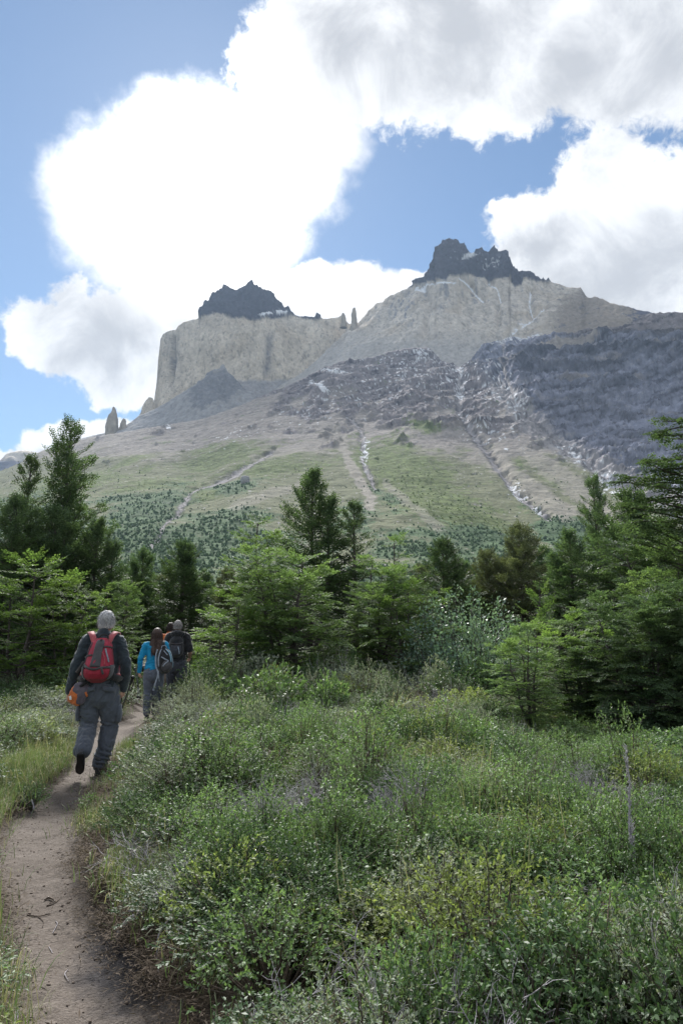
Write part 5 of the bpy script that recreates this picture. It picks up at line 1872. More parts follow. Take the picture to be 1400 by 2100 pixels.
def closed(pts, rx, ry=None, fwd=(0, 1, 0), n=16, cap=4):
    """closed tube with rounded ends; rx across, ry along fwd"""
    pts = np.asarray(pts, float)
    rx = np.broadcast_to(np.asarray(rx, float), (len(pts),)).copy()
    ry = rx.copy() if ry is None else np.broadcast_to(np.asarray(ry, float), (len(pts),)).copy()
    t0 = unit(pts[1] - pts[0])
    t1 = unit(pts[-1] - pts[-2])
    P0, A0, B0 = [], [], []
    for k in range(cap):
        f = math.sin(math.pi / 2 * (k + 0.15) / cap)
        P0.append(pts[0] - t0 * min(rx[0], ry[0]) * 0.9 * math.cos(math.pi / 2 * (k + 0.15) / cap)); A0.append(rx[0] * f); B0.append(ry[0] * f)
    P1, A1, B1 = [], [], []
    for k in range(cap)[::-1]:
        f = math.sin(math.pi / 2 * (k + 0.15) / cap)
        P1.append(pts[-1] + t1 * min(rx[-1], ry[-1]) * 0.9 * math.cos(math.pi / 2 * (k + 0.15) / cap)); A1.append(rx[-1] * f); B1.append(ry[-1] * f)
    pp = np.concatenate([P0, pts, P1])
    a = np.concatenate([A0, rx, A1])
    b = np.concatenate([B0, ry, B1])
    tg = unit(np.gradient(pp, axis=0))
    fw = np.array(fwd, float)
    u = unit(np.cross(tg, fw))
    w = np.cross(u, tg)
    an = np.linspace(0, 2 * math.pi, n, endpoint=False)
    ring = pp[:, None] + u[:, None] * (np.cos(an)[None, :, None] * a[:, None, None]) + w[:, None] * (np.sin(an)[None, :, None] * b[:, None, None])
    i = np.arange(len(pp) * n).reshape(len(pp), n)
    j = np.roll(i, -1, 1)
    f = np.stack([i[:-1], j[:-1], j[1:], i[1:]], -1).reshape(-1, 4)
    v = ring.reshape(-1, 3)
    v = np.concatenate([v, pp[:1], pp[-1:]])
    c0, c1 = len(v) - 2, len(v) - 1
    caps = np.concatenate([np.stack([np.full(n, c0), j[0], i[0]], -1), np.stack([np.full(n, c1), i[-1], j[-1]], -1)])
    return v, f, caps


def smooth_line(pts, k=4):
    """Catmull-Rom resample"""
    p = np.asarray(pts, float)
    q = np.concatenate([[2 * p[0] - p[1]], p, [2 * p[-1] - p[-2]]])
    out_ = []
    for i in range(1, len(q) - 2):
        for s_ in range(k):
            t = s_ / k
            a, b, c, d = q[i - 1], q[i], q[i + 1], q[i + 2]
            out_.append(0.5 * (2 * b + (c - a) * t + (2 * a - 5 * b + 4 * c - d) * t * t + (3 * b - a - 3 * c + d) * t ** 3))
    out_.append(p[-1])
    return np.array(out_)


def limb(pts, r, r2=None, fwd=(0, 1, 0), k=4, n=16):
    P4 = smooth_line(np.concatenate([np.asarray(pts, float), np.asarray(r, float)[:, None], np.asarray(r2 if r2 is not None else r, float)[:, None]], 1), k)
    return closed(P4[:, :3], P4[:, 3], P4[:, 4], fwd, n)


def ellipsoid(c, r, sub=3):
    co, tr = icoball(1.0, sub)
    return co * np.array(r) + np.array(c), np.zeros((0, 4), int), tr


def fuse(name, pieces, voxel, mat, smooth=4, folds=None, dec=None, seed=0):
    """join closed pieces into one continuous surface"""
    V, Q, Tt, o = [], [], [], 0
    for v, q, t in pieces:
        V.append(v); Q.append(q + o); Tt.append(t + o); o += len(v)
    me = mesh_np(name, np.concatenate(V), np.concatenate(Q), tris=np.concatenate(Tt))
    ob_ = bpy.data.objects.new(name + '_tmp', me)
    C.objects.link(ob_)
    md = ob_.modifiers.new('r', 'REMESH')
    md.mode = 'VOXEL'
    md.voxel_size = voxel
    if smooth:
        sm = ob_.modifiers.new('s', 'SMOOTH')
        sm.factor = 0.5
        sm.iterations = smooth
    if dec:
        dm = ob_.modifiers.new('d', 'DECIMATE')
        dm.ratio = dec
    dg = bpy.context.evaluated_depsgraph_get()
    res = bpy.data.meshes.new_from_object(ob_.evaluated_get(dg), depsgraph=dg)
    bpy.data.objects.remove(ob_)
    bpy.data.meshes.remove(me)
    n = len(res.vertices)
    co = np.zeros(n * 3, np.float32)
    no = np.zeros(n * 3, np.float32)
    res.vertices.foreach_get('co', co)
    res.vertices.foreach_get('normal', no)
    co, no = co.reshape(-1, 3).astype(float), no.reshape(-1, 3)
    if folds:
        co = co + no * folds(co)[:, None]
        res.vertices.foreach_set('co', np.ascontiguousarray(co, np.float32).ravel())
    res.materials.clear()
    res.materials.append(mat)
    res.polygons.foreach_set('use_smooth', np.ones(len(res.polygons), bool))
    res.name = name
    res.update()
    return res


def folds(amp, sc=(9, 9, 16), seed=0, extra=None):
    def f(p):
        w = fbm(p * np.array([3.0, 3.0, 2.0]), 2, 0.5, seed + 3) * 1.6
        d = amp * (fbm(np.stack([p[:, 0] * sc[0] + w, p[:, 1] * sc[1], p[:, 2] * sc[2] + 2.5 * w], -1), 3, 0.5, seed, True) - 0.35)
        if extra is not None:
            d = d + extra(p)
        return d
    return f


def hand(wrist, d, pn, thumb_side, curl=0.5, s=1.0):
    """palm, four fingers and a thumb. d: pointing direction, pn: palm normal (the way fingers curl)"""
    wrist = np.array(wrist, float)
    d = unit(np.array(d, float))
    pn = unit(np.array(pn, float) - d * np.dot(pn, d))
    sd_ = np.cross(d, pn) * thumb_side
    out_ = []
    out_.append(limb([wrist - d * 0.02 * s, wrist + d * 0.03 * s, wrist + d * 0.085 * s], [0.026 * s, 0.038 * s, 0.042 * s], [0.020 * s, 0.017 * s, 0.014 * s], tuple(pn), 3, 12))
    for k in range(4):
        b0 = wrist + d * 0.086 * s + sd_ * (0.031 - 0.0205 * k) * s
        L_ = (0.072, 0.080, 0.075, 0.060)[k] * s
        pts, a = [b0 - d * 0.02 * s], 0.15
        p = b0
        for q in range(3):
            a += curl * (0.55, 0.85, 0.6)[q]
            p = p + (d * math.cos(a) + pn * math.sin(a)) * L_ * (0.44, 0.32, 0.24)[q]
            pts.append(p)
        out_.append(limb(pts, np.array([0.0098, 0.0096, 0.0088, 0.0078]) * s, None, tuple(sd_), 3, 8))
    b0 = wrist + d * 0.025 * s + sd_ * 0.030 * s
    out_.append(limb([b0 - sd_ * 0.012 * s, b0 + sd_ * 0.022 * s + d * 0.028 * s + pn * 0.012 * s, b0 + sd_ * (0.028 - 0.018 * curl) * s + d * 0.060 * s + pn * (0.018 + 0.02 * curl) * s], np.array([0.015, 0.0125, 0.0095]) * s, None, tuple(pn), 3, 8))
    return out_


def head_pieces(c, yaw=0.0, s=1.0):
    c = np.array(c, float)

    def L(p):
        return c + rot_z(np.array(p, float) * s, yaw)
    o = []
    v, q, t = ellipsoid((0, -0.008, 0.02), (0.076, 0.094, 0.105))
    o.append((L(v), q, t))
    v, q, t = ellipsoid((0, 0.030, -0.045), (0.058, 0.062, 0.075))
    o.append((L(v), q, t))
    o.append(limb([L((0, 0.088, 0.022)), L((0, 0.108, -0.012)), L((0, 0.098, -0.030))], [0.009, 0.015, 0.012]))
    for sg in (-1, 1):
        v, q, t = ellipsoid((sg * 0.078, -0.002, -0.005), (0.012, 0.020, 0.034), 2)
        o.append((L(v), q, t))
        v, q, t = ellipsoid((sg * 0.031, 0.078, 0.035), (0.024, 0.012, 0.008), 2)
        o.append((L(v), q, t))
        v, q, t = ellipsoid((sg * 0.031, 0.080, 0.016), (0.013, 0.010, 0.010), 2)
        o.append((L(v), q, t))
    v, q, t = ellipsoid((0, 0.086, -0.062), (0.024, 0.010, 0.007), 2)
    o.append((L(v), q, t))
    v, q, t = ellipsoid((0, 0.080, -0.098), (0.024, 0.020, 0.016), 2)
    o.append((L(v), q, t))
    return o


def strands(roots, dirs, ln, w, rng, droop=0.0, seg=3):
    """thin hair strips"""
    n = len(roots)
    s_ = unit(np.cross(dirs, rng.normal(0, 1, (n, 3))))
    V = []
    p = roots
    d = dirs
    for k in range(seg + 1):
        ww = w * (1 - 0.8 * k / seg)
        V += [p - s_ * ww, p + s_ * ww]
        d = unit(d + np.array([0, 0, -droop]))
        p = p + d * (ln[:, None] / seg)
    V = np.stack(V, 1).reshape(-1, 3)
    k = (np.arange(n) * 2 * (seg + 1))[:, None] + (np.arange(seg) * 2)[None]
    k = k.ravel()
    return V, np.stack([k, k + 1, k + 3, k + 2], -1)


def short_hair(c, mat, seed, parent, s=1.0, low=-0.075, wid=1.0):
    c = np.array(c, float)
    pcs = []
    v, q, t = ellipsoid((0, -0.014, 0.030), (0.086 * wid, 0.099, 0.108))
    pcs.append((v * s + c, q, t))
    v, q, t = ellipsoid((0, -0.052, -0.030), (0.076 * wid, 0.055, 0.075))
    pcs.append((v * s + c, q, t))

    def f(p):
        l = (p - c) / s
        d = 0.020 * fbm(np.stack([l[:, 0] * 42, l[:, 1] * 42, l[:, 2] * 14], -1), 3, 0.6, seed)
        face = sst(l[:, 1], 0.02, 0.06) * (1 - sst(l[:, 2], 0.05, 0.08))
        lowf = 1 - sst(l[:, 2] + 0.014 * fbm(np.stack([l[:, 0] * 60, l[:, 1] * 60, l[:, 2] * 0], -1), 2, 0.5, seed + 7), low, low + 0.02)
        return d - 0.03 * face - 0.03 * lowf
    me = fuse('hair', pcs, 0.008, mat, 2, f)
    h = link('hair', me, parent)
    rng = np.random.default_rng(seed)
    n = 900
    u_ = unit(rng.normal(0, 1, (n * 2, 3)))
    u_ = u_[(u_[:, 1] < 0.45) & (u_[:, 2] > -0.55)][:n]
    root = c + s * (u_ * np.array([0.084 * wid, 0.098, 0.105]) + np.array([0, -0.016, 0.028]))
    dd_ = unit(u_ * 0.35 + np.array([0.1, -0.25, -1.0]) + rng.normal(0, 0.35, u_.shape))
    v, q = strands(root, dd_, rng.uniform(0.02, 0.055, len(root)) * s, 0.0022, rng)
    link('hair_strands', mesh_np('hair_strands', v, q, mat), h)
    return h


def frame_from(d, up):
    d = unit(np.array(d, float))
    s_ = unit(np.cross(d, np.array(up, float)))
    u = np.cross(s_, d)
    return np.stack([s_, d, u], 1)     # columns: side, forward, up


def boot(parent, heel, d, up, s=1.0):
    """boot with its heel at a point, toe along d"""
    M = frame_from(d, up)
    heel = np.array(heel, float)
    ys = np.array([-0.01, 0.03, 0.09, 0.15, 0.20, 0.245, 0.275]) * s
    hw = np.array([0.030, 0.038, 0.038, 0.044, 0.047, 0.040, 0.022]) * s
    ht = np.array([0.085, 0.105, 0.110, 0.080, 0.062, 0.052, 0.035]) * s
    n = 18
    an = np.linspace(0, 2 * math.pi, n, endpoint=False)
    ca, sa = np.cos(an), np.sin(an)
    ex = np.sign(ca) * np.abs(ca) ** 0.7
    ez = np.sign(sa) * np.abs(sa) ** 0.7
    ring = np.stack([ex[None] * hw[:, None], np.repeat(ys[:, None], n, 1), (0.018 * s + ht[:, None] * 0.5) + ez[None] * ht[:, None] * 0.5], -1)
    pcs = [(ring.reshape(-1, 3), np.concatenate([np.stack([(i := np.arange(7 * n).reshape(7, n))[:-1], np.roll(i, -1, 1)[:-1], np.roll(i, -1, 1)[1:], i[1:]], -1).reshape(-1, 4)]),
            np.concatenate([[[0, k + 1, k] for k in range(1, n - 1)], [[6 * n, 6 * n + k, 6 * n + k + 1] for k in range(1, n - 1)]]))]
    pcs.append(closed(np.array([[0, 0.035, 0.07], [0, 0.03, 0.12], [0, 0.022, 0.17]]) * s, np.array([0.043, 0.044, 0.047]) * s, np.array([0.050, 0.052, 0.054]) * s, (0, 1, 0)))
    pcs = [((v @ M.T) + heel, q, t) for v, q, t in pcs]
    me = fuse('boot', pcs, 0.008, BOOTM, 3, folds(0.002, (40, 40, 40), 3))
    b = link('boot', me, parent)
    # sole
    L_ = np.linspace(-0.022, 0.288, 15) * s
    w_ = np.interp(L_ / s, [-0.022, 0.0, 0.05, 0.11, 0.19, 0.245, 0.275, 0.288], [0.018, 0.034, 0.038, 0.034, 0.049, 0.043, 0.028, 0.010]) * s
    top = np.concatenate([np.stack([w_, L_, 0 * L_ + 0.028 * s], -1), np.stack([-w_, L_, 0 * L_ + 0.028 * s], -1)[::-1]])
    m_ = len(top)
    lug = np.where(np.arange(m_) % 2 == 0, 0.0, 0.004 * s)
    bot = top.copy()
    bot[:, 2] = lug
    mid = top * np.array([1.04, 1.0, 1.0])
    mid[:, 2] = 0.014 * s
    v = np.concatenate([top, mid, bot])
    i = np.arange(3 * m_).reshape(3, m_)
    j = np.roll(i, -1, 1)
    f = np.stack([i[:-1], i[1:], j[1:], j[:-1]], -1).reshape(-1, 4)
    h = m_ // 2
    capq = []
    for k in range(h - 1):
        capq.append([2 * m_ + k, 2 * m_ + m_ - 1 - k, 2 * m_ + m_ - 2 - k, 2 * m_ + k + 1])
        capq.append([k, k + 1, m_ - 2 - k, m_ - 1 - k])
    link('sole', mesh_np('sole', (v @ M.T) + heel, np.concatenate([f, np.array(capq)]), BLACKP), b)
    # pale trim round the heel
    hx = np.linspace(-1, 1, 9)
    yy = (-0.016 + 0.05 * np.abs(hx) ** 2) * s
    band = np.stack([np.stack([hx * 0.040 * s, yy, 0 * hx + 0.075 * s], -1), np.stack([hx * 0.036 * s, yy - 0.002 * s, 0 * hx + 0.105 * s], -1), np.stack([hx * 0.03 * s, yy + 0.012 * s, 0 * hx + 0.12 * s], -1)], 0).reshape(-1, 3)
    link('heel_trim', mesh_np('heel_trim', (band @ M.T) + heel, grid_faces(3, 9), BOOTGR, True), b)
    return b


def strip(pts, w, normal, th=0.004):
    """flat webbing along a line: a thin solid band"""
    p = smooth_line(pts, 5)
    n_ = np.broadcast_to(np.asarray(normal, float), p.shape)
    tg = unit(np.gradient(p, axis=0))
    s_ = unit(np.cross(tg, n_))
    n_ = unit(np.cross(s_, tg))
    w = np.broadcast_to(w, (len(p),))[:, None] * 0.5
    ring = np.stack([p - s_ * w, p + s_ * w, p + s_ * w + n_ * th, p - s_ * w + n_ * th], 1)
    k = len(p)
    i = np.arange(k * 4).reshape(k, 4)
    j = np.roll(i, -1, 1)
    f = np.stack([i[:-1], j[:-1], j[1:], i[1:]], -1).reshape(-1, 4)
    f = np.concatenate([f, [[3, 2, 1, 0]], [[(k - 1) * 4, (k - 1) * 4 + 1, (k - 1) * 4 + 2, (k - 1) * 4 + 3]]])
    return ring.reshape(-1, 3), f


def pole(label, a, b, group, grip_at_a=True):
    """trekking pole from grip end a to tip b"""
    a, b = np.array(a, float), np.array(b, float)
    e = empty('trekking_pole', tuple(b), 0, label=label, category='trekking pole', group=group)
    d = unit(b - a)
    L_ = np.linalg.norm(b - a)
    A = a - b

    def tb(name, s0, s1, r0, r1, mat, k=6, par=None, n=10):
        p = np.linspace(A + d * s0 * L_, A + d * s1 * L_, k)
        v, q, t = closed(p, np.linspace(r0, r1, k), None, (0.2, 1, 0.1), n, 3)
        return link(name, mesh_np(name, v, q, mat, True, tris=t), par or e)
    tb('grip', 0.0, 0.13, 0.017, 0.013, BLACKP)
    tb('grip_head', -0.01, 0.012, 0.024, 0.020, BLACKP)
    tb('shaft', 0.13, 0.62, 0.0085, 0.008, POLEM)
    tb('shaft', 0.60, 0.96, 0.0065, 0.0055, BOOTGR)
    tb('clamp', 0.575, 0.615, 0.013, 0.013, BLACKP)
    tb('tip', 0.95, 1.0, 0.005, 0.003, BLACKP)
    tb('basket', 0.925, 0.932, 0.026, 0.03, BLACKP, 3)
    s_ = unit(np.cross(d, np.array([0.3, 1, 0.2])))
    v, q = strip([A + d * 0.01, A + d * 0.06 + s_ * 0.035, A + d * 0.15 + s_ * 0.03, A + d * 0.11 + s_ * 0.005, A + d * 0.02], 0.016, np.cross(d, s_), 0.002)
    link('wrist_strap', mesh_np('wrist_strap', v, q, STRAPM), e)
    return e


def world_of(e, p):
    v = rot_z(np.array(p, float), e.rotation_euler[2])
    return v + np.array(e.location[:])


def person_at(label, px, foot_py, rotz, scale=1.0, Y=None):
    if Y is None:
        x, Y = on_ground(px, foot_py, 0.0)
    else:
        x = ray(px, foot_py)[0] * Y
    return empty('person', (float(x), float(Y), float(gz(np.array([float(x)]), np.array([float(Y)]))[0]) + 0.0), rotz, label=label, category='person')


TORSO_Z = [0.92, 1.0, 1.08, 1.18, 1.30, 1.42, 1.50, 1.555, 1.60]


def torso(sc, rx, ry, yoff=None, z=TORSO_Z):
    z = np.array(z) * sc
    yo = np.zeros(len(z)) if yoff is None else np.array(yoff)
    return closed(smooth_line(np.stack([0 * z, yo, z], -1), 3), smooth_line(np.array(rx)[:, None], 3)[:, 0], smooth_line(np.array(ry)[:, None], 3)[:, 0], (0, 1, 0), 28)


# ---------------------------------------------------------------- backpack
class PackShape:
    def __init__(s, w, d, z0, z1, y0, lean=0.0, pw=2.6):
        s.w, s.d, s.z0, s.z1, s.y0, s.lean, s.pw = w, d, z0, z1, y0, lean, pw

    def half(s, t):
        return np.interp(t, np.linspace(0, 1, len(s.w)), s.w)

    def depth(s, t):
        return np.interp(t, np.linspace(0, 1, len(s.d)), s.d)

    def surf(s, x, t, off=0.0):
        """x in -1..1 across, t 0..1 upward"""
        x = np.asarray(x, float)
        t = np.asarray(t, float)
        r = np.clip(1 - np.abs(x) ** s.pw, 0, 1) ** 0.5
        y = s.y0 - (s.depth(t)) * r - off
        X = s.half(t) * x * (1 + off * 2) + s.lean * (1 - t)
        return np.stack([X, y, s.z0 + (s.z1 - s.z0) * t], -1)

    def body(s, nx=26, nt=26, seed=0, amp=0.008):
        a = np.linspace(-1, 1, nx)
        a = np.sign(a) * np.abs(a) ** 0.7
        # round the bottom and the top with a super-ellipse in t
        t = (1 - np.cos(np.linspace(0, math.pi, nt))) / 2
        A, T_ = np.meshgrid(a, t)
        back = s.surf(A, T_)
        n_ = fbm(back.reshape(-1, 3) * 14, 3, 0.5, seed).reshape(A.shape)
        edge = (1 - np.abs(A) ** 4) * np.sin(np.clip(T_, 0, 1) * math.pi) ** 0.5
        back[..., 1] += amp * n_ * edge * 1.5
        back[..., 0] += amp * n_ * 0.6
        front = back.copy()
        front[..., 1] = s.y0 + 0.015 * (1 - np.abs(A) ** 2)
        v = np.concatenate([back.reshape(-1, 3), front.reshape(-1, 3)])
        f0 = grid_faces(nt, nx)
        f1 = grid_faces(nt, nx)[:, ::-1] + nx * nt
        i = np.arange(nx * nt).reshape(nt, nx)
        ring = np.concatenate([i[0], i[1:, -1], i[-1, -2::-1], i[-2:0:-1, 0]])
        rj = np.roll(ring, -1)
        f2 = np.stack([ring, rj, rj + nx * nt, ring + nx * nt], -1)
        return v, np.concatenate([f0, f1, f2])

    def patch(s, x0, x1, t0, t1, off=0.006, nx=9, nt=16, taper=None):
        tt = np.linspace(t0, t1, nt)
        A, T_ = np.meshgrid(np.linspace(0, 1, nx), tt)
        lo = np.interp(tt, np.linspace(t0, t1, len(x0)), x0)[:, None] if np.ndim(x0) else x0
        hi = np.interp(tt, np.linspace(t0, t1, len(x1)), x1)[:, None] if np.ndim(x1) else x1
        A = lo + (hi - lo) * A
        o = s.surf(A, T_, off)
        inn = s.surf(A, T_, -0.006)
        v = np.concatenate([o.reshape(-1, 3), inn.reshape(-1, 3)])
        i = np.arange(nx * nt).reshape(nt, nx)
        ring = np.concatenate([i[0], i[1:, -1], i[-1, -2::-1], i[-2:0:-1, 0]])
        rj = np.roll(ring, -1)
        return v, np.concatenate([grid_faces(nt, nx), grid_faces(nt, nx)[:, ::-1] + nx * nt, np.stack([ring, rj, rj + nx * nt, ring + nx * nt], -1)])

    def band(s, xs, ts, w, off=0.008, th=0.004):
        pts = s.surf(np.array(xs, float), np.array(ts, float), off)
        return strip(pts, w, (0, -1, 0), th)


def part(name, vq, mat, parent, smooth=True):
    return link(name, mesh_np(name, vq[0], vq[1], mat, smooth), parent)


# ================================================================ 1. grey-haired man with the red pack
p1 = person_at('grey-haired man in dark fleece and slate trousers stepping up the trail with a red pack', 194, 1588, R(13))
J = dict(sl=(-0.170, 0.0, 1.495), el=(-0.275, -0.03, 1.21), wl=(-0.335, 0.03, 0.93), sr=(0.170, 0.0, 1.495), er=(0.278, -0.05, 1.20), wr=(0.255, 0.06, 0.95))
HC = np.array([0.015, 0.05, 1.715])
pcs = head_pieces(HC, 0.05, 1.02)
pcs.append(limb([(0, 0.0, 1.50), (0.005, 0.02, 1.60), (0.01, 0.035, 1.68)], [0.075, 0.060, 0.058]))
pcs.append(torso(1.0, [0.15, 0.16, 0.15, 0.15, 0.17, 0.18, 0.16, 0.10, 0.06], [0.10, 0.10, 0.095, 0.095, 0.11, 0.105, 0.09, 0.07, 0.055]))
for s_, e_, w_ in (('sl', 'el', 'wl'), ('sr', 'er', 'wr')):
    pcs.append(limb([J[s_], J[e_], J[w_]], [0.055, 0.042, 0.028]))
pcs += hand(J['wl'], (-0.05, -0.03, -1), (0.7, 0.75, 0), 1, 0.55)
pcs += hand(J['wr'], (0.0, 0.22, -1), (-0.9, 0.3, 0), -1, 1.25)
LEG_L = [(-0.10, 0.0, 0.95), (-0.106, 0.03, 0.53), (-0.115, -0.33, 0.28)]
LEG_R = [(0.10, 0.0, 0.95), (0.125, 0.10, 0.53), (0.045, 0.02, 0.12)]
pcs.append(limb(LEG_L, [0.075, 0.055, 0.04]))
pcs.append(limb(LEG_R, [0.075, 0.055, 0.04]))
link('body', fuse('body', pcs, 0.0075, SKIN, 2, dec=0.4), p1)
short_hair(HC, HAIR_GREY, 501, p1, 1.05, -0.085, 1.03)
# fleece
pcs = [torso(1.0, [0.192, 0.196, 0.188, 0.186, 0.198, 0.202, 0.175, 0.115, 0.070], [0.135, 0.138, 0.132, 0.128, 0.132, 0.124, 0.105, 0.082, 0.068], z=[0.985, 1.02, 1.08, 1.18, 1.30, 1.42, 1.505, 1.56, 1.605])]
for s_, e_, w_ in (('sl', 'el', 'wl'), ('sr', 'er', 'wr')):
    a_, b_, c_ = map(np.array, (J[s_], J[e_], J[w_]))
    pcs.append(limb([a_ + np.array([-0.05 * np.sign(a_[0]), 0, 0.03]), a_, (a_ + b_) / 2, b_, (b_ + c_) / 2, c_ + (c_ - b_) * 0.02], [0.070, 0.082, 0.074, 0.065, 0.058, 0.048]))
pcs.append(limb([(0.0, 0.015, 1.555), (0.006, 0.022, 1.605)], [0.076, 0.069], [0.078, 0.073]))
link('fleece_top', fuse('fleece_top', pcs, 0.010, NAVY, 4, folds(0.014, (7, 7, 11), 11)), p1)
# trousers with bunched hems
def bunch(p):
    r = np.zeros(len(p))
    k = (p[:, 0] > -0.02) * sst(0.34 - p[:, 2], 0, 0.15)
    r += k * 0.010 * np.sin(p[:, 2] * 120 + p[:, 0] * 40 + 2 * fbm(p * 9, 2, 0.5, 4))
    kn = np.exp(-((p[:, 2] - 0.56) / 0.05) ** 2)
    return r + kn * 0.008 * np.sin(p[:, 2] * 110 + p[:, 0] * 30) - 0.012 * np.exp(-((p[:, 2] - 0.545) / 0.008) ** 2)
pcs = [closed(np.array([(0, 0.0, 0.86), (0, 0, 0.94), (0, 0, 1.03)]), [0.186, 0.200, 0.188], [0.145, 0.148, 0.138], (0, 1, 0), 28)]
pcs.append(limb([(-0.092, 0, 0.93), (-0.105, 0.02, 0.72), (-0.106, 0.035, 0.54), (-0.110, -0.12, 0.42), (-0.115, -0.285, 0.315)], [0.114, 0.112, 0.102, 0.098, 0.092], [0.12, 0.115, 0.10, 0.094, 0.09]))
pcs.append(limb([(0.10, 0, 0.93), (0.12, 0.05, 0.72), (0.125, 0.10, 0.54), (0.095, 0.07, 0.33), (0.050, 0.025, 0.13)], [0.118, 0.114, 0.100, 0.094, 0.086], [0.122, 0.118, 0.10, 0.094, 0.09]))
tr1 = link('trousers', fuse('trousers', pcs, 0.010, GREYTR, 3, folds(0.016, (8, 8, 10), 21, bunch)), p1)
# back and cargo pockets stand proud of the cloth
for x_, w_ in ((-0.105, 0.13), (0.105, 0.13)):
    A, B = np.meshgrid(np.linspace(-1, 1, 9), np.linspace(0, 1, 5))
    X_ = x_ + A * w_ / 2
    Z_ = 0.985 - B * 0.055 - 0.012 * A * np.sign(x_)
    Y_ = -0.163 * np.sqrt(np.clip(1 - (X_ / 0.225) ** 2, 0, 1)) - 0.012 * np.sin(B * 3.0)
    v = np.stack([X_, Y_, Z_], -1).reshape(-1, 3)
    v2 = v + np.array([0, 0.014, 0])
    i = np.arange(45).reshape(5, 9)
    ring = np.concatenate([i[0], i[1:, -1], i[-1, -2::-1], i[-2:0:-1, 0]])
    rj = np.roll(ring, -1)
    part('pocket_flap', (np.concatenate([v, v2]), np.concatenate([grid_faces(5, 9), grid_faces(5, 9)[:, ::-1] + 45, np.stack([ring, rj, rj + 45, ring + 45], -1)])), GREYTR, tr1)
pk = closed(np.array([(0.222, 0.04, 0.60), (0.226, 0.035, 0.68), (0.222, 0.03, 0.76)]), [0.030, 0.034, 0.028], [0.075, 0.082, 0.078], (0, 1, 0), 16)
link('cargo_pocket', fuse('cargo_pocket', [pk], 0.010, GREYTR, 2, folds(0.008, (14, 14, 14), 31)), tr1)
pk = closed(np.array([(-0.222, 0.02, 0.62), (-0.224, 0.015, 0.70), (-0.218, 0.01, 0.77)]), [0.026, 0.03, 0.024], [0.075, 0.08, 0.075], (0, 1, 0), 16)
link('cargo_pocket', fuse('cargo_pocket', [pk], 0.010, GREYTR, 2, folds(0.008, (14, 14, 14), 32)), tr1)
boot(p1, (0.040, -0.035, 0.0), (0.10, 1, 0), (0, 0, 1), 1.08)
boot(p1, (-0.115, -0.42, 0.285), (-0.05, 0.60, -0.80), (0.03, 0.80, 0.60), 0.98)

# red pack
k1 = empty('backpack', p1.location, p1.rotation_euler[2], label='red day pack with charcoal centre panel on the back of the grey-haired man', category='backpack')
RP = PackShape([0.06, 0.145, 0.168, 0.172, 0.168, 0.158, 0.148, 0.138, 0.128, 0.112, 0.05], [0.05, 0.165, 0.20, 0.205, 0.195, 0.18, 0.165, 0.15, 0.135, 0.11, 0.05], 1.03, 1.535, -0.125, -0.03)
part('pack_body', RP.body(seed=3, amp=0.012), REDCL, k1)
part('front_panel', RP.patch([-0.46, -0.42, -0.44], [0.22, 0.22, 0.42], 0.36, 0.955, 0.007), CHARCL, k1)
part('lower_pocket', RP.patch([-0.55, -0.86, -0.90, -0.90], [0.55, 0.86, 0.90, 0.90], 0.06, 0.31, 0.013, 17, 9), REDCL, k1)
part('compression_strap', RP.band([-1.0, -0.7, -0.45, -0.1, 0.3, 0.7, 1.0], [0.43, 0.37, 0.33, 0.31, 0.345, 0.35, 0.35], 0.026, 0.020), STRAPM, k1)
part('compression_strap', RP.band([0.3, 0.6, 0.85, 0.98], [0.80, 0.805, 0.795, 0.77], 0.018, 0.012), STRAPM, k1)
part('compression_strap', RP.band([-0.98, -0.75, -0.45], [0.56, 0.605, 0.62], 0.020, 0.012), STRAPM, k1)
part('strap_tail', RP.band([0.32, 0.38, 0.46], [0.34, 0.26, 0.20], 0.024, 0.022), STRAPM, k1)
part('daisy_chain', RP.band([0.48, 0.56, 0.66, 0.72], [0.76, 0.66, 0.56, 0.46], 0.016, 0.010), GREYSTR, k1)
part('piping', RP.band([0.24, 0.36, 0.44, 0.46], [0.68, 0.62, 0.52, 0.40], 0.010, 0.010), PINKST, k1)
part('piping', RP.band([-0.80, -0.86, -0.88], [0.90, 0.7, 0.45], 0.010, 0.008), CHARCL, k1)
part('haul_loop', strip([(-0.035, -0.17, 1.525), (0.0, -0.165, 1.57), (0.06, -0.165, 1.56), (0.07, -0.17, 1.525)], 0.018, (0, -1, 0), 0.006), BLACKP, k1)
part('top_buckle', RP.patch(-0.12, 0.16, 0.93, 0.975, 0.018, 5, 4), BLACKP, k1)
for sg in (-1, 1):
    part('shoulder_strap', strip([(sg * 0.075, -0.165, 1.475), (sg * 0.11, -0.125, 1.56), (sg * 0.145, -0.02, 1.598), (sg * 0.155, 0.09, 1.545), (sg * 0.16, 0.155, 1.42), (sg * 0.18, 0.16, 1.28), (sg * 0.21, 0.10, 1.17), (sg * 0.19, -0.08, 1.10)], 0.066, (sg * 0.2, 0.0, 1.0) if False else (0, -0.6, 0.8), 0.012), PINKST, k1)
part('side_strap', strip([(-0.165, -0.27, 1.27), (-0.20, -0.24, 1.215), (-0.245, -0.20, 1.15)], 0.030, (0, -1, 0), 0.006), STRAPM, k1)
part('hip_belt', strip([(-0.14, -0.20, 1.10), (-0.20, -0.13, 1.08), (-0.225, 0.0, 1.06), (-0.17, 0.12, 1.05), (0, 0.165, 1.04), (0.17, 0.12, 1.05), (0.225, 0.0, 1.06), (0.20, -0.13, 1.08), (0.14, -0.20, 1.10)], 0.07, (0, -1, 0), 0.012), BLACKCL, k1)
part('side_pocket', RP.patch(0.80, 0.995, 0.08, 0.40, 0.022, 5, 8), CHARCL, k1)
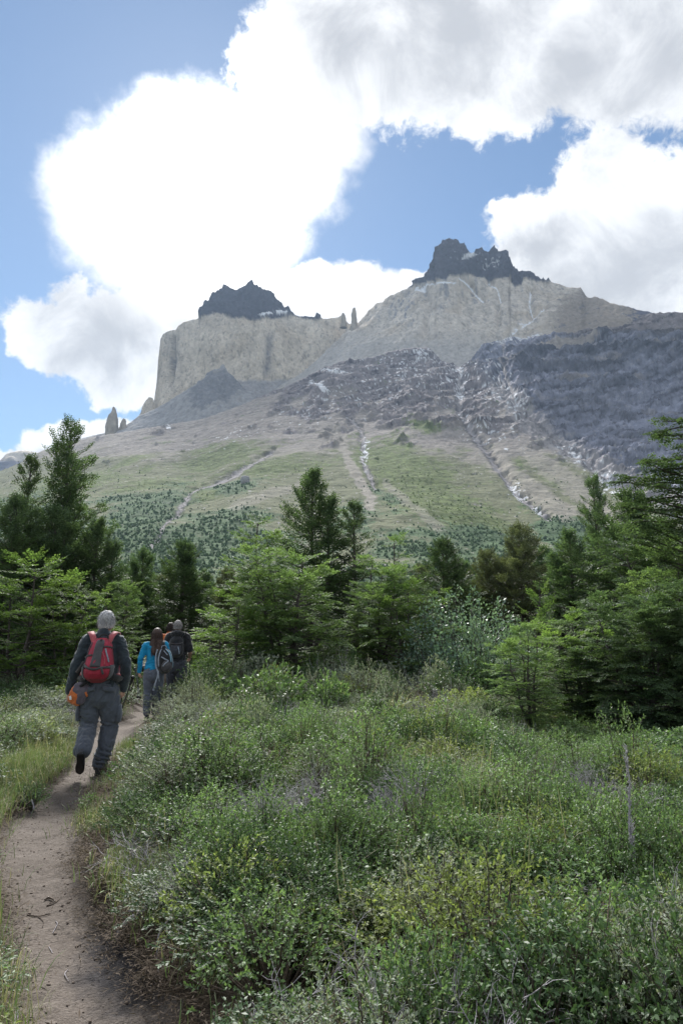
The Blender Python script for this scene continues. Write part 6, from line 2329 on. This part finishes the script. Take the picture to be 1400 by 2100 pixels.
part('side_pocket', RP.patch(-0.995, -0.82, 0.08, 0.40, 0.022, 5, 8), CHARCL, k1)

# bag at the left hip
wb = empty('hip_bag', tuple(world_of(p1, (-0.225, -0.10, 0.90))), p1.rotation_euler[2], label='orange and grey hip bag hanging at the left side of the grey-haired man', category='bag')
M_ = np.array(Euler((0, R(24), 0)).to_matrix())
sh = closed(np.array([(0, 0, -0.085), (0, 0, -0.03), (0, 0, 0.04), (0, 0, 0.075)]), [0.075, 0.092, 0.095, 0.082], [0.040, 0.058, 0.062, 0.05], (0, 1, 0), 20)
link('bag_body', fuse('bag_body', [(sh[0] @ M_.T, sh[1], sh[2])], 0.009, ORANGE, 2, folds(0.012, (12, 12, 12), 41)), wb)
fl_ = closed(np.array([(0.03, 0, -0.06), (0.035, 0, 0.0), (0.008, 0, 0.06), (0.0, 0, 0.095)]), [0.072, 0.076, 0.106, 0.09], [0.050, 0.064, 0.070, 0.06], (0, 1, 0), 20)
link('bag_flap', fuse('bag_flap', [(fl_[0] @ M_.T, fl_[1], fl_[2])], 0.009, BAGGREY, 2, folds(0.010, (12, 12, 12), 42)), wb)
part('bag_tag', strip([(-0.075, -0.070, -0.01), (-0.068, -0.074, -0.03), (-0.066, -0.072, -0.05)], 0.024, (0, -1, 0), 0.003), WHITEC, wb)
part('bag_trim', strip([(0.085, -0.055, 0.03), (0.098, -0.052, 0.0), (0.105, -0.045, -0.02)], 0.022, (0.5, -1, 0), 0.004), ORANGE, wb)
part('bag_strap', strip([(0.02, -0.055, 0.09), (0.09, -0.065, 0.135), (0.17, -0.075, 0.185), (0.24, -0.09, 0.21)], 0.030, (0, -1, 0), 0.006), BLACKCL, wb)
PG1 = 'trekking poles in the right hand of the grey-haired man'
hr = np.array(J['wr']) + np.array([-0.012, 0.05, -0.085])
dp = unit(np.array([-0.22, 0.25, -1.0]))
for k, (off, lab) in enumerate([((0.0, 0.0, 0.0), 'dark folded trekking pole in the right hand of the grey-haired man, nearer his leg'), ((0.026, 0.012, 0.0), 'dark folded trekking pole in the right hand of the grey-haired man, outer one')]):
    tilt_ = np.array([0.16 * k, 0, 0])
    a_ = hr + np.array(off) - unit(dp - tilt_) * 0.23
    b_ = hr + np.array(off) + unit(dp - tilt_ * 0.2) * 0.40
    pole(lab, world_of(p1, a_), world_of(p1, b_), PG1)

# ================================================================ 2. woman in blue
p2 = person_at('woman in a bright blue long-sleeved top with long brown hair walking up the trail', 311, 1480, R(10), Y=13.6)
HC = np.array([0.02, 0.03, 1.575])
Jw = dict(sl=(-0.185, 0, 1.375), el=(-0.265, -0.02, 1.11), wl=(-0.285, 0.06, 0.87), sr=(0.185, 0, 1.385), er=(0.25, 0.05, 1.13), wr=(0.20, 0.26, 1.08))
pcs = head_pieces(HC, -0.25, 0.97)
pcs.append(limb([(0, 0.0, 1.38), (0.005, 0.01, 1.47), (0.015, 0.02, 1.55)], [0.06, 0.05, 0.048]))
pcs.append(torso(0.92, [0.15, 0.165, 0.14, 0.13, 0.14, 0.15, 0.14, 0.09, 0.05], [0.10, 0.11, 0.09, 0.085, 0.09, 0.09, 0.08, 0.06, 0.045]))
for s_, e_, w_ in (('sl', 'el', 'wl'), ('sr', 'er', 'wr')):
    pcs.append(limb([Jw[s_], Jw[e_], Jw[w_]], [0.045, 0.035, 0.024]))
pcs += hand(Jw['wl'], (0.0, 0.1, -1), (0.9, 0.3, 0), 1, 1.1, 0.93)
pcs += hand(Jw['wr'], (-0.1, 1, 0.0), (-0.9, 0, -0.2), 1, 0.9, 0.93)
pcs.append(limb([(-0.09, 0, 0.86), (-0.10, 0.06, 0.47), (-0.09, -0.10, 0.10)], [0.07, 0.05, 0.036]))
pcs.append(limb([(0.09, 0, 0.86), (0.07, 0.10, 0.47), (0.05, 0.10, 0.10)], [0.07, 0.05, 0.036]))
link('body', fuse('body', pcs, 0.009, SKIN, 2, dec=0.4), p2)
pcs = [torso(0.92, [0.178, 0.19, 0.172, 0.160, 0.165, 0.172, 0.158, 0.105, 0.058], [0.128, 0.132, 0.115, 0.108, 0.112, 0.112, 0.098, 0.075, 0.055], z=[0.985, 1.02, 1.09, 1.18, 1.30, 1.42, 1.50, 1.55, 1.585])]
for s_, e_, w_ in (('sl', 'el', 'wl'), ('sr', 'er', 'wr')):
    a_, b_, c_ = map(np.array, (Jw[s_], Jw[e_], Jw[w_]))
    pcs.append(limb([a_ + np.array([-0.05 * np.sign(a_[0]), 0, 0.015]), a_, (a_ + b_) / 2, b_, (b_ + c_) / 2, c_], [0.062, 0.068, 0.060, 0.053, 0.047, 0.038]))
link('blue_top', fuse('blue_top', pcs, 0.011, BLUECL, 3, folds(0.013, (8, 8, 14), 51)), p2)
pcs = [closed(np.array([(0, -0.012, 0.80), (0, -0.012, 0.86), (0, 0, 0.95)]), [0.190, 0.198, 0.168], [0.138, 0.142, 0.115], (0, 1, 0), 28)]
pcs.append(limb([(-0.088, -0.015, 0.85), (-0.10, 0.03, 0.66), (-0.10, 0.06, 0.47), (-0.095, -0.02, 0.28), (-0.09, -0.10, 0.12)], [0.108, 0.098, 0.080, 0.078, 0.072]))
pcs.append(limb([(0.088, -0.015, 0.85), (0.085, 0.05, 0.66), (0.07, 0.10, 0.47), (0.06, 0.10, 0.28), (0.05, 0.10, 0.12)], [0.110, 0.100, 0.084, 0.082, 0.078]))
link('trousers', fuse('trousers', pcs, 0.011, GREYTR2, 3, folds(0.009, (8, 8, 12), 52)), p2)
boot(p2, (-0.09, -0.14, 0.02), (0, 1, -0.15), (0, 0.15, 1), 0.9)
boot(p2, (0.05, 0.06, 0.0), (0.05, 1, 0), (0, 0, 1), 0.9)
# long hair
pcs = []
for c_, r_ in [((0.0, -0.012, 0.028), (0.100, 0.110, 0.115)), ((0.0, -0.055, -0.05), (0.112, 0.068, 0.125)), ((0.0, -0.09, -0.17), (0.128, 0.055, 0.14)), ((0.015, -0.125, -0.29), (0.105, 0.042, 0.13)), ((-0.075, -0.02, -0.08), (0.036, 0.05, 0.12)), ((0.08, -0.02, -0.08), (0.036, 0.05, 0.12))]:
    v, q, t = ellipsoid(c_, r_)
    pcs.append((v + HC, q, t))
hw_ = link('hair', fuse('hair', pcs, 0.010, HAIR_BROWN, 4, lambda p: 0.012 * fbm(np.stack([p[:, 0] * 50, p[:, 1] * 50, p[:, 2] * 5], -1), 3, 0.6, 61) - 0.03 * sst(p[:, 1] - HC[1], 0.03, 0.07) * (1 - sst(p[:, 2] - HC[2], 0.05, 0.09))), p2)
rg = np.random.default_rng(62)
n_ = 600
u_ = rg.uniform(-1, 1, n_)
z_ = rg.uniform(-0.34, 0.06, n_)
root = HC + np.stack([u_ * 0.12 * (1 - 0.2 * (z_ < -0.2)), -0.08 - 0.055 * (1 - np.abs(u_)) - 0.13 * np.clip(-z_, 0, 0.34), z_], -1)
v, q = strands(root, unit(np.stack([u_ * 0.12 + rg.normal(0, 0.08, n_), -0.15 + rg.normal(0, 0.06, n_), -np.ones(n_)], -1)), rg.uniform(0.06, 0.12, n_), 0.0025, rg)
link('hair_strands', mesh_np('hair_strands', v, q, HAIR_BROWN), hw_)

k2 = empty('backpack', p2.location, p2.rotation_euler[2], label='black backpack with pale blue edging hanging off the right shoulder of the woman in blue', category='backpack')
BP = PackShape([0.05, 0.12, 0.145, 0.152, 0.15, 0.145, 0.138, 0.125, 0.10, 0.04], [0.05, 0.14, 0.17, 0.17, 0.16, 0.15, 0.14, 0.12, 0.09, 0.04], 0.84, 1.34, -0.12, 0.0)
BP_sh = np.array([0.20, 0.02, 0.0])


def tilt_pack(v):
    c = np.array([0, -0.15, 1.09])
    m_ = np.array(Euler((0, R(-7), R(14))).to_matrix())
    return (v - c) @ m_.T + c + BP_sh


def tp(vq):
    return tilt_pack(vq[0]), vq[1]


part('pack_body', tp(BP.body(seed=8)), BLACKCL, k2)
part('front_pocket', tp(BP.patch([-0.4, -0.7, -0.6, -0.2], [0.4, 0.7, 0.6, 0.2], 0.08, 0.50, 0.014, 11, 9)), CHARCL, k2)
part('edge_trim', tp(BP.patch([0.55, 0.62, 0.55, 0.25], [0.72, 0.84, 0.78, 0.5], 0.42, 0.95, 0.010, 4, 10)), LTBLUE, k2)
part('edge_trim', tp(BP.patch([-0.93, -0.93, -0.8], [-0.80, -0.80, -0.62], 0.30, 0.95, 0.010, 4, 10)), GREYSTR, k2)
part('side_mesh', tp(BP.patch([0.90, 0.93, 0.9], [0.985, 0.99, 0.985], 0.2, 0.85, 0.018, 4, 8)), LTBLUE, k2)
part('compression_strap', tp(BP.band([-0.55, -0.1, 0.25, -0.15, -0.45], [0.66, 0.56, 0.48, 0.40, 0.30], 0.022, 0.018)), GREYSTR, k2)
part('compression_strap', tp(BP.band([-0.15, 0.1, 0.3], [0.88, 0.78, 0.70], 0.018, 0.012)), GREYSTR, k2)
part('haul_loop', tp(strip([(-0.05, -0.17, 1.325), (-0.03, -0.16, 1.37), (0.03, -0.16, 1.37), (0.05, -0.17, 1.325)], 0.016, (0, -1, 0), 0.005)), GREYSTR, k2)
part('shoulder_strap', strip([(0.17, -0.16, 1.33), (0.15, -0.09, 1.43), (0.16, 0.02, 1.455), (0.175, 0.10, 1.36), (0.20, 0.12, 1.2), (0.24, 0.06, 1.05), (0.25, -0.08, 0.98)], 0.06, (0, -0.6, 0.8), 0.012), BLACKCL, k2)
part('loose_strap', strip([(0.06, -0.21, 1.30), (0.035, -0.20, 1.18), (0.045, -0.20, 1.0), (0.085, -0.22, 0.88), (0.09, -0.22, 0.80), (0.05, -0.21, 0.66), (0.03, -0.20, 0.56)], 0.028, (0, -1, 0), 0.004), GREYSTR, k2)
part('loose_strap', strip([(0.10, -0.22, 0.90), (0.11, -0.22, 0.80), (0.125, -0.22, 0.70)], 0.012, (0, -1, 0), 0.003), GREYSTR, k2)
part('strap_end', strip([(0.03, -0.20, 0.565), (0.02, -0.20, 0.53)], 0.04, (0, -1, 0), 0.006), GREYSTR, k2)
PG2 = 'trekking poles in the left hand of the woman in blue'
hl = np.array(Jw['wl']) + np.array([0.012, 0.03, -0.085])
pole('black trekking pole in the left hand of the woman in blue, with its grip forward', world_of(p2, hl + np.array([-0.12, 0.15, 0.14])), world_of(p2, hl + np.array([0.05, -0.10, -0.42])), PG2)
pole('black trekking pole in the left hand of the woman in blue, hanging straight down', world_of(p2, hl + np.array([-0.045, 0.06, 0.20])), world_of(p2, hl + np.array([0.0, -0.12, -0.42])), PG2)

# ================================================================ 3. man in black
p3 = person_at('man with short grizzled hair in a black T-shirt with a black pack', 357, 1480, R(6), Y=14.9)
HC = np.array([-0.015, 0.04, 1.715])
Jm = dict(sl=(-0.175, 0, 1.49), el=(-0.27, 0.04, 1.22), wl=(-0.24, 0.26, 1.12), sr=(0.175, 0, 1.49), er=(0.27, -0.04, 1.22), wr=(0.25, 0.16, 1.06))
pcs = head_pieces(HC, 0.1, 1.0)
pcs.append(limb([(0, 0.0, 1.50), (0, 0.02, 1.60), (-0.01, 0.03, 1.68)], [0.07, 0.058, 0.056]))
pcs.append(torso(1.0, [0.15, 0.16, 0.15, 0.15, 0.17, 0.18, 0.16, 0.10, 0.06], [0.10, 0.10, 0.095, 0.095, 0.11, 0.105, 0.09, 0.07, 0.055]))
for s_, e_, w_ in (('sl', 'el', 'wl'), ('sr', 'er', 'wr')):
    pcs.append(limb([Jm[s_], Jm[e_], Jm[w_]], [0.058, 0.046, 0.030]))
pcs += hand(Jm['wl'], (0.1, 1, -0.3), (0.8, 0, -0.4), -1, 1.0)
pcs += hand(Jm['wr'], (0.0, 0.8, -0.6), (-0.9, 0.1, 0), -1, 1.2)
pcs.append(limb([(-0.10, 0, 0.95), (-0.11, 0.10, 0.53), (-0.09, 0.06, 0.12)], [0.075, 0.055, 0.04]))
pcs.append(limb([(0.10, 0, 0.95), (0.11, 0.02, 0.53), (0.08, -0.14, 0.14)], [0.075, 0.055, 0.04]))
link('body', fuse('body', pcs, 0.009, SKIN, 2, dec=0.4), p3)
short_hair(HC, HAIR_PEPPER, 503, p3, 1.0, -0.075)
pcs = [torso(1.0, [0.19, 0.195, 0.19, 0.19, 0.20, 0.205, 0.175, 0.115, 0.07], [0.14, 0.142, 0.14, 0.14, 0.145, 0.135, 0.11, 0.08, 0.065], z=[0.985, 1.02, 1.08, 1.18, 1.30, 1.42, 1.50, 1.555, 1.60])]
for s_, e_ in (('sl', 'el'), ('sr', 'er')):
    a_, b_ = map(np.array, (Jm[s_], Jm[e_]))
    pcs.append(limb([a_ + np.array([-0.06 * np.sign(a_[0]), 0, 0.03]), a_, (a_ + b_) / 2, b_ + (a_ - b_) * 0.05], [0.082, 0.090, 0.084, 0.076]))
link('shirt', fuse('shirt', pcs, 0.012, BLACKCL, 3, folds(0.012, (8, 8, 12), 71)), p3)
pcs = [closed(np.array([(0, 0, 0.86), (0, 0, 0.94), (0, 0, 1.02)]), [0.185, 0.20, 0.188], [0.142, 0.145, 0.135], (0, 1, 0), 24)]
pcs.append(limb([(-0.095, 0, 0.93), (-0.105, 0.05, 0.72), (-0.11, 0.10, 0.53), (-0.10, 0.08, 0.33), (-0.09, 0.06, 0.13)], [0.118, 0.112, 0.095, 0.09, 0.085]))
pcs.append(limb([(0.10, 0, 0.93), (0.11, 0.02, 0.72), (0.11, 0.02, 0.53), (0.095, -0.06, 0.33), (0.08, -0.14, 0.15)], [0.12, 0.113, 0.095, 0.09, 0.085]))
link('trousers', fuse('trousers', pcs, 0.012, DARKTR, 3, folds(0.012, (8, 8, 10), 72)), p3)
boot(p3, (-0.09, 0.02, 0.0), (0, 1, 0), (0, 0, 1), 1.0)
boot(p3, (0.08, -0.19, 0.03), (0, 1, -0.2), (0, 0.2, 1), 1.0)
k3 = empty('backpack', p3.location, p3.rotation_euler[2], label='plain black backpack with a loose hood on the back of the man in black', category='backpack')
MP = PackShape([0.06, 0.14, 0.16, 0.165, 0.16, 0.155, 0.15, 0.14, 0.12, 0.05], [0.05, 0.13, 0.15, 0.155, 0.15, 0.14, 0.13, 0.12, 0.09, 0.04], 1.06, 1.52, -0.125, -0.02)
part('pack_body', MP.body(seed=12, amp=0.014), BLACKCL, k3)
part('front_pocket', MP.patch([-0.4, -0.55, -0.5], [0.6, 0.75, 0.7], 0.10, 0.55, 0.016, 9, 9), DARKTR, k3)
part('compression_strap', MP.band([-0.9, -0.3, 0.3, 0.9], [0.66, 0.62, 0.62, 0.68], 0.02, 0.014), STRAPM, k3)
part('compression_strap', MP.band([0.35, 0.5, 0.62], [0.5, 0.32, 0.16], 0.02, 0.022), GREYSTR, k3)
hd = closed(np.array([(-0.09, -0.13, 1.565), (-0.02, -0.155, 1.575), (0.06, -0.15, 1.57), (0.12, -0.11, 1.555)]), [0.05, 0.062, 0.06, 0.04], [0.045, 0.055, 0.055, 0.04], (0, 0, 1), 14)
link('hood', fuse('hood', [hd], 0.010, BLACKCL, 2, folds(0.02, (14, 14, 14), 73)), k3)
for sg in (-1, 1):
    part('shoulder_strap', strip([(sg * 0.08, -0.16, 1.46), (sg * 0.11, -0.11, 1.555), (sg * 0.14, -0.01, 1.59), (sg * 0.155, 0.09, 1.54), (sg * 0.16, 0.15, 1.42), (sg * 0.19, 0.13, 1.22), (sg * 0.18, -0.08, 1.12)], 0.06, (0, -0.6, 0.8), 0.012), BLACKCL, k3)
hm = np.array(Jm['wr']) + np.array([-0.01, 0.075, -0.055])
pole('thin black trekking pole in the right hand of the man in black', world_of(p3, hm + np.array([0.0, 0.02, 0.06])), world_of(p3, hm + np.array([0.06, 0.06, -0.98])), 'trekking pole of the man in black')

# ================================================================ 4. the walker ahead, almost hidden
p4 = person_at('dark-haired walker with an orange collar, mostly hidden behind the woman in blue', 341, 1478, R(4), Y=15.9)
p4.scale = (1.05, 1.05, 1.05)
HC = np.array([0.0, 0.03, 1.60])
pcs = head_pieces(HC, 0.0, 0.97)
pcs.append(limb([(0, 0.0, 1.40), (0, 0.01, 1.49), (0, 0.02, 1.57)], [0.06, 0.05, 0.048]))
pcs.append(torso(0.935, [0.15, 0.16, 0.14, 0.135, 0.15, 0.16, 0.14, 0.09, 0.05], [0.10, 0.10, 0.09, 0.085, 0.09, 0.09, 0.08, 0.06, 0.045]))
for sg in (-1, 1):
    pcs.append(limb([(sg * 0.19, 0, 1.40), (sg * 0.25, 0.02, 1.14), (sg * 0.22, 0.2, 0.98)], [0.05, 0.04, 0.027]))
    pcs += hand((sg * 0.22, 0.2, 0.98), (0, 0.9, -0.4), (-sg, 0, 0), sg * -1, 0.9, 0.95)
    pcs.append(limb([(sg * 0.09, 0, 0.88), (sg * 0.10, 0.06 * sg, 0.49), (sg * 0.09, -0.08 + 0.1 * sg, 0.10)], [0.07, 0.055, 0.042]))
link('body', fuse('body', pcs, 0.010, SKIN, 2, dec=0.4), p4)
short_hair(HC, HAIR_DARK, 504, p4, 1.0, -0.08)
pcs = [torso(0.935, [0.18, 0.19, 0.178, 0.175, 0.185, 0.19, 0.165, 0.11, 0.07], [0.13, 0.13, 0.12, 0.12, 0.125, 0.12, 0.10, 0.08, 0.065], z=[0.985, 1.02, 1.09, 1.18, 1.30, 1.42, 1.50, 1.56, 1.62])]
for sg in (-1, 1):
    pcs.append(limb([(sg * 0.14, 0, 1.42), (sg * 0.19, 0, 1.40), (sg * 0.25, 0.02, 1.14), (sg * 0.222, 0.18, 1.0)], [0.07, 0.075, 0.062, 0.045]))
link('jacket', fuse('jacket', pcs, 0.013, ORANGE, 3, folds(0.012, (8, 8, 12), 81)), p4)
pcs = [closed(np.array([(0, 0, 0.80), (0, 0, 0.88), (0, 0, 0.95)]), [0.18, 0.19, 0.172], [0.135, 0.138, 0.12], (0, 1, 0), 24)]
for sg in (-1, 1):
    pcs.append(limb([(sg * 0.09, 0, 0.87), (sg * 0.10, 0.04 * sg, 0.68), (sg * 0.10, 0.06 * sg, 0.50)], [0.11, 0.10, 0.088]))
link('shorts', fuse('shorts', pcs, 0.013, KHAKI, 3, folds(0.010, (8, 8, 10), 82)), p4)
boot(p4, (-0.09, -0.22, 0.0), (0, 1, 0), (0, 0, 1), 0.95)
boot(p4, (0.09, -0.02, 0.0), (0, 1, 0), (0, 0, 1), 0.95)

# ------------------------------------------------------------------ single plants and bits of wood that can be told apart
def dead_shrub(label, px, py, Rm, H, seed, n=26, r0=0.0045, rot=0.0):
    x, y, z = ground_at(px, py, H * 0.6)
    v, q = tubes(dead_twigs(seed, Rm * 1.1, H, int(n * 1.25), 3, r0 * 0.8), 4)
    e = empty('dead_shrub', (x, y, z - 0.02), rot, label=label, category='dead shrub', group='leafless grey shrubs in the heath')
    link('twigs', mesh_np('twigs', v, q, GREYWOOD, True), e)
    return e


for a in DEAD:
    dead_shrub(*a)

# upright dead stalk furred with lichen
x_, y_, z_ = ground_at(1308, 1900, 0.15)
rg = np.random.default_rng(320)
H_ = 0.82
ln_ = [(np.array([[0, 0, 0], [0.006, 0, 0.22], [-0.004, 0.01, 0.45], [0.012, 0, 0.65], [0.004, 0, H_]]), np.array([0.008, 0.0065, 0.0055, 0.004, 0.0015]))]
for k in range(150):
    zz = rg.uniform(0.30, H_)
    a_ = rg.uniform(0, 6.283)
    L_ = rg.uniform(0.012, 0.045) * (1.1 - zz / H_ * 0.6)
    b_ = np.array([rg.normal(0.003, 0.004), 0, zz])
    ln_.append((np.array([b_, b_ + np.array([math.cos(a_) * 0.6, math.sin(a_) * 0.6, 0.8]) * L_]), np.array([0.0022, 0.0007])))
v, q = tubes(ln_, 4)
e = empty('dead_stalk', (x_, y_, z_ - 0.02), 0, label='upright dead grey stalk furred with lichen, standing alone in the right foreground', category='dead stalk')
link('stem', mesh_np('stem', v, q, GREYWOOD, True), e)


def bush(label, px, py, Rm, H, seed, mat, tips=260, leaf=0.02, per=16, wide=0.48, twig=0.12, group='leafy shrubs that stand out from the heath'):
    x, y, z = ground_at(px, py, H * 0.55)
    lines, v = sprig_shrub(seed, Rm, H, tips, per, leaf, twig, wide)
    e = empty('heath_bush', (x, y, z - 0.02), seed * 0.7, label=label, category='bush', group=group)
    tv, tf = tubes(lines, 4)
    link('stems', mesh_np('stems', tv, tf, BROWNTWIG, True), e)
    link('foliage', mesh_np('foliage', v, quads(len(v) // 4), mat), e)
    return e




for a in BUSHES:
    bush(*a)


# roots, sticks and twigs
def wood(name, label, cat, lines, mat, group=None, sides=6):
    """lines: lists of (px, py, height, radius)"""
    tl = []
    for l in lines:
        pts, rad = [], []
        for (px, py, h, r) in l:
            x, y = on_ground(px, py, 0.05 + h)
            z = gz(np.array([float(x)]), np.array([float(y)]))[0]
            pts.append((float(x), float(y), float(z) + h))
            rad.append(r)
        p = smooth_line(np.concatenate([np.array(pts), np.array(rad)[:, None]], 1), 4)
        n_ = fbm(p[:, :3] * 40, 2, 0.5, 330)
        tl.append((p[:, :3], np.maximum(0.0006, p[:, 3] * (1 + 0.5 * n_))))
    o0 = tl[0][0][0].copy()
    v, q = tubes([(p - o0, r) for p, r in tl], sides)
    o = link(name, mesh_np(name, v, q, mat, True), None, label=label, category=cat)
    o.location = tuple(o0)
    if group:
        o['group'] = group
    return o


wood('gnarled_root', 'gnarled pale root arching out of the dark bank at the right of the trail', 'root',
     [[(243, 1915, 0.0, 0.013), (246, 1898, 0.05, 0.012), (268, 1886, 0.09, 0.011), (290, 1896, 0.07, 0.010), (305, 1893, 0.08, 0.011), (322, 1880, 0.11, 0.014), (330, 1895, 0.02, 0.010)], [(290, 1896, 0.07, 0.007), (275, 1876, 0.12, 0.005), (264, 1866, 0.14, 0.003)]], GREYWOOD)
wood('gnarled_root', 'thin grey root hanging down the bank below the gnarled one', 'root',
     [[(352, 1915, 0.08, 0.006), (345, 1935, 0.06, 0.006), (325, 1950, 0.05, 0.005), (322, 1985, 0.02, 0.004), (330, 2020, 0.01, 0.003)]], GREYWOOD)
wood('gnarled_root', 'short pale root end in the grass right of the dark bank', 'root', [[(360, 1975, 0.03, 0.010), (365, 1955, 0.08, 0.009), (372, 1948, 0.10, 0.004)]], GREYWOOD)
wood('gnarled_root', 'pale root hanging from the left bank above the trail', 'root', [[(66, 1628, 0.10, 0.007), (71, 1642, 0.05, 0.007), (66, 1655, 0.0, 0.005)]], GREYWOOD)
wood('stick', 'pale broken stick lying at the bottom left corner of the trail', 'stick', [[(24, 2098, 0.02, 0.011), (34, 2070, 0.03, 0.009), (38, 2045, 0.04, 0.008)], [(34, 2048, 0.04, 0.006), (46, 2040, 0.05, 0.004)]], GREYWOOD)
TW = 'twigs lying on the trail'
for lab, l in [('dark curved twig on the trail, upper of the two thick ones', [[(94, 1820, 0.004, 0.005), (104, 1816, 0.008, 0.006), (118, 1823, 0.005, 0.004)]]),
               ('dark straight twig on the trail just below the curved one', [[(98, 1831, 0.004, 0.004), (112, 1828, 0.005, 0.004), (124, 1819, 0.006, 0.003)]]),
               ('dark branching twig lying across the middle of the trail', [[(58, 1850, 0.004, 0.003), (80, 1852, 0.006, 0.004), (106, 1846, 0.005, 0.003)], [(80, 1852, 0.006, 0.003), (92, 1860, 0.005, 0.002), (90, 1870, 0.004, 0.002)]]),
               ('thin pale twig with a bend on the trail below the branching one', [[(117, 1860, 0.004, 0.0018), (120, 1868, 0.005, 0.002), (111, 1882, 0.004, 0.0015)]]),
               ('thin pale twig with a sharp bend low on the trail', [[(143, 1953, 0.004, 0.0018), (136, 1962, 0.006, 0.002), (144, 1976, 0.004, 0.0015)]]),
               ('short thin twig lying slantwise in the middle of the trail', [[(103, 1907, 0.004, 0.0015), (111, 1920, 0.004, 0.0015)]]),
               ('tiny pale twig at the left side of the trail', [[(54, 1917, 0.004, 0.0014), (61, 1907, 0.004, 0.0012)]])]:
    wood('twig', lab, 'twig', l, BROWNTWIG if 'dark' in lab else GREYWOOD, TW, 4)

# small stones and crumbs of earth trodden into the path
rg = np.random.default_rng(340)
c0, t0 = icoball(1.0, 1)
V_, T_, n_ = [], [], 0
for k in range(1100):
    y = rg.uniform(2.2, 9.0)
    u = rg.beta(0.8, 0.8)
    x = x_left(np.array([y]))[0] * (1 - u) + x_right(np.array([y]))[0] * u
    r = 0.0022 + 0.007 * rg.random() ** 5
    z = gz(np.array([x]), np.array([y]))[0]
    v = c0 * (1 + 0.3 * rg.standard_normal((len(c0), 1))) * r * np.array([1.2, 1.0, 0.7])
    V_.append(rot_z(v, rg.uniform(0, 6.28)) + np.array([x, y, z + r * 0.25]))
    T_.append(t0 + n_)
    n_ += len(c0)
PEB = plain_mat('earth_crumb', (0.15, 0.12, 0.10), 0.9, 0.2)
link('pebbles', mesh_np('pebbles', np.concatenate(V_), tris=np.concatenate(T_), mat=PEB), None, kind='stuff', label='small stones and crumbs of earth trodden into the trail')
